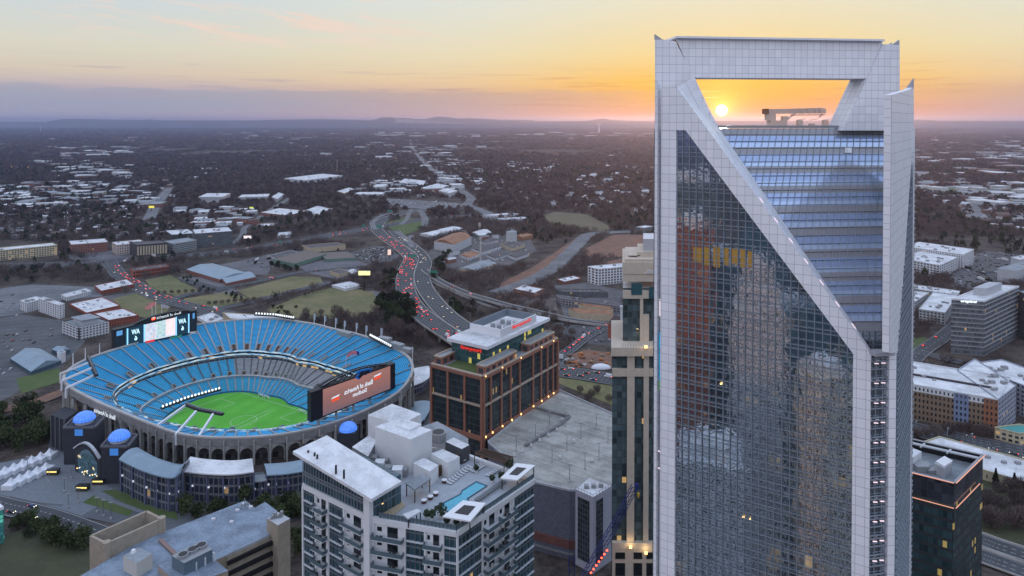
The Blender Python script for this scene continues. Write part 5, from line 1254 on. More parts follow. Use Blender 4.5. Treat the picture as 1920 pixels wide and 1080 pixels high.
# ------------------------------------------------------------------ random far buildings in clusters
FARB = []
rnd = random.Random(11)
far_mats = [(f_white, white_roof), (f_pale, white_roof), (f_shed, white_roof), (f_tan, grey_roof), (f_brick, grey_roof), (f_pale, grey_roof), (f_shed, grey_roof), (f_brick, dark_roof)]
def inpoly(p, poly):
    c = False; n = len(poly)
    for i in range(n):
        a, b = poly[i], poly[i-1]
        if (a[1] > p[1]) != (b[1] > p[1]) and p[0] < (b[0]-a[0])*(p[1]-a[1])/(b[1]-a[1])+a[0]: c = not c
    return c
ZONES = [  # (polygon in image, count, size range m, height range, words)
    ([(-30, 348), (110, 342), (240, 350), (300, 368), (300, 388), (100, 390), (-30, 388)], 62, (26, 75), (6, 11), 'flat roofed workshop in the industrial quarter at far left'),
    ([(60, 303), (240, 300), (250, 335), (130, 335)], 30, (30, 90), (7, 13), 'far commercial building in the upper left town'),
    ([(90, 276), (260, 276), (250, 294), (110, 294)], 12, (60, 160), (9, 13), 'very distant warehouse at upper left'),
    ([(330, 395), (470, 395), (480, 425), (380, 432)], 20, (20, 45), (6, 12), 'small building left of the bare hill'),
    ([(690, 340), (800, 345), (850, 330), (900, 350), (870, 360), (700, 366)], 22, (25, 60), (7, 14), 'block in the quarter left of the boulevard'),
    ([(760, 300), (800, 300), (850, 335), (905, 335), (900, 355), (880, 345), (820, 330)], 14, (25, 60), (6, 9), 'roadside building along the boulevard'),
    ([(790, 298), (900, 300), (900, 322), (830, 322)], 16, (30, 70), (6, 9), 'far roadside shop right of the boulevard'),
    ([(670, 270), (780, 262), (850, 275), (840, 295), (760, 290), (680, 286)], 20, (60, 150), (7, 12), 'distant depot below the airport'),
    ([(655, 249), (1225, 250), (1225, 257), (700, 257)], 34, (90, 320), (12, 24), 'long pale airport building near the horizon'),
    ([(905, 305), (1040, 303), (1050, 325), (920, 330)], 18, (18, 42), (6, 9), 'house in the far woods right of the boulevard'),
    ([(1060, 325), (1225, 300), (1225, 365), (1060, 365)], 24, (14, 36), (6, 9), 'small house in the reddish woods by the skyscraper'),
    ([(1720, 342), (1925, 348), (1925, 395), (1850, 390), (1800, 365), (1720, 355)], 36, (24, 70), (6, 14), 'building in the far quarter at the right edge'),
    ([(1820, 270), (1925, 268), (1925, 302), (1850, 300)], 18, (60, 150), (8, 12), 'distant warehouse near the upper right edge'),
    ([(420, 240), (700, 244), (700, 262), (420, 262)], 14, (80, 220), (8, 14), 'very distant building near the horizon')]
for poly, n, sr, hr, words in ZONES:
    xs = [p[0] for p in poly]; ys = [p[1] for p in poly]; placed = []; tries = 0
    while len(placed) < n and tries < 4000:
        tries += 1; px, py = rnd.uniform(min(xs), max(xs)), rnd.uniform(min(ys), max(ys))
        if not inpoly((px, py), poly): continue
        g = gz(px, py); s1, s2 = rnd.uniform(*sr), rnd.uniform(*sr)*.7; far_k = 1.0
        if any((g-h).length < (s1+sz)*.58 for h, sz in placed): continue
        a = rnd.choice([.35, .35, .35+pi/2, .2, -.3]); h = rnd.uniform(*hr)
        pl = [Vector((g.x+cos(a)*u*s1/2-sin(a)*v*s2/2, g.y+sin(a)*u*s1/2+cos(a)*v*s2/2, 0)) for u, v in ((-1, -1), (1, -1), (1, 1), (-1, 1))]
        placed.append((g, s1)); wm, rfm = rnd.choice(far_mats); house = 'house' in words
        T = thing('house' if house else 'warehouse' if 'warehouse' in words or 'depot' in words else 'building', words, 'house' if house else 'building', tuple(g), words)
        MB().prism(pl, 0, h, 0, top=False).build('wall', wm, T)
        if house:
            m1, m2 = (pl[0]+pl[3])/2, (pl[1]+pl[2])/2; up_ = Vector((0, 0, h)); ud_ = Vector((0, 0, h+3)); r_ = MB()
            r_.face([pl[0]+up_, pl[1]+up_, m2+ud_, m1+ud_]); r_.face([pl[2]+up_, pl[3]+up_, m1+ud_, m2+ud_]); r_.face([pl[1]+up_, pl[2]+up_, m2+ud_]); r_.face([pl[3]+up_, pl[0]+up_, m1+ud_]); r_.build('roof', rfm, T)
        else: MB().prism([p*1.0 for p in pl], h, h+.7).build('roof', rfm, T)
        CLEAR.append((pl, -1))
# ------------------------------------------------------------------ large buildings near the viewer
# --- brick office building with glass penthouse
zg = 35.0
Bc = gz(905, 826, zg); zt = gy(905, 706, Bc.y).z
Bc = gz(905, 706, zt); A = gz(810, 682, zt); C = gz(1044, 634, zt)
BR = thing('brick_office', 'red brick office building with dark window bays and glass penthouse', 'offices', (Bc.x, Bc.y, 0))
poly = parp(A, Bc, C); D = poly[3]
glass_dk = W('bay_glass', (.035, .05, .055), win=(.012, .02, .024), bay=1.55, flr=3.9, wx=.05, wy=(.06, .94), lit=.006, winrough=.06, wvar=.35, lits=.25)
MB().prism(poly, 0, zt-1.2).build('glass_wall', glass_dk, BR)
brk = mat('office_brick', (.27, .125, .085), .85, noise=.12, nscale=.8); corn = mat('cornice_stone', (.40, .32, .25), .8, noise=.1)
def fdir(p, q_):
    d_ = (q_-p); d_.z = 0; l = d_.length; d_.normalize(); n = Vector((d_.y, -d_.x, 0)); n = n if n.y < 0 or abs(n.y) < .2 else -n
    return d_, l, n
for (p, q_, fr) in ((A, Bc, [0, .333, .666, 1]), (Bc, C, [0, .085, .215, .33, .45, .635, .75, .845, .93, 1])):
    d_, l, n = fdir(p, q_)
    if (p+q_-(A+C)).dot(n) < 0: n = -n
    for f in fr:
        c = p+d_*(l*f); w_ = 1.9 if f not in (0, 1) else 2.8
        MB().bar((c.x, c.y, 0), (c.x, c.y, zt-1.2), w_, 1.4, up=d_).build('brick_pier', brk, BR)
    for zz, hh, m, nm in ((zt-.9, 1.9, brk, 'cornice'), (zt+.35, .7, corn, 'cornice_cap'), (zt-17.5, 1.0, corn, 'band'), (zt-36.6, 2.6, brk, 'base_band')):
        MB().bar(p+Vector((0, 0, zz-zt))+n*.35, q_+Vector((0, 0, zz-zt))+n*.35, 1.6, hh).build(nm, m, BR)
for (p, q_) in ((A, D), (D, C)): MB().bar(p, q_, 1.4, 1.4).build('cornice', brk, BR)
r = MB(); r.face([(p.x, p.y, zt-.6) for p in poly][::1 if (Bc-A).cross(C-Bc).z > 0 else -1]); r.build('roof', grey_roof, BR)
for i, f in enumerate([.02, .1, .22, .34, .46, .63, .75, .85, .93]):
    c = Bc+(C-Bc)*f; d_, l, n = fdir(Bc, C); MB().box(c.x-.4+.9, c.x+.4+.9, c.y-1.6, c.y-.8, zt-36, zt-35.2).build('lamp', warm_l, BR)
    if i % 2 == 0: MB().box(c.x-.3+.9, c.x+.3+.9, c.y-1.6, c.y-1, zt-.2, zt+.4).build('lamp', warm_l, BR)
def onroof(px, py, z): return gz(px, py, z)
def block(pts, z0, z1, m, nm, par_=BR, top=None):
    mb = MB(); mb.prism(pts, z0, z1, 0, 1); return mb.build(nm, [m, top or white_roof], par_)
# second setback in brick
zz = zt+4.6
def bil2(u, v, z=0): p = A*(1-u)*(1-v)+Bc*u*(1-v)+D*(1-u)*v+C*u*v; return Vector((p.x, p.y, z))
# u: 0 = left (A-D side) .. 1 = front right (B-C side); v: 0 = near (A-B) .. 1 = far
def uvb(u0, u1, v0, v1): return [bil2(u0, v0), bil2(u1, v0), bil2(u1, v1), bil2(u0, v1)]
set_m = W('setback_wall', (.30, .125, .085), bay=6, flr=4.4, wx=.2, wy=(.15, .8), lit=.05)
block(uvb(.82, .985, .04, .43), zt-.5, zt+4.4, set_m, 'setback', top=grey_roof); block(uvb(.82, .985, .60, .97), zt-.5, zt+4.4, set_m, 'setback', top=grey_roof); block(uvb(.02, .16, .02, .2), zt-.5, zt+4.4, set_m, 'setback', top=grey_roof)
for (u0, u1, v0, v1) in ((.82, .985, .04, .43), (.82, .985, .60, .97), (.02, .16, .02, .2)):
    q4 = uvb(u0, u1, v0, v1)
    for i in range(4): p, q_ = q4[i], q4[(i+1) % 4]; MB().bar((p.x, p.y, zt+4.6), (q_.x, q_.y, zt+4.6), 1.0, .8).build('cornice', corn, BR)
block(uvb(.22, .80, .015, .17), zt-.55, zt-.3, grass_green, 'roof_lawn', top=grass_green)
gp_ = W('penthouse_glass', (.06, .12, .13), win=(.02, .06, .065), bay=2.2, flr=3.8, wx=.04, wy=(.04, .93), lit=.05, litc=(.85, .7, .1), lits=.6, winrough=.06, wvar=.3)
block(uvb(.10, .80, .17, .96), zt-.5, zt+11.2, gp_, 'penthouse')
q4 = uvb(.05, .86, .14, 1.0); zr = zt+11.2
mb = MB(); mb.prism(q4, zr, zr+2.0, 0, 1); mb.build('penthouse_roof', [cladding, white_roof], BR)
q4 = uvb(.22, .84, .32, .80)
for i in range(4):
    p, q_ = q4[i], q4[(i+1) % 4]; MB().bar((p.x, p.y, zr+6.0), (q_.x, q_.y, zr+6.0), .6, 5.0).build('screen_wall', cladding if i < 2 else mat('louvre', (.20, .24, .28), .5, .3), BR)
for i in range(9):
    c = bil2(.35+.13*(i % 3), .4+.13*(i//3), 0); MB().box(c.x-1.5, c.x+1.5, c.y-1.5, c.y+1.5, zr+2.0, zr+4.6).build('roof_unit', hvac, BR)
def facetext(s, p, q_, f0, f1, z0, h, m, par_, out=.9, mirror=True):
    d_, l, n = fdir(p, q_); c_ = bil2(.5, .5)
    if (p+q_-c_*2).dot(n) < 0: n = -n
    o = Vector((p.x, p.y, z0))+d_*(l*f0)+n*out
    text('sign_letters', s, o, d_, (0, 0, 1), l*(f1-f0), m, par_, mirror, h, bold=.025)
sign_r = glow('sign_scarlet', (.85, .03, .02), .9)
qa = uvb(.10, .80, .17, .96); facetext('Honeywell', qa[0], qa[1], .28, .86, zt+7.0, 3.0, sign_r, BR, .5)
facetext('Honeywell', q4[1], q4[2], .30, .82, zr+5.2, 2.6, sign_r, BR, .6)
CLEAR.append(([Vector((p.x, p.y, 0)) for p in poly], -1))
# --- parking garage with lamp posts on the top deck
GA, GB, GC_, GD = gz(902, 850, zg), gz(1146, 926, zg), gz(1235, 840, zg), gz(1050, 722, zg)
zgk = zg-.0
PG = thing('parking_garage', 'large parking garage with an empty worn concrete top deck', 'garage', (GA.x, GA.y, 0))
deck_m = bpy.data.materials.new('deck_concrete'); deck_m.use_nodes = True; t = NT(deck_m.node_tree); b = t.n['Principled BSDF']
co = t.node('ShaderNodeNewGeometry').outputs['Position']; v_ = t.xyz(co)
# bay stripes follow the deck direction
ddir = (GC_-GB).normalized(); along = t.math('ADD', t.math('MULTIPLY', v_[0], ddir.x), t.math('MULTIPLY', v_[1], ddir.y)); across = t.math('ADD', t.math('MULTIPLY', v_[0], -ddir.y), t.math('MULTIPLY', v_[1], ddir.x))
n_ = t.noise(co, .07, 8, .7); n2 = t.noise(t.vec(t.math('MULTIPLY', along, .35), t.math('MULTIPLY', across, .04), 0.0), 1.0, 5, .65); n3 = t.noise(co, .9, 4, .7)
f = t.math('ADD', t.math('ADD', t.math('MULTIPLY', n_, .45), t.math('MULTIPLY', n2, .35)), t.math('MULTIPLY', n3, .2))
c = t.ramp(f, [(.36, (.15, .15, .14)), (.47, (.26, .26, .235)), (.56, (.38, .375, .34)), (.66, (.50, .49, .45))])
bays = t.math('LESS_THAN', t.math('FRACT', t.math('DIVIDE', along, 2.8)), .07)
lanes = t.math('LESS_THAN', t.math('ABSOLUTE', t.math('SUBTRACT', t.math('FRACT', t.math('DIVIDE', across, 17.0)), .5)), .3)
c = t.mix(t.math('MULTIPLY', t.math('MULTIPLY', bays, lanes), .55), c, (.5, .5, .48))
t.put(b.inputs['Base Color'], c); b.inputs['Roughness'].default_value = .85; MATS['deck'] = deck_m
garage_poly = [gz(915, 830, zg), gz(1000, 905, zg), gz(1068, 921, zg), gz(1146, 921, zg), gz(1240, 880, zg), gz(1240, 810, zg), gz(1146, 776, zg), gz(1043, 730, zg)]
gl = W('garage_screen', (.13, .14, .18), win=(.07, .075, .10), bay=1.4, flr=1.2, wx=.2, wy=(.3, .8), lit=0, winrough=.5, wvar=.3)
mb = MB(); mb.prism(garage_poly, 0, zg, 0, 1); mb.build('deck', [gl, deck_m], PG)
for i in range(len(garage_poly)):
    p, q_ = garage_poly[i], garage_poly[(i+1) % len(garage_poly)]; MB().bar((p.x, p.y, zg+.5), (q_.x, q_.y, zg+.5), .5, 1.1).build('parapet', w_pale, PG)
p, q_ = garage_poly[1], garage_poly[2]; 
for (zz, hh, m) in ((8.0, 4.0, mat('garage_brick', (.16, .07, .06), .9, noise=.2)), (3.0, .8, concrete_d)):
    for i in (1, 2): MB().bar((garage_poly[i].x, garage_poly[i].y-.3, zz), (garage_poly[i+1].x, garage_poly[i+1].y-.3, zz), 1.0, hh).build('base_band', m, PG)
CLEAR.append(([Vector((p.x, p.y, 0)) for p in garage_poly], -1))
# lower ramp bay with dark edge at the far left of the deck
rp_ = [gz(905, 822, zg+.02), gz(1000, 765, zg+.02), gz(1060, 785, zg+.02), gz(1045, 795, zg+.02), gz(960, 850, zg+.02)]
for (a_, b_) in (((1000, 765), (1068, 784)), ((1068, 784), (1052, 795)), ((1055, 795), (985, 838))):
    p, q_ = gz(*a_, zg), gz(*b_, zg); MB().bar(p+Vector((0, 0, .8)), q_+Vector((0, 0, .8)), 1.6, 1.6).build('ramp_wall', concrete_d, PG)
def lamp_post(px, py, z, h, lab, head=1, group='lamp posts'):
    g = gz(px, py, z); T = thing('lamp_post', lab, 'lamp post', tuple(g))
    MB().cyl(g, g+Vector((0, 0, h)), .22, .14, 6).build('pole', steel, T); MB().box(g.x-1.2, g.x+1.2, g.y-.25, g.y+.25, h+g.z, h+g.z+.3).build('lamp_head', hvac, T)
    MB().cyl(g, g+Vector((0, 0, 1.0)), .6, .6, 8).build('footing', concrete, T)
    return T
for px, py in ((1063, 845), (1097, 880), (1035, 866), (1089, 822), (1123, 862), (1118, 805), (1060, 800), (1004, 824), (1068, 904), (1030, 800), (1140, 830), (968, 846)):
    lamp_post(px, py, zg, 9, 'lamp post on the empty top deck of the garage')
for i, (px, py) in enumerate(((996, 838), (1012, 828), (1028, 818), (980, 848), (1044, 808), (1076, 830), (1110, 866), (1054, 790), (964, 856), (1050, 860))):
    g = gz(px, py, zg); o = thing('bollard', 'pale concrete bollard on the garage top deck', 'bollard', tuple(g)); MB().prism([(g.x-.9, g.y-.9), (g.x+.9, g.y-.9), (g.x+.9, g.y+.9), (g.x-.9, g.y+.9)], zg, zg+.8).build('base', concrete, o); MB().cyl((g.x, g.y, zg+.8), (g.x, g.y, zg+1.9), .6, .5, 8).build('post', w_white, o)
# --- small office stair tower at the garage corner
Nn, Lc, Rc = (1105, 933), (1072, 915), (1146, 925)
zc = zg+3.0
pl = [gz(1079, 917, zc), gz(1112, 932, zc), gz(1147, 911, zc), gz(1104, 896, zc)]
CT = thing('stair_tower', 'pale grey tower with a dark glass strip at the garage corner', 'tower', tuple(gz(1112, 932, 0)))
mb = MB(); mb.prism(pl, 0, zc, 0, 1); mb.build('wall', [mat('stair_tower_grey', (.36, .37, .43), .7, noise=.06), white_roof], CT)
for i in range(4):
    p, q_ = pl[i], pl[(i+1) % 4]; MB().bar((p.x, p.y, zc+1.2), (q_.x, q_.y, zc+1.2), .2, .15).build('railing', steel, CT)
    for k in range(6): c = p+(q_-p)*(k/6); MB().bar((c.x, c.y, zc), (c.x, c.y, zc+1.2), .15).build('rail_post', steel, CT)
for i, f0, f1 in ((0, .14, .80), (1, .16, .52)):
    p, q_ = pl[i], pl[(i+1) % 4]; d_, l, n = fdir(p, q_); mb = MB(); a_, b_ = p+d_*l*f0+n*.15, p+d_*l*f1+n*.15
    mb.face([(a_.x, a_.y, 4), (b_.x, b_.y, 4), (b_.x, b_.y, zc-3), (a_.x, a_.y, zc-3)], 0, [(0, 0), (l*(f1-f0), 0), (l*(f1-f0), zc), (0, zc)]); mb.build('glass_strip', W('strip_glass', (.09, .10, .12), win=(.015, .02, .025), bay=1.5, flr=3.2, wx=.06, wy=(.06, .94), lit=0, winrough=.1), CT)
for k in range(3): c = pl[0]+(pl[2]-pl[0])*(.3+.2*k); MB().box(c.x-1.1, c.x+1.1, c.y-1, c.y+1, zc, zc+1.8).build('roof_unit', hvac, CT)

# --- stone and glass tower left of the skyscraper
yS = 262.0
ST2 = thing('stone_tower', 'cream stone and glass tower with setbacks behind the skyscraper', 'tower', tuple(gy(1148, 700, yS).xy)+(0,))
stone = mat('stone', (.54, .47, .38), .8, noise=.07, nscale=.6, bump=.05)
gl2 = W('stone_tower_glass', (.05, .06, .065), win=(.028, .045, .05), bay=1.9, flr=2.55, wx=.06, wy=(.06, .94), lit=.012, winrough=.06, wvar=.7)
def P2(px, py, y=yS): return gy(px, py, y)
def slabx(px0, px1, y_t, y_b, m, nm, y=yS, dep=30, par_=ST2, zb=None):
    """box whose front face spans columns px0..px1 between image rows, dep metres deep"""
    a_, b_ = P2(px0, y_t, y), P2(px1, y_t, y); z0 = P2(px0, y_b, y).z if zb is None else zb
    k_ = (y+dep)/y; mb = MB(); mb.prism([(a_.x, y), (b_.x, y), (b_.x*k_, y+dep), (a_.x*k_, y+dep)], z0, a_.z, 0, 1); return mb.build(nm, [m, white_roof if m is not stone else stone], par_)
slabx(1148, 1260, 662, 1060, gl2, 'shaft', zb=0, dep=34)
for a_, b_ in ((1176, 1190), (1207, 1217)): slabx(a_, b_, 668, 1050, stone, 'pier', y=yS-1.0, dep=1.2, zb=40)
slabx(1146, 1260, 652, 668, stone, 'cornice', y=yS-2.2, dep=36); slabx(1148, 1260, 692, 706, stone, 'band', y=yS-1.2, dep=35)
slabx(1148, 1260, 1018, 1030, stone, 'band', y=yS-1.6, dep=35); slabx(1148, 1260, 1030, 1200, stone, 'base', y=yS-1.4, dep=35, zb=0)
for (x0, x1) in ((1154, 1172), (1188, 1204), (1212, 1224)):
    for (y0, y1) in ((1036, 1048), (1056, 1080)):
        a_, b_ = P2(x0, y0, yS-1.5), P2(x1, y1, yS-1.5); MB().box(a_.x, b_.x, yS-1.55, yS-1.3, b_.z, a_.z).build('window', dark_glass, ST2)
slabx(1168, 1260, 540, 656, gl2, 'upper_shaft', y=yS+6, dep=26); slabx(1200, 1206, 560, 652, stone, 'pier', y=yS+4.8, dep=1.4); slabx(1206, 1217, 590, 652, stone, 'pier', y=yS+4.9, dep=1.3)
slabx(1168, 1260, 545, 560, stone, 'band', y=yS+4.6, dep=28); slabx(1168, 1260, 512, 528, stone, 'band', y=yS+4.7, dep=28)
slabx(1167, 1260, 492, 514, stone, 'parapet_wall', y=yS+4.4, dep=29); slabx(1172, 1260, 486, 494, stone, 'cornice', y=yS+5.2, dep=26)
for (x0, x1, y0, y1) in ((1184, 1204, 531, 553), (1217, 1226, 538, 560)): 
    a_, b_ = P2(x0, y0, yS+4.3), P2(x1, y1, yS+4.3); MB().box(a_.x, b_.x, yS+4.3, yS+4.5, b_.z, a_.z).build('window', teal_glass, ST2)
slabx(1195, 1260, 472, 488, stone, 'upper_block', y=yS+9, dep=18); slabx(1206, 1260, 448, 474, mat('louvre_pale', (.42, .42, .44), .6), 'plant_screen', y=yS+11, dep=14)
slabx(1178, 1200, 478, 480, stone, 'roof_wall', y=yS+9, dep=14)
for k in range(4):
    a_ = P2(1211+k*4, 513, yS+4.2); MB().bar(a_, a_+Vector((1.2, 0, 1.4)), .3, .3).build('emblem_bar', white_paint, ST2)
for (x, y) in ((1182, 1027), (1211, 1038), (1211, 652)):
    a_ = P2(x, y, yS-2.2); MB().box(a_.x-.5, a_.x+.5, a_.y-.6, a_.y, a_.z, a_.z+.9).build('lamp', warm_l, ST2)
    ld = bpy.data.lights.new('facade_lamp', 'POINT'); lo = bpy.data.objects.new('facade_lamp', ld); COL.objects.link(lo); lo.location = a_+Vector((0, -1.2, 1.8)); ld.energy = 220; ld.color = (1, .72, .35); ld.shadow_soft_size = .3
for k in range(12):
    f = k/11; a_ = P2(1168+k*5, 652, yS-1.5); MB().bar(a_, a_+Vector((0, 0, 1.6)), .12).build('rail_post', steel, ST2)
# --- tower crane between garage and stone tower
def lattice(mb, a, b, s_, n, th=.18):
    a, b = Vector(a), Vector(b); d_ = (b-a).normalized(); u = d_.cross(Vector((0, 1, 0))).normalized()*s_/2; v = d_.cross(u).normalized()*s_/2
    cs = [u+v, u-v, -u-v, -u+v]
    for c in cs: mb.bar(a+c, b+c, th)
    for k in range(n):
        p, q_ = a+(b-a)*(k/n), a+(b-a)*((k+1)/n)
        for i in range(4): mb.bar(p+cs[i], q_+cs[(i+1) % 4], th*.7)
crane_b = mat('crane_blue', (.02, .035, .16), .5)
yC = 268.0-14
CRN = thing('tower_crane', 'dark blue lattice crane leaning up in front of the stone tower', 'crane', (P2(1100, 1080, yC).x, yC, 0))
mb = MB(); lattice(mb, P2(1085, 1100, yC), P2(1152, 985, yC), 2.2, 12); lattice(mb, P2(1152, 985, yC), P2(1190, 912, yC), 2.0, 8); mb.build('jib', crane_b, CRN)
MB().bar(P2(1190, 912, yC), P2(1197, 911, yC), 1.4, 1.6).build('jib_head', crane_b, CRN)
MB().bar(P2(1197, 913, yC), P2(1197, 926, yC), .12).build('hoist_rope', steel, CRN); h_ = P2(1197, 929, yC); MB().cyl(h_+Vector((0, 0, .9)), h_-Vector((0, 0, .9)), .5, .2, 8).build('hook', mat('crane_yellow', (.75, .45, .03), .5), CRN)
p_ = P2(1072, 1040, yC); mb = MB(); lattice(mb, (p_.x, yC, 0), (p_.x, yC, p_.z), 2.0, 14); mb.build('mast', crane_b, CRN)
for k in range(7): a_ = P2(1108+k*5, 1075-k*7, yC-1.5); MB().box(a_.x-.3, a_.x+.3, a_.y-.2, a_.y, a_.z, a_.z+.5).build('warning_lamp', red_l, CRN)

# --- dark glass tower at lower right with light bands
zk = 89.0
K_B = gz(1789, 905, zk); K_A = gz(1640, 868, zk); K_C = gz(1843, 853, zk)
KT = thing('dark_tower', 'black glass tower with thin glowing lines round its top', 'tower', (K_B.x, K_B.y, 0))
pk = parp(K_A, K_B, K_C); gk = W('black_tower', (.022, .028, .032), win=(.012, .028, .032), bay=1.5, flr=3.7, wx=.05, wy=(.3, .96), lit=.03, litc=(1, .7, .2), lits=.3, winrough=.05, wvar=.5)
mb = MB(); mb.prism(pk, 0, zk-8.2); mb.build('glass_wall', gk, KT)
gk2 = W('black_crown', (.02, .024, .03), win=(.018, .022, .03), bay=2.2, flr=3.2, wx=.04, wy=(.05, .95), lit=0, winrough=.08)
MB().prism(pk, zk-8.2, zk, top=False, bottom=False).build('crown_wall', gk2, KT)
c9 = (pk[0]+pk[2])/2; MB().prism([c9+(p-c9)*.975 for p in pk], zk-4.4, zk-.05, top=False, bottom=False).build('crown_lining', dark_metal, KT)
for i in range(4): p, q_ = pk[i], pk[(i+1) % 4]; MB().bar((p.x, p.y, zk), (q_.x, q_.y, zk), .9, .25).build('coping', hvac, KT)
def lightline(pts, z):
    for p, q_ in zip(pts, pts[1:]):
        d_, l, n = fdir(p, q_); n = n if (p+q_-pk[0]-pk[2]).dot(n) > 0 else -n
        MB().bar(Vector((p.x, p.y, z))+n*.7, Vector((q_.x, q_.y, z))+n*.7, .22, .26).build('light_line', glow('line_pink', (1.0, .45, .32), .8), KT)
lightline([K_A, K_B, K_C], zk+.1); lightline([K_A, K_B, K_B+(K_C-K_B)*.82], zk-9.2)
c_ = (pk[0]+pk[2])/2
r = MB(); r.prism([c_+(p-c_)*.97 for p in pk], zk-4.5, zk-4.2); r.build('roof', grey_roof, KT)
q0 = gz(1774, 893, zk-3); MB().prism([gz(1752, 868, zk), gz(1770, 878, zk), gz(1785, 868, zk), gz(1768, 858, zk)], zk-4.2, zk).build('plant_room', w_pale, KT)
mb = MB()
for k in range(6): a_ = gz(1756+k*2.6, 866+k*1.6, zk+.3); mb.bar(a_, a_+(gz(1772, 856, zk+.3)-gz(1756, 866, zk+.3)), .5, .3)
mb.build('louvres', white_paint, KT)
for (x, y, s_) in ((1725, 880, 2.5), (1735, 876, 1.8), (1745, 885, 1.6), (1715, 872, 2)): a_ = gz(x, y, zk-4); MB().box(a_.x-s_, a_.x+s_, a_.y-s_, a_.y+s_, zk-4.2, zk-4.2+s_).build('roof_unit', hvac, KT)
MB().prism([gz(1690, 852, zk), gz(1712, 861, zk), gz(1728, 850, zk), gz(1706, 842, zk)], zk-4.2, zk+.8).build('plant_room', w_white, KT)
for f0 in (.25, .6): p = K_A+(pk[3]-K_A)*.82+(K_B-K_A)*f0; MB().bar((p.x, p.y, zk-.3), (p.x+(pk[3]-K_A).x*.14, p.y+(pk[3]-K_A).y*.14, zk-.3), .6, .6).build('brace', w_pale, KT)
a_, b_ = pk[3]+(pk[0]-pk[3])*.12, pk[2]+(pk[1]-pk[2])*.12; MB().bar((a_.x, a_.y, zk-.2), (b_.x, b_.y, zk-.2), 1.6, .5).build('gantry_rail', w_pale, KT)

# --- foreground residential tower with roof pool
ZR = 110.0
R_ = lambda px, py, z=ZR: gz(px, py, z)
RT = thing('residential_tower', 'white residential tower with balconies and a rooftop pool', 'apartments', tuple(gz(700, 930, ZR).xy)+(0,))
rw = mat('render_white', (.70, .72, .73), .7, noise=.04, nscale=.3); rg_ = mat('window_band', (.02, .05, .06), .06, spec=.9)
gres = W('tower_windows', (.13, .16, .18), win=(.016, .042, .055), bay=1.45, flr=4.0, wx=.05, wy=(.03, .90), lit=.008, winrough=.05, wvar=.45, spand=(.13, .16, .18))
# main corner column points (image) at roof level
P0 = R_(569, 872, ZR+6); P1 = R_(698, 932, ZR+6)                     # left face
Q0 = Vector((P0.x, P0.y, 0)); Q1 = Vector((P1.x, P1.y, 0))
dL = (Q1-Q0).normalized(); lL = (Q1-Q0).length
Q2 = Vector((R_(856, 998).x, R_(856, 998).y, 0)); Q3 = Vector((R_(1000, 900).x, R_(1000, 900).y, 0))
back = (Q3-Q2)
QB = Q0+(Q3-Q2)*1.15; QF = Q3+(QB-Q3)*.35
foot = [Q0, Q1, Q2, Q3, Q3+(Q0-Q1)*.9, Q0+(Q3-Q2)*1.05]
FT = 4.0; z_lo = 40.0
MB().prism(foot, 0, ZR-1.0).build('body', gres, RT)
rd_ = MB(); rd_.prism([p for p in foot], ZR-1.0, ZR-.55); rd_.build('pool_deck', mat('deck_tile', (.33, .36, .39), .7, noise=.08, nscale=.4), RT)
nL = Vector((dL.y, -dL.x, 0)); nL = nL if nL.y < 0 else -nL
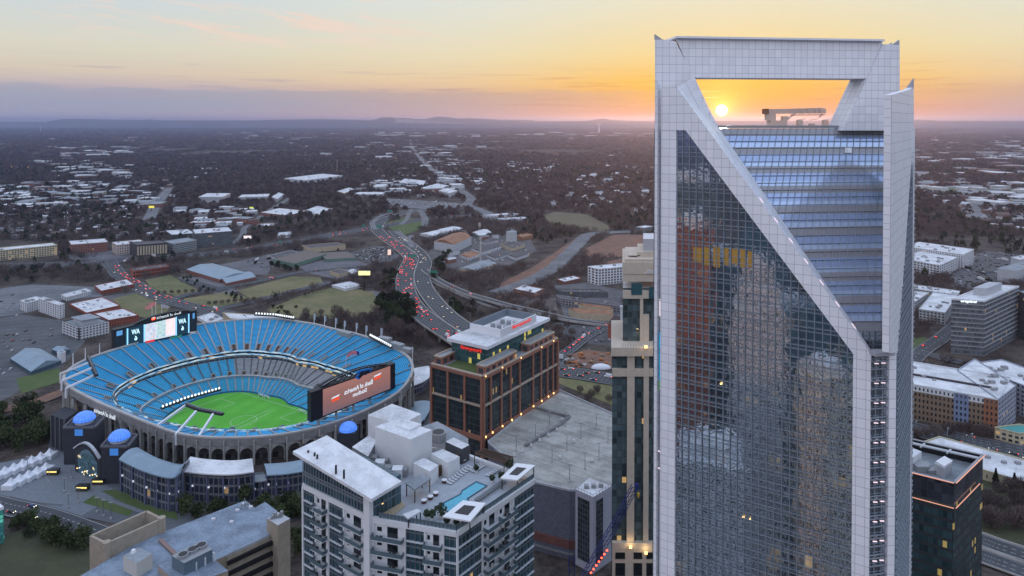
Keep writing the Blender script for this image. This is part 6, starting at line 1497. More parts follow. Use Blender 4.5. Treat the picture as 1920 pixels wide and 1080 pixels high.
def face_parts(p, q_, cells, ztop_, zlow, cap=True):
    """cells: list of (f0, f1, kind) along the facade; 'g' glass bay, 'b' balcony bay, 'w' white wall"""
    d_ = (q_-p).normalized(); l = (q_-p).length; n = Vector((d_.y, -d_.x, 0)); n = n if n.y < 0 else -n
    for f0, f1, kd in cells:
        a_, b_ = p+d_*l*f0, p+d_*l*f1
        if kd == 'w':
            mb = MB(); mb.slab([a_+n*.5+Vector((0, 0, zlow)), b_+n*.5+Vector((0, 0, zlow)), b_+n*.5+Vector((0, 0, ztop_)), a_+n*.5+Vector((0, 0, ztop_))], .7, n=n); mb.build('white_wall', rw, RT)
        elif kd == 'b':
            mb = MB(); mb.slab([a_+n*.12+Vector((0, 0, zlow)), b_+n*.12+Vector((0, 0, zlow)), b_+n*.12+Vector((0, 0, ztop_)), a_+n*.12+Vector((0, 0, ztop_))], .2, n=n); mb.build('balcony_wall', rw, RT)
            k = 0; z = ztop_-FT
            while z > zlow:
                zz = z; mid_ = (a_+b_)/2
                bal = MB(); w2 = (b_-a_)*.5*.97; c0_ = mid_+n*1.25
                bal.slab([mid_-w2+n*.1+Vector((0, 0, zz)), mid_+w2+n*.1+Vector((0, 0, zz)), mid_+w2+n*2.4+Vector((0, 0, zz)), mid_-w2+n*2.4+Vector((0, 0, zz))], .28, n=(0, 0, 1))
                B0 = bal.build('balcony', w_white, RT)
                gl_ = MB(); gl_.slab([mid_-w2+n*2.4+Vector((0, 0, zz)), mid_+w2+n*2.4+Vector((0, 0, zz)), mid_+w2+n*2.4+Vector((0, 0, zz+1.15)), mid_-w2+n*2.4+Vector((0, 0, zz+1.15))], .06, n=n)
                for s_ in (-1, 1): gl_.slab([mid_+w2*s_+n*.2+Vector((0, 0, zz)), mid_+w2*s_+n*2.4+Vector((0, 0, zz)), mid_+w2*s_+n*2.4+Vector((0, 0, zz+1.15)), mid_+w2*s_+n*.2+Vector((0, 0, zz+1.15))], .05, n=d_)
                gl_.build('glass_guard', mat('guard_glass', (.10, .15, .175), .1, spec=.8), B0)
                wn_ = MB(); o_ = mid_+n*.2; f_w = .34
                wn_.slab([o_-w2*f_w*2+w2*.55+Vector((0, 0, zz+.1)), o_+w2*.55+Vector((0, 0, zz+.1)), o_+w2*.55+Vector((0, 0, zz+3.0)), o_-w2*f_w*2+w2*.55+Vector((0, 0, zz+3.0))], .06, n=n); wn_.build('door', dark_glass, B0)
                MB().slab([o_-w2*.8+Vector((0, 0, zz+1.4)), o_-w2*.5+Vector((0, 0, zz+1.4)), o_-w2*.5+Vector((0, 0, zz+2.6)), o_-w2*.8+Vector((0, 0, zz+2.6))], .06, n=n).build('window', dark_glass, B0)
                if random.random() < .8:
                    fr = MB(); c1_ = mid_+n*1.4+w2*random.uniform(-.5, .5)
                    fr.box(c1_.x-.5, c1_.x+.5, c1_.y-.4, c1_.y+.4, zz+.02, zz+.75); fr.box(c1_.x-1.4, c1_.x-.7, c1_.y-.3, c1_.y+.3, zz+.02, zz+.9); fr.build('furniture', mat('patio_dark', (.05, .05, .05), .8) if random.random() < .7 else rw, B0)
                z -= FT
        else:
            z = ztop_-FT+.0
            while z > zlow: MB().bar(a_+n*.2+Vector((0, 0, z)), b_+n*.2+Vector((0, 0, z)), .35, .42).build('slab_edge', mat('slab_pale', (.60, .64, .68), .6), RT); z -= FT
            nb = max(2, int((b_-a_).length/1.5)); mb = MB()
            for k in range(nb+1): c = a_+(b_-a_)*(k/nb)+n*.2; mb.bar((c.x, c.y, zlow), (c.x, c.y, ztop_-.3), .08, .12)
            mb.build('mullions', steel, RT)
    for f0, f1, kd in cells:
        c = p+d_*l*f0+n*.3; MB().bar((c.x, c.y, zlow), (c.x, c.y, ztop_), .45, .6, up=d_).build('fin', rw, RT)
face_parts(Q0, Q1, [(0, .20, 'g'), (.20, .39, 'b'), (.39, .62, 'g'), (.62, .92, 'b'), (.92, 1.0, 'w')], ZR-.6, z_lo)
face_parts(Q1, Q2, [(0, .02, 'w'), (.02, .40, 'b'), (.40, .64, 'g'), (.64, .85, 'b'), (.85, 1.0, 'g')], ZR-.6, z_lo)
face_parts(Q2, Q3, [(0, .30, 'g'), (.30, .50, 'b'), (.50, .70, 'b'), (.70, 1.0, 'g')], ZR-.6, z_lo)
# coping round the deck
for p, q_ in zip(foot, foot[1:]+foot[:1]):
    MB().bar((p.x, p.y, ZR-.3), (q_.x, q_.y, ZR-.3), 1.2, 1.5).build('coping', rw, RT)
# raised left wing: two glazed storeys under the big sloping white roof
zw = ZR+8.5; zl = ZR+7.6
WL = [gz(549, 846, zw+4.5), gz(698, 932, zw), gz(753, 902, zw), gz(613, 816, zw+4.5)]
ppp = [Q0+Vector((0, 0, 0)), Q1, Q1+(Vector((WL[2].x, WL[2].y, 0))-Vector((WL[1].x, WL[1].y, 0))), Q0+(Vector((WL[3].x, WL[3].y, 0))-Vector((WL[0].x, WL[0].y, 0)))]
MB().prism(ppp, ZR-1, zw-.4).build('upper_storey', gres, RT)
mb = MB(); mb.slab([WL[0], WL[1]+Vector((0, -1.0, 0)), WL[2], WL[3]], .9, n=(0, 0, 1)); mb.build('sloping_roof', mat('membrane_white', (.66, .67, .68), .65, noise=.16, nscale=.25), RT)
mb = MB(); nb = 22
for k in range(nb+1):
    c = Q0+(Q1-Q0)*(k/nb)*.93+nL*.25; top_ = zw+4.2*(1-k/nb)-.5
    mb.bar((c.x, c.y, ZR-1), (c.x, c.y, top_), .14, .2)
for zz in (ZR-.8, ZR+3.4, ZR+4.2): mb.bar(Q0+nL*.25+Vector((0, 0, zz)), Q0+(Q1-Q0)*.93+nL*.25+Vector((0, 0, zz)), .3, .3)
mb.build('upper_mullions', mull, RT)
mb = MB(); mb.slab([Q0+Vector((0, 0, zw-.5)), Q1+Vector((0, 0, zw-.5)), Q0+Vector((0, 0, zw+3.6))], .5, n=nL); mb.build('gable_glass', rg_, RT)
c = Q1+nL*.3; MB().bar((c.x-.9, c.y, z_lo), (c.x-.9, c.y, zw-.3), 2.4, 1.5, up=nL).build('corner_pier', rw, RT)
for (x, y) in ((570, 839), (588, 832), (600, 826), (578, 852), (590, 856), (630, 880), (645, 889), (595, 860)):
    a_ = gz(x, y, zw+3.4); MB().box(a_.x-.25, a_.x+.25, a_.y-.25, a_.y+.25, zw+2.2, zw+4.6).build('roof_vent', dark_metal, RT)
# tall white core with annex
def rbox(pts, z0, z1, m, nm, top=None, ref=None):
    """pts: image points taken at height ref (default z1)"""
    q4 = [gz(x, y, ref if ref is not None else z1) for x, y in pts]; mb = MB(); mb.prism(q4, z0, z1, 0, 1); return mb.build(nm, [m, top or white_roof], RT)
zc2 = ZR+10.4
rbox([(703, 800), (770, 824), (810, 806), (742, 786)], ZR-.6, zc2, rw, 'lift_core')
rbox([(690, 778), (752, 796), (790, 776), (735, 757)], ZR-.6, zc2-1.2, rw, 'lift_core')
rbox([(742, 796), (768, 806), (790, 795), (760, 786)], zc2, zc2+.6, rw, 'core_hatch')
rbox([(660, 838), (690, 856), (706, 826), (692, 816)], ZR-.6, ZR+4, mat('corrugated', (.30, .30, .31), .5, .4), 'service_shed')
rbox([(790, 800), (850, 838), (878, 822), (820, 790)], ZR-.6, ZR+3.4, rw, 'rear_block', grey_roof)
rbox([(835, 828), (866, 842), (880, 834), (850, 820)], ZR-.6, ZR+4.6, mat('charcoal_wall', (.07, .075, .085), .7), 'dark_block')
rbox([(808, 850), (840, 868), (862, 856), (830, 842)], ZR-.6, ZR+4.4, rw, 'stair_block')
rbox([(775, 868), (806, 884), (822, 872), (795, 858)], ZR-.6, ZR+4, rw, 'stair_block')
a_ = gz(822, 826, ZR+3.5); MB().cyl(a_, a_+Vector((0, 0, 3)), 2.6, 2.6, 16).build('cooling_tower', hvac, RT)
MB().cyl(a_+Vector((0, 0, 3)), a_+Vector((0, 0, 3.1)), 2.0, 2.0, 16).build('fan', dark_metal, RT)
for (x, y, s_) in ((712, 870, 1.5), (728, 876, 1.2), (745, 884, 1.6), (722, 862, 1.1), (757, 880, 1.2), (700, 858, 1.3)):
    a_ = gz(x, y, ZR+1.5); MB().box(a_.x-s_, a_.x+s_, a_.y-s_, a_.y+s_, ZR-.5, ZR-.5+s_*2).build('roof_unit', hvac if s_ < 1.5 else rw, RT)
# pavilions with glowing lamps
def pavilion(pts, h, roofm, postm, nm='pavilion', louv=True, glowm=True):
    q4 = [gz(x, y, ZR+h) for x, y in pts]; c = sum(q4, Vector())/4
    r = MB(); r.prism(q4, ZR+h-.4, ZR+h); o = r.build(nm, roofm, RT)
    for p in q4: p2 = c+(p-c)*.9; MB().bar((p2.x, p2.y, ZR-.5), (p2.x, p2.y, ZR+h-.4), .3).build('post', postm, o)
    if glowm: MB().bar(c+Vector((-2, 0, -.8)), c+Vector((2.2, .6, -.8)), .3, .2).build('lamp', warm_l, o)
    if louv:
        in_ = [c+(p-c)*.5+Vector((0, 0, .04)) for p in q4]; mb = MB(); mb.face([p for p in in_] if (in_[1]-in_[0]).cross(in_[2]-in_[1]).z > 0 else in_[::-1]); mb.build('louvre_opening', dark_metal, o)
    return o
pavilion([(830, 968), (882, 977), (911, 943), (868, 938)], 3.2, white_paint, dark_metal)
pavilion([(938, 896), (970, 900), (1004, 872), (968, 868)], 3.2, white_paint, dark_metal)
pavilion([(760, 905), (777, 918), (808, 897), (792, 888)], 3.6, grey_roof, mat('timber_dark', (.08, .05, .035), .8), louv=False)
pavilion([(755, 964), (765, 972), (790, 958), (782, 954)], 2.2, w_white, dark_metal, louv=False, glowm=False)
o = MB(); q4 = [gz(x, y, ZR+3.2) for x, y in ((890, 850), (945, 868), (961, 857), (908, 842))]
for k in range(17): a_, b_ = q4[0]+(q4[1]-q4[0])*(k/16), q4[3]+(q4[2]-q4[3])*(k/16); o.bar(a_, b_, .18, .35)
for i in range(4): o.bar(q4[i], q4[(i+1) % 4], .3, .4); o.bar(q4[i]-Vector((0, 0, 3.7)), q4[i], .3)
o.build('pergola', mat('timber_dark', (.08, .05, .035), .8), RT)
# illuminated lounge at the corner of the wing, bar wall
MB().prism([gz(705, 958, ZR+.0), gz(732, 968, ZR), gz(760, 945, ZR), gz(740, 925, ZR)], ZR-.5, ZR-.3).build('lounge_floor', mat('lounge_floor', (.42, .34, .22), .7), RT)
a_, b_ = gz(716, 945, ZR+2.5), gz(738, 928, ZR+2.5); MB().bar(a_, b_, .2, .2).build('lamp', warm_l, RT)
a_, b_ = gz(800, 900, ZR+.8), gz(880, 846, ZR+.8); MB().bar(a_, b_, .8, 3.4).build('bar_wall', mat('timber_brown', (.10, .06, .03), .8), RT)
# pool with water and coping
pw = [(820, 949), (844, 961), (879, 938), (876, 935), (913, 911), (893, 903), (866, 920), (864, 926)]
mb = MB(); mb.prism([gz(x, y, ZR-.45) for x, y in pw], ZR-.6, ZR-.44); POOL = mb.build('pool_water', mat('pool_water', (.03, .36, .48), .05, spec=.8, noise=.12, nscale=.5), RT)
pts = [gz(x, y, ZR-.4) for x, y in pw]; mb = MB()
for p, q_ in zip(pts, pts[1:]+pts[:1]): mb.bar(p, q_, .35, .2)
mb.build('pool_edge', mat('pool_tile', (.05, .10, .13), .5), RT)
# sun loungers, planters, tables: things of their own on the deck
def lounger(px, py, rot, col):
    g = gz(px, py, ZR-.55); T = thing('sun_lounger', 'slim sun lounger beside the rooftop pool', 'sun lounger', tuple(g), 'sun loungers round the rooftop pool'); d_ = Vector((cos(rot), sin(rot), 0)); s_ = Vector((-d_.y, d_.x, 0))*.42
    MB().slab([g-d_*1.1-s_+Vector((0, 0, .4)), g+d_*.35-s_+Vector((0, 0, .4)), g+d_*.35+s_+Vector((0, 0, .4)), g-d_*1.1+s_+Vector((0, 0, .4))], .12, n=(0, 0, 1)).build('seat', col, T)
    MB().slab([g+d_*.35-s_+Vector((0, 0, .4)), g+d_*1.05-s_+Vector((0, 0, .95)), g+d_*1.05+s_+Vector((0, 0, .95)), g+d_*.35+s_+Vector((0, 0, .4))], .12).build('backrest', col, T)
    MB().bar(g-d_*.9+Vector((0, 0, .0)), g-d_*.9+Vector((0, 0, .3)), .6, .08).build('leg', steel, T); MB().bar(g+d_*.5, g+d_*.5+Vector((0, 0, .3)), .6, .08).build('leg', steel, T)
lw_ = mat('lounger_white', (.5, .52, .54), .7); ld_ = mat('lounger_dark', (.16, .18, .19), .7)
for k in range(9): lounger(842+k*4.9, 907-k*3.7, 2.6, lw_)
for k in range(5): lounger(886+k*4.6, 885-k*2.6, 2.6, lw_)
for k in range(12): lounger(896+k*4.4, 939-k*3.1, -.6, ld_)
for k in range(5): lounger(916+k*5, 893-k*3, -.6, lw_)
for i, (x, y) in enumerate(((795, 943), (807, 936), (817, 929), (833, 905), (869, 867))):
    g = gz(x, y, ZR-.55); T = thing('round_table', 'round white topped drum table near the rooftop bar', 'table', tuple(g)); MB().cyl(g, g+Vector((0, 0, .9)), .7, .8, 12).build('drum', mat('drum_brown', (.10, .05, .05), .8), T); MB().cyl(g+Vector((0, 0, .9)), g+Vector((0, 0, 1.0)), .85, .85, 12).build('table_top', rw, T)
def leafball(mb, c, r, n, rg_=random, fs=.3, flat=1.0):
    for _ in range(n):
        d_ = Vector((rg_.gauss(0, 1), rg_.gauss(0, 1), rg_.gauss(0, 1))).normalized()*r*(rg_.random()**.4); d_.z *= flat
        p = Vector(c)+d_; a_ = Vector((rg_.gauss(0, 1), rg_.gauss(0, 1), rg_.gauss(0, 1))).normalized(); b_ = a_.orthogonal().normalized(); s_ = fs*rg_.uniform(.6, 1.4)
        mb.face([p-a_*s_, p+b_*s_, p+a_*s_, p-b_*s_], 0)
leaf_d = mat('leaf_dark', (.035, .055, .028), .8, noise=.35, nscale=.7)
for x, y, s_ in ((826, 971, 1.7), (810, 975, 1.0), (838, 985, .9), (955, 882, 1.6), (800, 973, .9), (893, 886, .8), (923, 905, .8), (940, 902, 1.0), (856, 988, .8)):
    g = gz(x, y, ZR-.5); T = thing('shrub', 'dark potted shrub on the roof terrace', 'shrub', tuple(g)); MB().cyl(g, g+Vector((0, 0, .8)), .5, .6, 8).build('pot', rw, T); mb = MB(); leafball(mb, g+Vector((0, 0, .8+s_)), s_, 160); mb.build('foliage', leaf_d, T)
# glass guard along the roof edge
gg = mat('guard_glass', (.10, .15, .175), .1, spec=.8)
for p, q_ in ((Q1+(Q2-Q1)*.08, Q2), (Q2, Q3)):
    MB().bar(p+Vector((0, 0, ZR+1.2)), q_+Vector((0, 0, ZR+1.2)), .06, 1.5).build('glass_guard', gg, RT)
    for k in range(22): c = p+(q_-p)*(k/21); MB().bar((c.x, c.y, ZR), (c.x, c.y, ZR+2.0), .12).build('rail_post', steel, RT)

# --- concrete building with big flat roof at the bottom left
ZC = 40.0
cw = mat('tan_concrete', (.34, .29, .225), .88, noise=.12, nscale=.4, bump=.1); fl_roof = mat('felt_roof', (.19, .24, .30), .75, noise=.3, nscale=.12)
CB = thing('concrete_building', 'tan concrete building with a huge blue grey flat roof', 'building', tuple(gz(424, 1042, ZC).xy)+(0,))
def cbx(pts, z0, z1, m, nm, top=None, ref=None): q4 = [gz(x, y, ref if ref is not None else z1) for x, y in pts]; mb = MB(); mb.prism(q4, z0, z1, 0, 1); return mb.build(nm, [m, top or fl_roof], CB)
cbx([(150, 1080), (270, 1010), (300, 1000), (460, 938), (478, 952), (497, 941), (520, 958), (520, 996), (424, 1041), (300, 1100), (240, 1180), (120, 1120)], 0, ZC, cw, 'body')
cbx([(424, 1042), (520, 997), (522, 998), (425, 1044)], 0, ZC-.5, cw, 'front_wall')
a_, b_ = gz(426, 1042, ZC), gz(523, 998, ZC)
for k in range(5):
    zz = ZC-3.2-k*4.6; MB().bar((a_.x, a_.y, zz), (b_.x, b_.y, zz), 1.2, 1.6).build('window_strip', mat('void_dark', (.012, .012, .014), .6), CB)
cbx([(500, 972), (521, 985), (544, 972), (522, 960)], 0, ZC+6, cw, 'stair_tower', w_pale)
for k in range(6): c = gz(508+k*4, 972-k*.8, ZC+6.2); MB().box(c.x-.6, c.x+.6, c.y-.6, c.y+.6, ZC+6, ZC+6.5+k % 3).build('antenna', hvac, CB)
# walled roof court
q4 = [gz(x, y, ZC+6) for x, y in ((170, 1004), (200, 1018), (303, 972), (275, 958))]
for i in range(4): p, q_ = q4[i], q4[(i+1) % 4]; MB().bar((p.x, p.y, ZC+.5-6), (q_.x, q_.y, ZC+.5-6), 1.0, 11+12).build('court_wall', cw, CB)
for p in (q4[1], q4[2]): MB().cyl((p.x, p.y, 0), (p.x, p.y, ZC+6.6), 1.6, 1.6, 12).build('corner_pier', cw, CB)
MB().prism([q4[0]*.97+q4[2]*.03, q4[1], q4[2], q4[3]], 0, ZC).build('court_floor', fl_roof, CB)
c = gz(216, 1002, ZC); MB().cyl(c, c+Vector((0, 0, 1.6)), 1.3, 1.0, 10).build('roof_fan', white_paint, CB)
# small white cube and cooling tower block
cbx([(231, 1042), (256, 1056), (286, 1038), (258, 1026)], ZC-20, ZC+6, mat('cube_cream', (.52, .50, .45), .7), 'white_cube', grey_roof)
c = gz(250, 1036, ZC+6); MB().cyl(c, c+Vector((0, 0, 1.2)), 1.0, .7, 10).build('roof_fan', white_paint, CB)
cbx([(296, 1060), (340, 1100), (428, 1070), (380, 1030)], ZC-4, ZC+3, cw, 'pit_wall', fl_roof)
cbx([(322, 1042), (345, 1056), (398, 1030), (376, 1015)], ZC, ZC+8, mat('tower_steel', (.16, .21, .25), .5, .4), 'cooling_tower', hvac)
for x, y in ((343, 1043), (361, 1033), (378, 1025)):
    c = gz(x, y, ZC+8); MB().cyl(c, c+Vector((0, 0, 1.0)), 2.2, 2.2, 16).build('fan_ring', hvac, CB); MB().cyl(c+Vector((0, 0, 1.0)), c+Vector((0, 0, 1.05)), 1.7, 1.7, 16).build('fan', dark_metal, CB)
for k in range(3):
    c = gz(360+k*17, 1052-k*8, ZC+6); MB().bar(c, c+Vector((2, -.6, 0)), .5).bar(c+Vector((2, -.6, 0)), c+Vector((2, -.6, -6)), .5).build('pipe', w_white, CB)
MB().bar(gz(300, 1012, ZC+.6), gz(338, 1048, ZC+.6), 1.6, .8).build('duct', mat('duct_brown', (.24, .17, .15), .8), CB)
for x, y in ((457, 946), (445, 958), (470, 952), (400, 975), (434, 980)): c = gz(x, y, ZC+.1); MB().box(c.x-.8, c.x+.8, c.y-.6, c.y+.6, ZC, ZC+.9).build('roof_unit', w_white, CB)
c = gz(459, 950, ZC); mb = MB()
for k in range(10): mb.bar((c.x+2.2*cos(k*.63), c.y+2.2*sin(k*.63), ZC+.6), (c.x+2.2*cos(k*.63+.63), c.y+2.2*sin(k*.63+.63), ZC+.6), .25)
mb.bar(c, c+Vector((0, 0, 4)), .3); mb.build('antenna_ring', steel, CB)
# green glass sliver at the left edge
GG = thing('glass_building', 'green glass building corner cut off by the left edge', 'building', tuple(gz(7, 1018, 0)))
z_ = ztop(7, 950, 1018); q4 = [gz(-60, 970, z_), gz(7, 950, z_), gz(-10, 935, z_)]
MB().prism(parp(*q4), 0, z_-1.5).build('glass_wall', W('green_glass', (.05, .12, .11), win=(.03, .16, .14), bay=1.6, flr=2.2, wx=.05, wy=(.1, .9), lit=.1, litc=(.2, .9, .7), lits=.4), GG)
MB().prism(parp(*q4), z_-1.5, z_).build('roof', white_paint, GG)
# ------------------------------------------------------------------ stadium surroundings: gate, curved blocks, plaza
navy = mat('navy_brick', (.030, .034, .045), .7, noise=.2, nscale=.5)
domem = bpy.data.materials.new('dome_blue'); domem.use_nodes = True; t = NT(domem.node_tree); b = t.n['Principled BSDF']
U = t.xyz(t.node('ShaderNodeUVMap').outputs[0]); gr = t.math('MAXIMUM', t.math('LESS_THAN', t.math('FRACT', U[0]), .10), t.math('LESS_THAN', t.math('FRACT', U[1]), .12))
t.put(b.inputs['Emission Color'], t.mix(gr, t.mix(t.noise(t.vec(U[0], U[1], 0.0), .8, 2), (.015, .13, .75), (.12, .36, 1.0)), (.01, .04, .25))); b.inputs['Emission Strength'].default_value = 1.0
b.inputs['Base Color'].default_value = (.05, .1, .3, 1); b.inputs['Roughness'].default_value = .3
def gate_tower(x0, x1, yb, yt, dc, dr, lab, back=16):
    g0, g1 = gz(x0, yb), gz(x1, yb); zt_ = ztop(x1, yt, yb); T = thing('gate_tower', lab, 'tower', tuple(g0), 'stadium gate towers with blue domes')
    q4 = [g0, g1, g1+Vector((-3, back, 0)), g0+Vector((-3, back, 0))]; MB().prism(q4, 0, zt_).build('wall', navy, T)
    for i in range(4): p, q_ = q4[i], q4[(i+1) % 4]; MB().bar((p.x, p.y, zt_), (q_.x, q_.y, zt_), 1.2, 1.2).build('cornice', mat('dark_stone', (.10, .10, .11), .8), T)
    c = gz(dc[0], dc[1]+6, zt_); c = Vector(((q4[0]+q4[2])/2).xy.to_3d()); c.z = zt_; r = dr*c.y/F
    MB().cyl(c, c+Vector((0, 0, 2.0)), r*.8, r*.9, 20).build('drum', cladding, T); MB().dome((c.x, c.y, c.z+2), r, r, r*.78, 20, 6).build('dome', domem, T)
    p = g0*.5+g1*.5+Vector((0, -.3, 0)); MB().box(p.x-2.5, p.x+2.5, p.y-.3, p.y+.2, zt_-5, zt_-1).build('lit_panel', glow('panel_blue', (.05, .2, .6), .8), T)
gate_tower(120, 178, 872, 802, (148, 783), 19, 'navy gate tower with a glowing blue dome, farther left one')
gate_tower(190, 240, 908, 838, (219, 820), 19, 'navy gate tower with a glowing blue dome, beside the curved block')
T = thing('gate_tower', 'dark stair tower without a dome at the left corner of the stadium', 'tower', tuple(gz(97, 838))); z_ = ztop(97, 778, 838); g0, g1 = gz(97, 838), gz(122, 848)
MB().prism([g0, g1, g1+Vector((0, 14, 0)), g0+Vector((0, 14, 0))], 0, z_).build('wall', navy, T)
for k in range(4): p = g0+(g1-g0)*(k/3); MB().bar((p.x, p.y-.3, 0), (p.x, p.y-.3, z_), .8).build('fin', mat('dark_stone', (.10, .10, .11), .8), T)
# third dome behind the white roof right of the stadium
T = thing('gate_tower', 'low navy kiosk with a glowing blue dome at the right of the stadium', 'tower', tuple(gz(653, 850))); c = gz(653, 850); r = 17*c.y/F
z_ = ztop(653, 808, 850)+1; MB().prism([(c.x-r, c.y-r), (c.x+r, c.y-r), (c.x+r, c.y+r), (c.x-r, c.y+r)], 0, z_).build('wall', navy, T); MB().dome((c.x, c.y, z_), r, r, r*.85, 20, 6).build('dome', domem, T)
# arched gate between the towers
G0, G1 = gz(141, 884), gz(189, 905); z_ = ztop(189, 842, 905); T = thing('entrance_gate', 'arched glass entrance gate between two navy towers', 'gate', tuple(G0)); N = 12; dd = G1-G0
pts = [G0, G1]+[G0+dd*(1-k/N)+Vector((0, 0, z_*.72+z_*.30*sin(pi*k/N))) for k in range(N+1)]
MB().slab(pts, 1.2, n=(.3, -1, 0)).build('arch_wall', navy, T)
gm_ = facade('gate_glass', (.08, .09, .10), win=(.04, .10, .12), bay=1.6, flr=2.0, wx=.08, wy=(.08, .92), lit=.06, lits=.8, litc=(1, .8, .45))
fp = [G0+dd*.12, G0+dd*.88]+[G0+dd*(.88-.76*k/N)+Vector((0, 0, z_*.55+z_*.28*sin(pi*k/N))) for k in range(N+1)]
mb = MB(); mb.face([p+Vector((.1, -.35, 0)) for p in fp], 0, [((p-G0).length, p.z) for p in fp]); mb.build('glass', gm_, T)
mb = MB()
for k in range(N): mb.bar(pts[2+k]+Vector((0, -.6, .3)), pts[3+k]+Vector((0, -.6, .3)), 1.6, .9)
mb.build('arch_rim', w_pale, T)
for k in range(9): p = G0+dd*(.1+.1*k)+Vector((.3, -1.0, 3.0+1.2*sin(k*2.1))); MB().box(p.x-.25, p.x+.25, p.y-.2, p.y+.2, p.z, p.z+.5).build('lamp', white_l if k % 3 else warm_l, T)
# curved glass blocks along the foot of the stadium
def curved(pts, yt, lab, roofm, depth, nm='curved_block', over=2.0, curve=2.0, nfin=9):
    P_ = [gz(*p) for p in pts]; zt_ = ztop(pts[1][0], yt, pts[1][1]); T = thing(nm, lab, 'building', tuple(P_[0])); Cn = [Vector(q_) for q_ in catmull([tuple(p) for p in P_], 4)]
    ctr = Vector((SX, SY, 0)); bk_ = [p+(ctr-p).normalized()*depth for p in Cn]; fwd_ = [p-(ctr-p).normalized()*over for p in Cn]
    mb = MB(); u = 0
    for i in range(len(Cn)-1):
        l = (Cn[i+1]-Cn[i]).length; up_ = Vector((0, 0, zt_)); mb.face([Cn[i], Cn[i+1], Cn[i+1]+up_, Cn[i]+up_], 0, [(u, 0), (u+l, 0), (u+l, zt_), (u, zt_)]); mb.face([bk_[i+1], bk_[i], bk_[i]+up_, bk_[i+1]+up_], 0); u += l
    for e in (0, -1): mb.face([Cn[e], bk_[e], bk_[e]+Vector((0, 0, zt_)), Cn[e]+Vector((0, 0, zt_))], 0)
    mb.build('wall', facade('curved_glass', (.15, .16, .18), win=(.015, .02, .035), bay=3.0, flr=5.0, wx=.1, wy=(.12, .86), lit=.03, lits=.25), T)
    R_m = MB()
    for i in range(len(Cn)-1):
        for k in range(6):
            z0_, z1_ = zt_+.3+curve*sin(pi*k/6), zt_+.3+curve*sin(pi*(k+1)/6); a0, a1 = fwd_[i]+(bk_[i]-fwd_[i])*(k/6), fwd_[i]+(bk_[i]-fwd_[i])*((k+1)/6); c0_, c1_ = fwd_[i+1]+(bk_[i+1]-fwd_[i+1])*(k/6), fwd_[i+1]+(bk_[i+1]-fwd_[i+1])*((k+1)/6)
            R_m.face([a0+Vector((0, 0, z0_)), c0_+Vector((0, 0, z0_)), c1_+Vector((0, 0, z1_)), a1+Vector((0, 0, z1_))])
    for i in range(len(Cn)-1): R_m.face([fwd_[i]+Vector((0, 0, zt_-.4)), fwd_[i+1]+Vector((0, 0, zt_-.4)), fwd_[i+1]+Vector((0, 0, zt_+.3)), fwd_[i]+Vector((0, 0, zt_+.3))])
    R_m.build('roof', roofm, T)
    for k in range(nfin):
        f = k/(nfin-1)*(len(Cn)-1.001); i = int(f); p = Cn[i]+(Cn[i+1]-Cn[i])*(f-i); p = p-(ctr-p).normalized()*.5; MB().bar(p, p+Vector((0, 0, zt_-.4)), .9, .9).build('fin', mat('fin_blue', (.12, .14, .22), .5), T)
        if k < nfin-1: q_ = Cn[min(len(Cn)-1, i+1)]; m_ = (p+q_)/2-(ctr-p).normalized()*.2; MB().box(m_.x-.5, m_.x+.5, m_.y-.3, m_.y+.1, zt_*.5, zt_*.5+1).build('lamp', glow('soft_lamp', (.8, .9, 1.0), .6), T)
    CLEAR.append((Cn, 16))
curved([(228, 922), (262, 941), (295, 954), (326, 960), (342, 948)], 876, 'curved glass block with a grey barrel roof beside the gate', blue_roof, 13, nfin=7)
curved([(340, 936), (365, 940), (405, 943), (440, 943), (476, 938)], 884, 'curved dark block with a flat white roof below the stadium arches', white_roof, 15, curve=.1, nfin=6)
curved([(476, 934), (490, 933), (500, 931)], 900, 'short glass link between two curved blocks', grey_roof, 6, curve=.2, nfin=3)
curved([(500, 930), (540, 927), (590, 918)], 886, 'curved dark block with pale roof left of the white tower', blue_roof, 13, curve=1.0, nfin=5)
curved([(745, 830), (775, 812), (796, 790), (806, 765)], 800, 'curved pale roofed block between the stadium and the brick offices', blue_roof, 12, curve=1.0, nfin=6)
curved([(765, 745), (790, 735), (803, 722), (800, 705)], 716, 'white roofed terrace block at the right end of the stadium', white_roof, 12, curve=.2, nfin=4)
# paving, lawns
pave = mat('paving', (.15, .17, .19), .8, noise=.12, nscale=.4); pave_d = mat('paving_dark', (.10, .11, .12), .85, noise=.1)
poly_sheet('plaza', [(-60, 925), (-60, 880), (0, 868), (112, 846), (150, 880), (190, 905), (228, 925), (150, 968), (100, 956), (0, 938)], .30, pave)
poly_sheet('path', [(150, 968), (228, 925), (330, 962), (420, 965), (600, 940), (640, 960), (420, 1000), (300, 1000)], .32, pave_d)
poly_sheet('apron', [(90, 850), (95, 790), (150, 800), (260, 850), (420, 890), (560, 880), (700, 830), (800, 760), (815, 800), (640, 930), (420, 945), (230, 930)], .26, pave_d)
for pg in ([(155, 942), (180, 926), (250, 958), (242, 968)], [(190, 920), (215, 918), (330, 960), (335, 975), (255, 955)], [(108, 960), (160, 970), (205, 990), (190, 998), (120, 970)]): poly_sheet('lawn', pg, .4, grass_green)
for pg in ([(176, 930), (184, 926), (300, 968), (295, 974)],): poly_sheet('steps', pg, .45, pave)
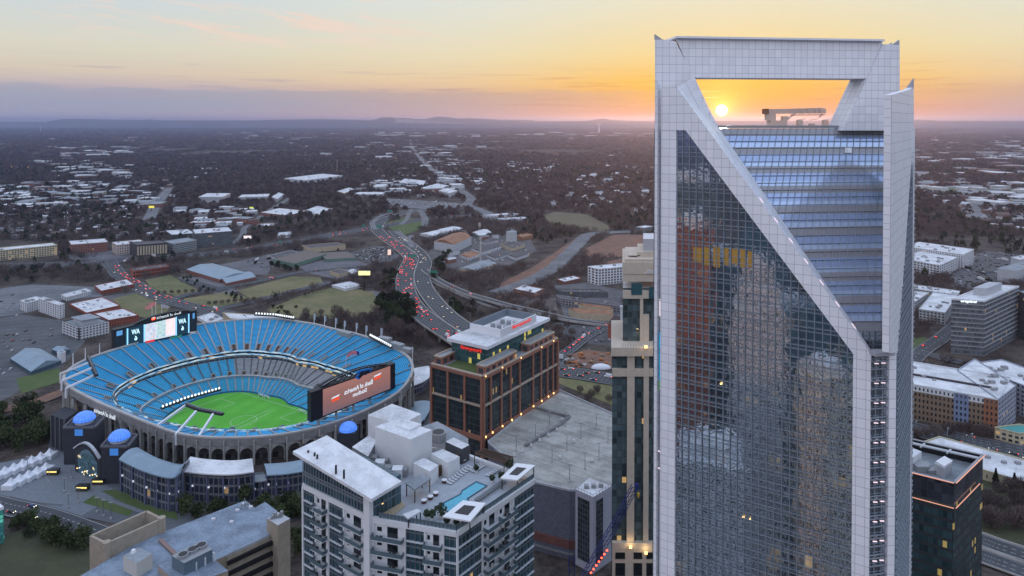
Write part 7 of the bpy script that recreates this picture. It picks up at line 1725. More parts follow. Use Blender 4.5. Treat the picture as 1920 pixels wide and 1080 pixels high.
# tents
tent_m = mat('tent_white', (.68, .70, .74), .6)
def tent(px, py, lab, s_=3.4):
    g = gz(px, py); T = thing('tent', lab, 'tent', tuple(g), 'white peaked tents on the plaza'); q4 = [g+Vector((a*s_, b*s_, 0)) for a, b in ((-1, -1), (1, -1), (1, 1), (-1, 1))]
    w_ = MB(); w_.prism(q4, .3, 3.0, top=False, bottom=False); w_.build('wall', tent_m, T); r_ = MB(); ap = g+Vector((0, 0, 6.6)); md = [g+(p-g)*.45+Vector((0, 0, 4.1)) for p in q4]
    for i in range(4): j = (i+1) % 4; r_.face([q4[i]+Vector((0, 0, 3)), q4[j]+Vector((0, 0, 3)), md[j], md[i]]); r_.face([md[i], md[j], ap])
    r_.build('roof', tent_m, T)
for k in range(7): tent(-8+k*16.8, 900-k*6.9, 'white peaked tent in the rear row on the plaza')
for k in range(5): tent(20+k*16.5, 915-k*7.4, 'white peaked tent in the front row on the plaza')
def kiosk(px, py, lab):
    g = gz(px, py); T = thing('kiosk', lab, 'kiosk', tuple(g)); MB().box(g.x-3.4, g.x+3.4, g.y-1.5, g.y+1.5, .3, 3.2).build('body', mat('kiosk_dark', (.05, .045, .03), .7), T); MB().box(g.x-3.7, g.x+3.7, g.y-1.8, g.y+1.8, 3.2, 3.6).build('roof', dark_metal, T)
    MB().box(g.x-3, g.x+3, g.y-1.75, g.y-1.5, 2.2, 2.9).build('lamp', glow('kiosk_gold', (.9, .7, .2), 1.6), T)
kiosk(100, 890, 'dark kiosk with a golden light strip beside the tents'); kiosk(156, 920, 'dark kiosk with a golden light strip near the middle of the plaza'); kiosk(186, 908, 'small dark kiosk with a golden light by the gate')
for k in range(26):
    f = k/25; px, py = 20+f*96, 932+f*16+3*sin(f*pi); g = gz(px, py, .3); o = MB().cyl(g, g+Vector((0, 0, 1.1)), .35, .3, 6).build('bollard', hvac); tag(o, 'dark bollard in the curved row at the plaza edge', 'bollard', 'bollards along the plaza edge')
for px, py, h in ((52, 880, 8), (92, 903, 8), (121, 922, 8), (147, 942, 8), (128, 952, 8), (182, 960, 8), (194, 968, 9), (208, 973, 9), (162, 884, 7), (134, 896, 7)): lamp_post(px, py, .3, h, 'lamp post on the plaza below the stadium gate')
# poles and far masts
for px, py, h in ((1104, 655, 14), (1130, 690, 12), (936, 575, 20), (1088, 640, 10), (1000, 600, 12), (846, 575, 20), (728, 470, 18), (617, 455, 18), (355, 470, 18)): lamp_post(px, py, 0, h, 'tall street lamp beside the elevated roads')
def billboard(x0, x1, yt, yb, yground, m, lab, post=True):
    g = gz((x0+x1)/2, yground); T = thing('billboard', lab, 'billboard', tuple(g)); a_, b_ = gy(x0, yb, g.y), gy(x1, yt, g.y)
    MB().box(a_.x, b_.x, g.y-.4, g.y+.4, a_.z, b_.z).build('panel', m, T); MB().cyl((g.x, g.y, 0), (g.x, g.y, a_.z), .7, .7, 8).build('post', dark_metal, T)
yb_ = mat('billboard_art', (.6, .5, .1), .5)
m = bpy.data.materials.new('billboard_yellow'); m.use_nodes = True; t = NT(m.node_tree); b = t.n['Principled BSDF']; co = t.node('ShaderNodeNewGeometry').outputs['Position']
t.put(b.inputs['Emission Color'], t.ramp(t.noise(co, .35, 3), [(.4, (.75, .65, .02)), (.55, (.9, .85, .15)), (.65, (.3, .4, .1))])); b.inputs['Emission Strength'].default_value = 1.0
billboard(672, 694, 508, 516, 546, m, 'bright yellow twin billboard on a tall post above the lawn')
billboard(457, 471, 442, 447, 458, glow('bb_white', (.9, .8, .8), 1.0), 'small glowing white billboard left of the hill road')
billboard(727, 733, 468, 478, 484, glow('bb_pink', (.9, .65, .55), 1.0), 'narrow glowing sign beside the packed car park')
billboard(279, 289, 386, 390, 396, glow('bb_yel', (.85, .75, .1), 1.0), 'yellow billboard beside the far left arterial road')
billboard(468, 475, 388, 392, 397, glow('bb_yelg', (.6, .75, .1), 1.0), 'yellow green billboard at the foot of the wooded hill')
billboard(1048, 1056, 664, 672, 676, w_white, 'white roadside sign beside the queue of cars')
sign_g = mat('sign_green_paint', (.01, .24, .16), .5)
def gantry(px, py, wdt, lab, h=8, z=3):
    g = gz(px, py, z); T = thing('road_sign', lab, 'road sign', tuple(g)); w_ = wdt/2*g.y/F
    for s_ in (-1, 1): MB().bar(g+Vector((s_*w_, 0, -z)), g+Vector((s_*w_, 0, h)), .5).build('post', steel, T)
    MB().bar(g+Vector((-w_, 0, h)), g+Vector((w_, 0, h)), .6).build('beam', steel, T); MB().box(g.x-w_*.9, g.x-w_*.05, g.y-.5, g.y-.3, g.z+h-2, g.z+h+2.6).build('sign_panel', sign_g, T); MB().box(g.x+w_*.1, g.x+w_*.9, g.y-.5, g.y-.3, g.z+h-2, g.z+h+2.6).build('sign_panel', sign_g, T)
gantry(772, 490, 16, 'green direction signs over the red lit traffic of the highway'); gantry(711, 432, 12, 'green direction signs where the ramps leave the interstate', z=.5); gantry(731, 402, 10, 'green direction signs on the far ramp', z=.5); gantry(682, 430, 6, 'small green sign at the wood edge by the interstate', z=.3); gantry(813, 520, 14, 'sign gantry over the low ramp beside the highway', 7, 5); gantry(525, 462, 7, 'green sign above the interstate near the middle', z=.3)
def mast(px, py, yt, lab, r=.5, cap=None, nm='chimney', cat='chimney', m=concrete):
    g = gz(px, py); zt_ = gy(px, yt, g.y).z; T = thing(nm, lab, cat, tuple(g)); MB().cyl(g, (g.x, g.y, zt_), r*1.4, r, 10).build('shaft', m, T)
    if cap: MB().cyl((g.x, g.y, zt_), (g.x, g.y, zt_+cap*1.2), cap, cap*1.2, 12).build('head', m, T)
mast(901, 492, 449, 'tall pale chimney rising from the steelworks', 1.2, 2.2); mast(899, 432, 418, 'pale chimney at the back of the steelworks', 2.2, None)
mast(953, 434, 417, 'dark thin chimney behind the grey steel tower', .8, None, m=dark_metal); mast(989, 424, 414, 'rusty chimney right of the grey steel tower', 1.0, None, m=rust_roof)
mast(1123, 250, 236, 'slender white airport control tower on the horizon', 14, 34, 'control_tower', 'tower', w_white)
mast(632, 326, 300, 'lattice radio mast above the far white apartments', 1.2, None, 'radio_mast', 'mast', steel)
mast(76, 246, 239, 'pale water tower on the far left horizon', 8, 18, 'water_tower', 'water tower', w_white)
mast(1165, 640, 577, 'white spire of the church beside the stone tower', 1.0, 1.5, 'spire', 'spire', w_white)
# lights in the distance
for i in range(46):
    z_ = [((640, 300, 800, 262), 10), ((900, 300, 1100, 330), 6), ((0, 285, 260, 345), 12), ((380, 250, 700, 262), 6), ((830, 430, 1000, 500), 8), ((1750, 240, 1920, 410), 4)]
    k, acc = 0, i
    while acc >= z_[k][1]: acc -= z_[k][1]; k += 1
    (x0, y0, x1, y1), _ = z_[k]; px, py = random.uniform(min(x0, x1), max(x0, x1)), random.uniform(min(y0, y1), max(y0, y1)); g = gz(px, py); s_ = g.y/F*.38
    T = thing('street_lamp', 'tiny glowing street lamp in the %s' % ['town beyond the boulevard', 'reddish woods', 'industrial quarter at far left', 'hazy distance', 'steelworks yard', 'far quarter at right'][k], 'street lamp', tuple(g))
    MB().cyl(g, g+Vector((0, 0, 9)), s_*.15, s_*.1, 5).build('pole', steel, T); MB().box(g.x-s_, g.x+s_, g.y-s_, g.y+s_, 9, 9+s_*1.2).build('lamp_head', warm_l if i % 3 else white_l, T)
# smoke plume
sm_ = bpy.data.materials.new('smoke_air'); sm_.use_nodes = True; t = NT(sm_.node_tree); t.n.clear(); vo = t.node('ShaderNodeOutputMaterial'); pv = t.node('ShaderNodeVolumePrincipled')
pv.inputs['Color'].default_value = (1, .9, .85, 1); pv.inputs['Density'].default_value = .0016; t.l.new(pv.outputs[0], vo.inputs['Volume'])
mb = MB(); N = 14
prev = None
for k in range(N+1):
    f = k/N; px = 892-f*150; c = gy(px, 232-f*5.5, 19000); r = 20+150*f*(1-.3*f); ringp = [c+Vector((0, cos(a)*r*1.6, sin(a)*r*(.55+.1*sin(k*2.3)))) for a in [i*pi/4 for i in range(8)]]
    if prev:
        for i in range(8): mb.face([prev[i], prev[(i+1) % 8], ringp[(i+1) % 8], ringp[i]][::-1])
    else: mb.face(ringp)
    prev = ringp
mb.face(prev[::-1]); o = mb.build('smoke_plume', sm_); tag(o, 'thin pale smoke plume drifting left on the horizon', 'smoke'); o['kind'] = 'stuff'

# ------------------------------------------------------------------ vegetation
tr_rnd = random.Random(3)
def bare_mesh(name, h=10.0, r=4.6, n=420, m=None):
    """spreading winter crown: limbs plus many thin twigs"""
    mb = MB(); top = h
    for k in range(9):
        a = k*2.4; e = .55+.35*tr_rnd.random(); p0 = Vector((0, 0, h*.22)); p1 = p0+Vector((cos(a)*cos(e), sin(a)*cos(e), sin(e)))*h*.34; p2 = p1+Vector((cos(a+.4)*cos(e*.8), sin(a+.4)*cos(e*.8), sin(e)))*h*.26
        mb.bar(p0, p1, .22); mb.bar(p1, p2, .12)
    for _ in range(n):
        d_ = Vector((tr_rnd.gauss(0, 1), tr_rnd.gauss(0, 1), tr_rnd.gauss(0, .8))).normalized()*(tr_rnd.random()**.33)
        p = Vector((d_.x*r, d_.y*r, h*.60+d_.z*h*.40)); o_ = (p-Vector((0, 0, h*.2))).normalized()+Vector((tr_rnd.gauss(0, .35), tr_rnd.gauss(0, .35), .25)); o_.normalize(); s_ = o_.orthogonal().normalized()
        s_ = (s_*cos(_)+o_.cross(s_)*sin(_)); l = tr_rnd.uniform(.9, 2.0); w_ = tr_rnd.uniform(.10, .24)
        mb.face([p-s_*w_, p+s_*w_, p+o_*l+s_*w_*.3, p+o_*l-s_*w_*.3])
    return mb.mesh(name, m)
def leafy_mesh(name, h=11.0, r=4.2, n=620, m=None, cone=False):
    mb = MB(); lobes = [(Vector((tr_rnd.gauss(0, r*.38), tr_rnd.gauss(0, r*.38), h*tr_rnd.uniform(.35, .85))), r*tr_rnd.uniform(.35, .6)) for _ in range(9)]
    for i in range(n):
        if cone: f = tr_rnd.random()**.8; a = tr_rnd.random()*6.28; rr = r*(1-f)*(.6+.4*tr_rnd.random())*(1+.15*sin(a*3)); p = Vector((cos(a)*rr, sin(a)*rr, h*(.08+.92*f)))
        else:
            c, lr = lobes[i % 9]; d_ = Vector((tr_rnd.gauss(0, 1), tr_rnd.gauss(0, 1), tr_rnd.gauss(0, 1))).normalized()*lr*(tr_rnd.random()**.25); p = c+d_
        a_ = Vector((tr_rnd.gauss(0, 1), tr_rnd.gauss(0, 1), tr_rnd.gauss(0, 1))).normalized(); b_ = a_.orthogonal().normalized(); s_ = tr_rnd.uniform(.35, .75)
        mb.face([p-a_*s_, p+b_*s_*.8, p+a_*s_, p-b_*s_*.8])
    return mb.mesh(name, m)
bark = mat('bark', (.07, .055, .048), .9)
def veg(name, c1, c2, nsc=.06):
    m = bpy.data.materials.new(name); m.use_nodes = True; t = NT(m.node_tree); b = t.n['Principled BSDF']; co = t.node('ShaderNodeNewGeometry').outputs['Position']; oi = t.node('ShaderNodeObjectInfo').outputs['Random']
    f = t.math('ADD', t.math('MULTIPLY', t.noise(co, nsc, 5, .65), .7), t.math('MULTIPLY', oi, .3)); t.put(b.inputs['Base Color'], t.mix(t.smooth(f, .3, .72), c1, c2)); b.inputs['Roughness'].default_value = .95; b.inputs['Specular IOR Level'].default_value = .1
    MATS[name] = m; return m
m_bare = veg('winter_twigs', (.070, .056, .056), (.145, .112, .100)); m_ever = veg('evergreen_leaf', (.012, .022, .010), (.035, .055, .022)); m_green = veg('dull_green_leaf', (.03, .042, .018), (.06, .078, .032)); m_far = veg('far_wood', (.050, .040, .042), (.130, .100, .090), .008)
ME_bare = [bare_mesh('crown_bare_%d' % i, m=m_bare) for i in range(3)]; ME_ever = [leafy_mesh('crown_ever_%d' % i, m=m_ever) for i in range(2)]; ME_green = [leafy_mesh('crown_green_%d' % i, 10, 4.6, m=m_green) for i in range(2)]; ME_cone = leafy_mesh('crown_cone', 11, 2.6, 420, m_ever, True)
tk = MB(); tk.cyl((0, 0, -.3), (0, 0, 4.6), .34, .20, 7); ME_trunk = tk.mesh('trunk', bark)
def tree(px, py, h, kind, lab, z=0.0, grp=None):
    g = gz(px, py, z); root = bpy.data.objects.new({'bare': 'bare_tree', 'ever': 'evergreen_tree', 'green': 'broadleaf_tree', 'cone': 'conifer_tree'}[kind], None); COL.objects.link(root); root.location = g; root.rotation_euler.z = tr_rnd.random()*6.28
    k = h/11.0; root.scale = (k*tr_rnd.uniform(.9, 1.15), k*tr_rnd.uniform(.9, 1.15), k); tag(root, lab, 'tree', grp or lab)
    me = {'bare': ME_bare, 'ever': ME_ever, 'green': ME_green, 'cone': [ME_cone]}[kind]
    for nm, m_ in (('crown', tr_rnd.choice(me)), ('trunk', ME_trunk)): c = bpy.data.objects.new(nm, m_); COL.objects.link(c); c.parent = root
def scatter(box, n, h, kind, lab, poly=None):
    (x0, y0, x1, y1) = box
    for _ in range(n):
        for _t in range(30):
            px, py = tr_rnd.uniform(x0, x1), tr_rnd.uniform(y0, y1)
            if poly is None or inpoly((px, py), poly): break
        tree(px, py, tr_rnd.uniform(h*.75, h*1.2), kind, lab)
scatter((705, 560, 778, 620), 26, 19, 'ever', 'big dark evergreen beside the highway bend', [(705, 575), (735, 530), (757, 560), (778, 600), (760, 622), (720, 615)])
scatter((690, 590, 800, 650), 14, 15, 'bare', 'bare tree between the stadium and the highway', [(690, 600), (760, 620), (800, 650), (790, 655), (700, 618)])
scatter((715, 500, 745, 560), 9, 13, 'ever', 'dark evergreen left of the highway curve', [(715, 520), (740, 500), (748, 520), (742, 555), (715, 560)])
scatter((812, 478, 842, 528), 10, 14, 'ever', 'dark evergreen between the mill and the highway'); scatter((848, 575, 890, 612), 8, 14, 'ever', 'evergreen behind the brick offices')
scatter((500, 497, 566, 512), 12, 9, 'ever', 'evergreen in the dense row beside the green warehouse', [(498, 500), (500, 494), (568, 506), (566, 513)])
scatter((-10, 765, 105, 850), 26, 14, 'green', 'dull green tree left of the stadium', [(-10, 770), (60, 765), (95, 790), (100, 835), (40, 855), (-10, 880)])
scatter((20, 960, 175, 1045), 20, 9, 'green', 'dark rounded street tree below the plaza road', [(-10, 965), (50, 975), (165, 1012), (165, 1045), (60, 1015), (-10, 1000)])
scatter((335, 945, 560, 985), 18, 10, 'green', 'dark tree in the gap below the curved blocks', [(335, 965), (400, 950), (560, 935), (570, 960), (520, 990), (470, 940), (380, 985)])
scatter((545, 960, 575, 1060), 5, 10, 'green', 'dark tree beside the white tower foot')
scatter((540, 590, 700, 612), 16, 9, 'bare', 'bare tree on the far edge behind the stadium rim'); tree(632, 598, 17, 'bare', 'broad round bare tree on the large lawn')
scatter((1720, 690, 1860, 712), 12, 10, 'bare', 'bare street tree behind the brown brick block'); scatter((1700, 800, 1900, 824), 11, 9, 'bare', 'bare street tree in front of the brown brick block')
scatter((1835, 925, 1925, 1000), 24, 10, 'bare', 'bare tree on the dim lawn at lower right'); tree(1867, 912, 11, 'cone', 'dark cone shaped cedar by the cream shed, left one'); tree(1902, 918, 10, 'cone', 'dark cone shaped cedar by the cream shed, right one')
for k in range(9): tree(296+k*13, 553-k*.6, 6, 'bare', 'small bare tree in a row on the far lawn')
for k in range(8): tree(392+k*12, 573-k*1.2, 6, 'bare', 'small bare tree in a row on the middle lawn')
for k in range(9): tree(572+k*7, 556-k*2.6, 6, 'bare', 'small bare tree along the street beside the big lawn')
scatter((310, 505, 400, 552), 12, 6, 'ever', 'dark bush in the hedge line between the lawns', [(312, 508), (322, 505), (400, 545), (385, 550)]); scatter((405, 548, 475, 570), 9, 5, 'ever', 'dark bush at the street corner left of the big lawn', [(405, 552), (420, 548), (475, 566), (470, 572)]); scatter((488, 575, 560, 598), 9, 5, 'green', 'low bush at the near edge of the big lawn')
scatter((1050, 735, 1146, 765), 10, 7, 'bare', 'small bare tree on the bank behind the parking garage'); scatter((1060, 555, 1100, 575), 6, 9, 'bare', 'bare tree around the dark townhouses'); scatter((1040, 612, 1075, 660), 9, 10, 'bare', 'bare tree near the brick offices and the car park'); scatter((905, 585, 1040, 612), 10, 9, 'bare', 'bare tree below the ramp bridge')
def clear_pt(g):
    for pts, w_ in CLEAR:
        if w_ == -2: continue
        if w_ > 0:
            for a_, b_ in zip(pts, pts[1:]):
                v = b_-a_; v.z = 0; L2_ = v.length_squared
                if L2_ < 1: continue
                t_ = max(0, min(1, (g-a_).dot(v)/L2_)); d_ = (g-a_-v*t_); d_.z = 0
                if d_.length < w_+6: return False
        else:
            xs_ = [p[0] for p in pts]; ys_ = [p[1] for p in pts]
            if min(xs_)-8 < g.x < max(xs_)+8 and min(ys_)-8 < g.y < max(ys_)+8: return False
    return True
# ---- small houses and sheds past counting, one mass per district
hr_ = random.Random(5); hm = [mat('house_white', (.50, .51, .53), .8), mat('house_roof_grey', (.20, .20, .21), .85), mat('house_roof_brown', (.13, .095, .08), .85), mat('house_brick', (.20, .10, .08), .85), white_roof]
for lab_, pg_, nn, sr_, flat_ in (('low roofs of a leafy district left of the stadium beyond the interstate', [(-20, 395), (330, 392), (330, 445), (-20, 452)], 180, (8, 14), .1), ('scattered roofs in the woods of the middle distance', [(250, 300), (640, 285), (760, 300), (700, 335), (500, 330), (330, 360)], 70, (10, 22), .2),
      ('scattered roofs in the reddish woods left of the skyscraper', [(900, 320), (1225, 300), (1225, 400), (980, 380), (900, 350)], 90, (9, 18), .2), ('small sheds and shops between the bigger roofs at far left', [(-20, 350), (330, 340), (330, 392), (-20, 392)], 150, (12, 30), .7),
      ('small shops and yards along the far boulevard', [(680, 300), (860, 290), (930, 345), (880, 372), (660, 366)], 150, (12, 28), .7), ('roofs of the district at the far right', [(1720, 340), (1930, 335), (1930, 440), (1840, 420), (1730, 365)], 170, (12, 30), .6),
      ('pale far off roofs scattered towards the horizon', [(-20, 255), (1220, 252), (1220, 300), (-20, 300)], 60, (30, 100), .9), ('pale far off roofs at upper right', [(1720, 250), (1930, 248), (1930, 330), (1720, 330)], 60, (30, 100), .9),
      ('small buildings between the office blocks and the wooded hill', [(330, 395), (480, 395), (500, 432), (380, 440)], 70, (10, 24), .6), ('clutter of low works buildings around the steel stacks', [(800, 440), (1000, 435), (1010, 490), (850, 500)], 70, (8, 22), .5)):
    mb = MB(); k_ = 0; xs = [p[0] for p in pg_]; ys = [p[1] for p in pg_]
    while k_ < nn:
        px, py = hr_.uniform(min(xs), max(xs)), hr_.uniform(min(ys), max(ys))
        if not inpoly((px, py), pg_): continue
        k_ += 1; g = gz(px, py)
        if not clear_pt(g): continue
        a = hr_.choice([.3, .3+pi/2, -.2, .8]); s1 = hr_.uniform(*sr_); s2 = s1*hr_.uniform(.45, .8); h = 4+s1*.12
        pl = [g+Vector((cos(a)*u*s1/2-sin(a)*v*s2/2, sin(a)*u*s1/2+cos(a)*v*s2/2, 0)) for u, v in ((-1, -1), (1, -1), (1, 1), (-1, 1))]; wm_ = hr_.choice([0, 0, 3]); 
        if hr_.random() < flat_: mb.prism(pl, 0, h, wm_, hr_.choice([4, 4, 1, 1, 2]))
        else:
            mb.prism(pl, 0, h, wm_, wm_); rm_ = hr_.choice([1, 2, 1, 0]); m1, m2 = (pl[0]+pl[3])/2, (pl[1]+pl[2])/2; up_ = Vector((0, 0, h)); ud_ = Vector((0, 0, h+s2*.3))
            mb.face([pl[0]+up_, pl[1]+up_, m2+ud_, m1+ud_], rm_); mb.face([pl[2]+up_, pl[3]+up_, m1+ud_, m2+ud_], rm_); mb.face([pl[1]+up_, pl[2]+up_, m2+ud_], wm_); mb.face([pl[3]+up_, pl[0]+up_, m1+ud_], wm_)
        if g.y < 4200: CLEAR.append(([p*1.0 for p in pl], -1))
    o = mb.build('small_roofs', hm); o['kind'] = 'stuff'; o['label'] = lab_; o['category'] = 'small buildings'
# ---- woods as stuff, instanced
cl_polys, cl_lines = [], []
for pts, w_ in CLEAR:
    a_ = np.array([(p[0], p[1]) for p in pts]); (cl_polys if w_ < 0 else cl_lines).append((a_, w_))
def clear_mask(XY):
    ok = np.ones(len(XY), bool)
    for a_, w_ in cl_lines:
        bb = (XY[:, 0] > a_[:, 0].min()-40) & (XY[:, 0] < a_[:, 0].max()+40) & (XY[:, 1] > a_[:, 1].min()-40) & (XY[:, 1] < a_[:, 1].max()+40) & ok; idx = np.nonzero(bb)[0]
        if len(idx) == 0: continue
        Q_ = XY[idx]; dm = np.full(len(idx), 1e9)
        for i in range(len(a_)-1):
            p, q_ = a_[i], a_[i+1]; v = q_-p; t_ = np.clip(((Q_-p)@v)/max(v@v, 1e-6), 0, 1); dm = np.minimum(dm, np.hypot(*(Q_-p-t_[:, None]*v).T))
        ok[idx[dm < w_+2]] = False
    for a_, w_ in cl_polys:
        m_ = 3.0; c_ = a_.mean(0); b_ = c_+(a_-c_)*(1+m_/np.maximum(np.hypot(*(a_-c_).T), 1))[:, None]
        bb = (XY[:, 0] > b_[:, 0].min()) & (XY[:, 0] < b_[:, 0].max()) & (XY[:, 1] > b_[:, 1].min()) & (XY[:, 1] < b_[:, 1].max()) & ok; idx = np.nonzero(bb)[0]
        if len(idx) == 0: continue
        Q_ = XY[idx]; ins = np.zeros(len(idx), bool)
        for i in range(len(b_)):
            p, q_ = b_[i], b_[i-1]; cnd = (p[1] > Q_[:, 1]) != (q_[1] > Q_[:, 1]); dy = q_[1]-p[1] if abs(q_[1]-p[1]) > 1e-9 else 1e-9
            ins ^= cnd & (Q_[:, 0] < (q_[0]-p[0])*(Q_[:, 1]-p[1])/dy+p[0])
        ok[idx[ins]] = False
    return ok
def wob(XY, s_, ph=0.0): x, y = XY[:, 0]/s_+ph, XY[:, 1]/s_-ph; return (np.sin(x+1.7*np.sin(y*.7))+np.sin(y*1.3+1.1*np.sin(x*.9+2))+.5*np.sin(2.3*x-1.9*y))/2.5
def wood(name, lab, y0, y1, sp, mesh, sc, zs, thin, ph=0.0, near=False):
    n = int((y1*y1-y0*y0)*.80/(sp*sp)); yy = np.sqrt(rng.uniform(y0*y0, y1*y1, n)); xx = yy*rng.uniform(-.80, .80, n); XY = np.stack([xx, yy], 1)
    XY = XY[(wob(XY, 95+sp*6, ph) > thin)]; XY = XY[clear_mask(XY)]
    me = bpy.data.meshes.new(name); me.from_pydata(np.column_stack([XY, np.zeros(len(XY))]).tolist(), [], [])
    for nm, dat in (('sc', (sc*rng.uniform(.65, 1.25, len(XY)))), ('rot', rng.uniform(0, 6.28, len(XY)))):
        at_ = me.attributes.new(nm, 'FLOAT', 'POINT'); at_.data.foreach_set('value', dat.astype(np.float32))
    o = bpy.data.objects.new(name, me); COL.objects.link(o); o['kind'] = 'stuff'; o['label'] = lab; o['category'] = 'woods'
    src = bpy.data.objects.new(name+'_source', mesh)
    ng = bpy.data.node_groups.new(name+'_nodes', 'GeometryNodeTree'); ng.interface.new_socket('Geometry', in_out='INPUT', socket_type='NodeSocketGeometry'); ng.interface.new_socket('Geometry', in_out='OUTPUT', socket_type='NodeSocketGeometry')
    N_ = ng.nodes; gi = N_.new('NodeGroupInput'); go = N_.new('NodeGroupOutput'); ip = N_.new('GeometryNodeInstanceOnPoints'); oi = N_.new('GeometryNodeObjectInfo'); oi.inputs[0].default_value = src
    a1 = N_.new('GeometryNodeInputNamedAttribute'); a1.data_type = 'FLOAT'; a1.inputs[0].default_value = 'sc'; a2 = N_.new('GeometryNodeInputNamedAttribute'); a2.data_type = 'FLOAT'; a2.inputs[0].default_value = 'rot'
    cr_ = N_.new('ShaderNodeCombineXYZ'); cs_ = N_.new('ShaderNodeCombineXYZ'); mz = N_.new('ShaderNodeMath'); mz.operation = 'MULTIPLY'; mz.inputs[1].default_value = zs
    Lk = ng.links; Lk.new(gi.outputs[0], ip.inputs['Points']); Lk.new(oi.outputs['Geometry'], ip.inputs['Instance']); Lk.new(a2.outputs[0], cr_.inputs[2]); Lk.new(cr_.outputs[0], ip.inputs['Rotation'])
    for i in (0, 1): Lk.new(a1.outputs[0], cs_.inputs[i])
    Lk.new(a1.outputs[0], mz.inputs[0]); Lk.new(mz.outputs[0], cs_.inputs[2]); Lk.new(cs_.outputs[0], ip.inputs['Scale']); Lk.new(ip.outputs[0], go.inputs[0])
    md_ = o.modifiers.new('instances', 'NODES'); md_.node_group = ng; return len(XY)
mid_mesh = bare_mesh('crown_mid', 10, 5.2, 150, m_bare)
def clump(name, m, n=90, r=6.0, h=9.0):
    mb = MB()
    for _ in range(n):
        a = tr_rnd.random()*6.28; e = tr_rnd.random()**.6; rr = r*sqrt(1-e*e*.9); p = Vector((cos(a)*rr*tr_rnd.uniform(.6, 1.0), sin(a)*rr*tr_rnd.uniform(.6, 1), h*e*tr_rnd.uniform(.8, 1.05)))
        a_ = Vector((tr_rnd.gauss(0, 1), tr_rnd.gauss(0, 1), tr_rnd.gauss(0, 1))).normalized(); b_ = a_.orthogonal().normalized(); s_ = tr_rnd.uniform(.8, 1.7); mb.face([p-a_*s_, p+b_*s_*.7, p+a_*s_, p-b_*s_*.7])
    return mb.mesh(name, m)
cl_far = clump('clump_far', m_far); cl_ev = clump('clump_evergreen', m_ever, 80, 4.5, 10)
cnt = [wood('winter_wood', 'bare winter trees filling the gaps between streets, highway and mills', 560, 1500, 9.5, mid_mesh, 1.0, 1.0, -.55),
       wood('evergreen_wood', 'evergreens mixed into the nearer winter woods', 560, 1600, 26, cl_ev, 1.0, 1.15, .05, 4.0),
       wood('winter_wood', 'brown purple winter woods across the middle distance', 1500, 4200, 17, cl_far, 1.2, 1.0, -1.1, 2.0),
       wood('evergreen_wood', 'dark evergreen patches in the middle distance woods', 1600, 4200, 46, cl_ev, 1.5, .95, .25, 7.0),
       wood('winter_wood', 'hazy winter woods running to the horizon', 4200, 10000, 48, cl_far, 3.6, .38, -.6, 5.0),
       wood('winter_wood', 'faint woods on the horizon', 10000, 20000, 125, cl_far, 9.0, .17, -.6, 1.0)]
print('woods', cnt)

# ------------------------------------------------------------------ cars
def car_mesh(name, paint, lights=None, kind='car'):
    mb = MB(); L_, W_, Hh = (4.7, 1.9, 1.45) if kind == 'car' else (6.4, 2.3, 2.7)
    hw = W_/2
    def ring_(x, zb_, zt_, w_): return [Vector((x, -w_, zb_)), Vector((x, w_, zb_)), Vector((x, w_, zt_)), Vector((x, -w_, zt_))]
    secs = [(-L_/2, .35, .85, hw*.9), (-L_/2+.4, .25, .95, hw), (0, .25, .98, hw), (L_/2-1.2, .25, .90, hw), (L_/2, .35, .72, hw*.88)]
    R_s = [ring_(*s_) for s_ in secs]
    for a_, b_ in zip(R_s, R_s[1:]):
        for i in range(4): j = (i+1) % 4; mb.face([a_[i], a_[j], b_[j], b_[i]], 0)
    mb.face(R_s[0][::-1], 0); mb.face(R_s[-1], 0)
    if kind == 'car': x0, x1, x2, x3 = -2.0, -1.35, .45, 1.25
    else: x0, x1, x2, x3 = -3.1, -3.0, 1.9, 2.5
    lo = [Vector((x0, -hw*.92, .93)), Vector((x0, hw*.92, .93)), Vector((x3, hw*.92, .93)), Vector((x3, -hw*.92, .93))]; hi = [Vector((x1, -hw*.72, Hh)), Vector((x1, hw*.72, Hh)), Vector((x2, hw*.72, Hh)), Vector((x2, -hw*.72, Hh))]
    for i in range(4): j = (i+1) % 4; mb.face([lo[i], lo[j], hi[j], hi[i]][::-1], 1 if kind == 'car' else 0)
    mb.face(hi[::-1], 0); me = []
    for sx in (-L_*.31, L_*.31):
        for sy in (-1, 1): mb.cyl((sx, sy*(hw-.22), .33), (sx, sy*(hw+.02), .33), .34, .34, 8, 1)
    for s_ in (-1, 1):
        mb.box(-L_/2-.06, -L_/2+.02, s_*hw*.62-.28, s_*hw*.62+.28, .62, .84, 2); mb.box(L_/2-.04, L_/2+.05, s_*hw*.6-.25, s_*hw*.6+.25, .55, .72, 3)
    tail = red_l if lights else mat('tail_off', (.15, .01, .01), .4); head = head_l if lights else mat('head_off', (.4, .4, .4), .3)
    return mb.mesh(name, [paint, mat('car_glass', (.015, .018, .02), .1, spec=.8), tail, head])
paints = {'white': mat('paint_white', (.62, .63, .64), .3), 'silver': mat('paint_silver', (.34, .35, .37), .3, .4), 'black': mat('paint_black', (.02, .02, .022), .25), 'grey': mat('paint_grey', (.10, .105, .11), .3, .3), 'red': mat('paint_red', (.32, .03, .025), .3), 'blue': mat('paint_blue', (.03, .07, .18), .3)}
cols = ['white', 'white', 'silver', 'silver', 'black', 'grey', 'grey', 'red', 'blue', 'black']
CM = {(c, l): car_mesh('car_%s_%d' % (c, l), p, l) for c, p in paints.items() for l in (0, 1)}; VAN = car_mesh('van_white', paints['white'], 1, 'van')
ncar = 0
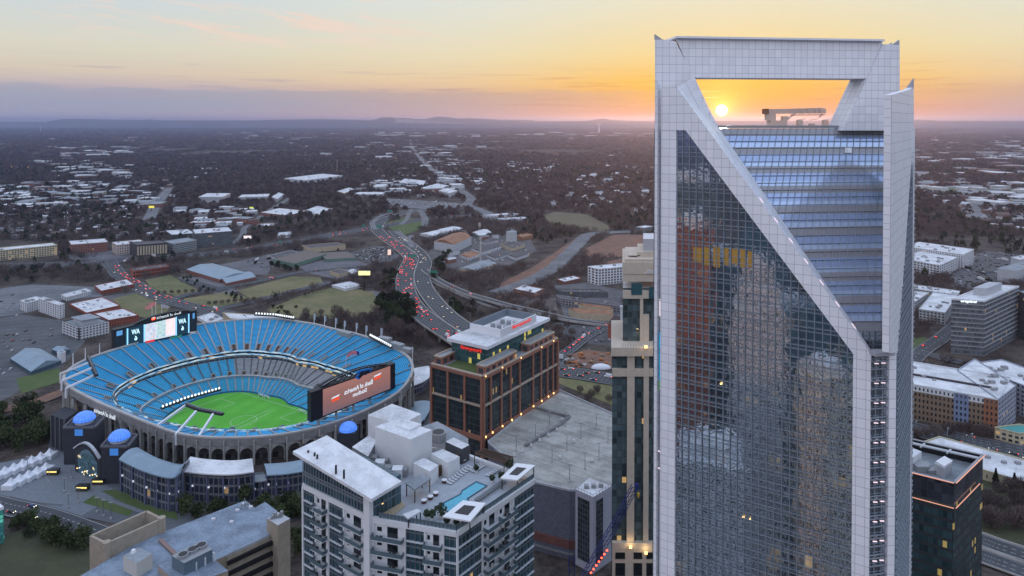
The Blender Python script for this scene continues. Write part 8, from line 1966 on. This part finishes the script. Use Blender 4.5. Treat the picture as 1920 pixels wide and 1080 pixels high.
def put_car(p, ang, c, lit, where, stuff=None, parked=False):
    global ncar
    ncar += 1
    van = (not parked) and c == 'white' and random.random() < .25
    o = bpy.data.objects.new('van' if van else ('parked_car' if parked else 'moving_car'), VAN if van else CM[(c, lit)]); COL.objects.link(o); o.location = p; o.rotation_euler.z = ang
    tag(o, ('white van ' if van else c+' car ')+where, 'van' if van else 'car', 'cars '+where)
def along(key, n, lanes_, away, where, f0=0, f1=1, jitter=.5, z=.1):
    """cars on a road: lanes_ = offsets as shares of half width (+ = right side of travel direction of the points)"""
    C_, N_, wd = ROADS[key]; seg = [0]
    for a_, b_ in zip(C_, C_[1:]): seg.append(seg[-1]+(b_-a_).length)
    T_ = seg[-1]; used = []
    for k in range(n):
        for _t in range(20):
            s_ = T_*random.uniform(f0, f1); ln = random.choice(lanes_)
            if all(abs(s_-u) > 7.5 or ln != l2 for u, l2 in used): break
        used.append((s_, ln)); i = max(0, min(len(C_)-2, np.searchsorted(seg, s_)-1)); f = (s_-seg[i])/(seg[i+1]-seg[i]); p = C_[i]*(1-f)+C_[i+1]*f+N_[i]*(ln*wd/2)+Vector((0, 0, z))
        d_ = (C_[i+1]-C_[i]); a = atan2(d_.y, d_.x)
        if d_.y < 0: a += pi
        if not away: a += pi
        put_car(p, a, random.choice(cols), 1, where)
along('hw_left', 96, [-.75, -.48, -.2, .1, .38, .68], True, 'with red tail lights in the packed highway lanes', .04, .62)
along('hw_right', 36, [-.6, -.3, 0, .3, .6], False, 'coming down the freer right lanes of the highway', .03, .9)
along('queue_street', 30, [-.7, -.25], True, 'queueing on the street above the big screen', .05, .95); along('queue_street', 12, [.3, .7], False, 'coming along the street above the big screen', .05, .95)
along('interstate', 34, [-.8, -.6, -.35, .3, .55, .8], True, 'on the wide interstate across the left', .04, .98)
along('queue_avenue', 16, [-.3], True, 'queueing on the avenue right of the brick offices', .05, .8); along('bridge_street', 10, [-.6, -.2, .4, .7], True, 'on the bridge street behind the garage', .25, .8)
along('boulevard', 8, [-.6, -.2, .2, .6], True, 'with red tail lights far off on the boulevard', .5, 1.0); along('ramp_low', 2, [0], True, 'on the low ramp bridge beside the highway', .3, .8)
along('plaza_street', 3, [-.5, .5], False, 'on the dim street below the plaza', .15, .4); along('right_avenue', 7, [-.7, -.3, .4, .7], True, 'on the avenue in front of the brown brick block', .2, .9); along('right_street', 3, [-.5], True, 'on the side street beside the white sign building', .1, .8)
along('field_street', 3, [-.4, .4], True, 'on the quiet street between the lawns', .2, .8)
def lot(poly, n, where, ang, sx=3.0, sy=11):
    xs = [p[0] for p in poly]; ys = [p[1] for p in poly]; k = 0; cells = set()
    for _ in range(n*40):
        if k >= n: break
        px, py = random.uniform(min(xs), max(xs)), random.uniform(min(ys), max(ys))
        if not inpoly((px, py), poly): continue
        g = gz(px, py, .12); u_, v_ = g.x*cos(ang)+g.y*sin(ang), -g.x*sin(ang)+g.y*cos(ang); u_ = round(u_/sx)*sx; v_ = round(v_/sy)*sy+random.uniform(-.3, .3)
        if (round(u_), round(v_/2)) in cells: continue
        cells.add((round(u_), round(v_/2))); put_car(Vector((u_*cos(ang)-v_*sin(ang), u_*sin(ang)+v_*cos(ang), .12)), ang+pi/2, random.choice(cols), 0, where, parked=True); k += 1
lot([(10, 640), (30, 610), (110, 620), (130, 650), (100, 660), (20, 660)], 16, 'parked in the car park left of the stadium', .2); lot([(0, 660), (20, 690), (20, 712), (-10, 720)], 3, 'parked beside the gabled hall', .2)
lot([(-5, 545), (60, 545), (30, 600), (-5, 600)], 7, 'parked in the pale car park at far left', .1)
lot([(1052, 612), (1100, 600), (1150, 606), (1150, 640), (1070, 640)], 14, 'parked in the car park beside the church', .3)
for key_, side_, n_, lab_ in (('hw_left', -1.06, 12, 'tall lamp post along the left edge of the highway'), ('hw_right', 1.06, 10, 'tall lamp post along the right edge of the highway'), ('interstate', 1.1, 9, 'tall lamp post beside the interstate'), ('queue_street', 1.15, 6, 'lamp post along the queueing street'), ('right_avenue', 1.15, 5, 'lamp post along the avenue by the brown brick block')):
    C_, N_, wd_ = ROADS[key_]
    for k in range(n_):
        i = int((k+.5)/n_*(len(C_)-1)); p = C_[i]+N_[i]*(side_*wd_/2)
        if C_[i].y < 0: continue
        T = thing('lamp_post', lab_, 'lamp post', (p.x, p.y, 0)); MB().cyl((p.x, p.y, 0), (p.x, p.y, p.z+11), .26, .16, 6).build('pole', steel, T); q_ = p-N_[i]*(2.4*(1 if side_ > 0 else -1))+Vector((0, 0, 11)); MB().bar(p+Vector((0, 0, 11)), q_, .2).build('arm', steel, T); MB().box(q_.x-.5, q_.x+.5, q_.y-.5, q_.y+.5, q_.z-.2, q_.z+.15).build('lamp_head', hvac, T)
# the packed car park as a mass
mb = MB(); pg_ = [(650, 478), (700, 464), (735, 463), (746, 476), (700, 492)]; pk_ = 0
while pk_ < 210:
    px, py = random.uniform(650, 746), random.uniform(463, 492)
    if not inpoly((px, py), pg_): continue
    g = gz(px, py, .1); g.x = round(g.x/3)*3; g.y = round(g.y/11)*11+random.uniform(-.5, .5); pk_ += 1; k = random.randrange(4)
    mb.box(g.x-.95, g.x+.95, g.y-2.3, g.y+2.3, .4, 1.0, k); mb.box(g.x-.75, g.x+.75, g.y-1.3, g.y+.9, 1.0, 1.5, k)
o = mb.build('parked_cars', [paints['white'], paints['silver'], paints['grey'], paints['black']]); o['kind'] = 'stuff'; o['label'] = 'packed rows of cars in the distant car park left of the highway'; o['category'] = 'parked cars'
print('cars', ncar)
for lab_, pg_, nn in (('rows of parked cars in lots right of the skyscraper', [(1745, 515), (1850, 472), (1900, 478), (1890, 520), (1800, 540)], 120), ('parked cars scattered over lots in the industrial quarter at far left', [(60, 352), (280, 352), (290, 385), (100, 388)], 160), ('parked cars in the lots along the boulevard', [(720, 374), (830, 378), (870, 386), (850, 393), (740, 388)], 120), ('rows of parked cars and trailers in the steelworks yard', [(835, 445), (990, 450), (985, 490), (850, 492)], 60), ('parked trucks and cars behind the school', [(455, 488), (520, 478), (600, 462), (640, 470), (500, 505)], 70)):
    mb = MB(); k_ = 0; xs = [p[0] for p in pg_]; ys = [p[1] for p in pg_]
    while k_ < nn:
        px, py = random.uniform(min(xs), max(xs)), random.uniform(min(ys), max(ys))
        if not inpoly((px, py), pg_): continue
        g = gz(px, py, .1); g.x = round(g.x/3)*3; g.y = round(g.y/12)*12+random.uniform(-.5, .5); k_ += 1; k = random.randrange(4); L2 = 2.3 if random.random() < .9 else 6.5
        mb.box(g.x-.95, g.x+.95, g.y-L2, g.y+L2, .4, 1.0 if L2 < 3 else 3.4, k); mb.box(g.x-.75, g.x+.75, g.y-1.3, g.y+.9, 1.0, 1.5, k)
    o = mb.build('parked_cars', [paints['white'], paints['silver'], paints['grey'], paints['black']]); o['kind'] = 'stuff'; o['label'] = lab_; o['category'] = 'parked cars'
# construction clutter on the red dirt
for i in range(26):
    px, py = random.uniform(1062, 1144), random.uniform(662, 690); g = gz(px, py, .7); s_ = random.uniform(1.0, 2.8); c = random.choice([rust_roof, dirt, w_pale, mat('plank', (.30, .20, .12), .8), mat('tarp_orange', (.45, .16, .05), .7)])
    T = thing('material_pile', 'pile of building material on the red dirt site', 'pile', tuple(g)); mb = MB(); n = random.randint(3, 5)
    for k in range(n): a = random.random()*3; mb.bar(g+Vector((-cos(a)*s_, -sin(a)*s_, k*.35)), g+Vector((cos(a)*s_, sin(a)*s_, k*.35)), s_*.6, .34)
    mb.build('stack', c, T)
g = gz(1127, 690, .6); o = MB().dome((g.x, g.y, .5), 9, 4, 4, 14, 5).build('white_tarp', tent_m); tag(o, 'pale tarpaulin covered heap at the edge of the dirt site', 'heap')
# ------------------------------------------------------------------ haze
hm_ = bpy.data.materials.new('haze_air'); hm_.use_nodes = True; t = NT(hm_.node_tree); t.n.clear()
vo = t.node('ShaderNodeOutputMaterial'); pv = t.node('ShaderNodeVolumePrincipled')
pv.inputs['Color'].default_value = (.46, .60, 1.0, 1); pv.inputs['Density'].default_value = HAZE; pv.inputs['Anisotropy'].default_value = .7
t.l.new(pv.outputs[0], vo.inputs['Volume'])
hb = MB(); hb.box(-43000, 43000, -5000, 47000, -31.0, 372.0)
haze = hb.build('haze', hm_); haze['kind'] = 'stuff'
haze.display_type = 'WIRE'
# ------------------------------------------------------------------ labels: tell repeats apart by their order in view
def ordinal(n):
    return {1: 'first', 2: 'second', 3: 'third', 4: 'fourth', 5: 'fifth', 6: 'sixth', 7: 'seventh', 8: 'eighth', 9: 'ninth'}.get(n) or f"{n}{'th' if n % 100 in (11, 12, 13) else {1: 'st', 2: 'nd', 3: 'rd'}.get(n % 10, 'th')}"
bylab = {}
for o in list(COL.objects):
    if o.parent is None and 'label' in o: bylab.setdefault(o['label'], []).append(o)
for lab, os_ in bylab.items():
    if len(os_) < 2: continue
    os_.sort(key=lambda o: pix(o.location if o.location.length > 1 else o.data.vertices[0].co if o.type == 'MESH' else o.location)[0])
    n = len(os_)
    for i, o in enumerate(os_):
        if i == 0: s_ = 'leftmost'
        elif i == n-1: s_ = 'rightmost'
        elif i < n/2: s_ = ordinal(i+1)+' from the left'
        else: s_ = ordinal(n-i)+' from the right'
        o['label'] = lab+', '+s_
        if 'group' not in o: o['group'] = lab.split(',')[0]
for o in COL.objects:
    if '_w' in o: del o['_w']
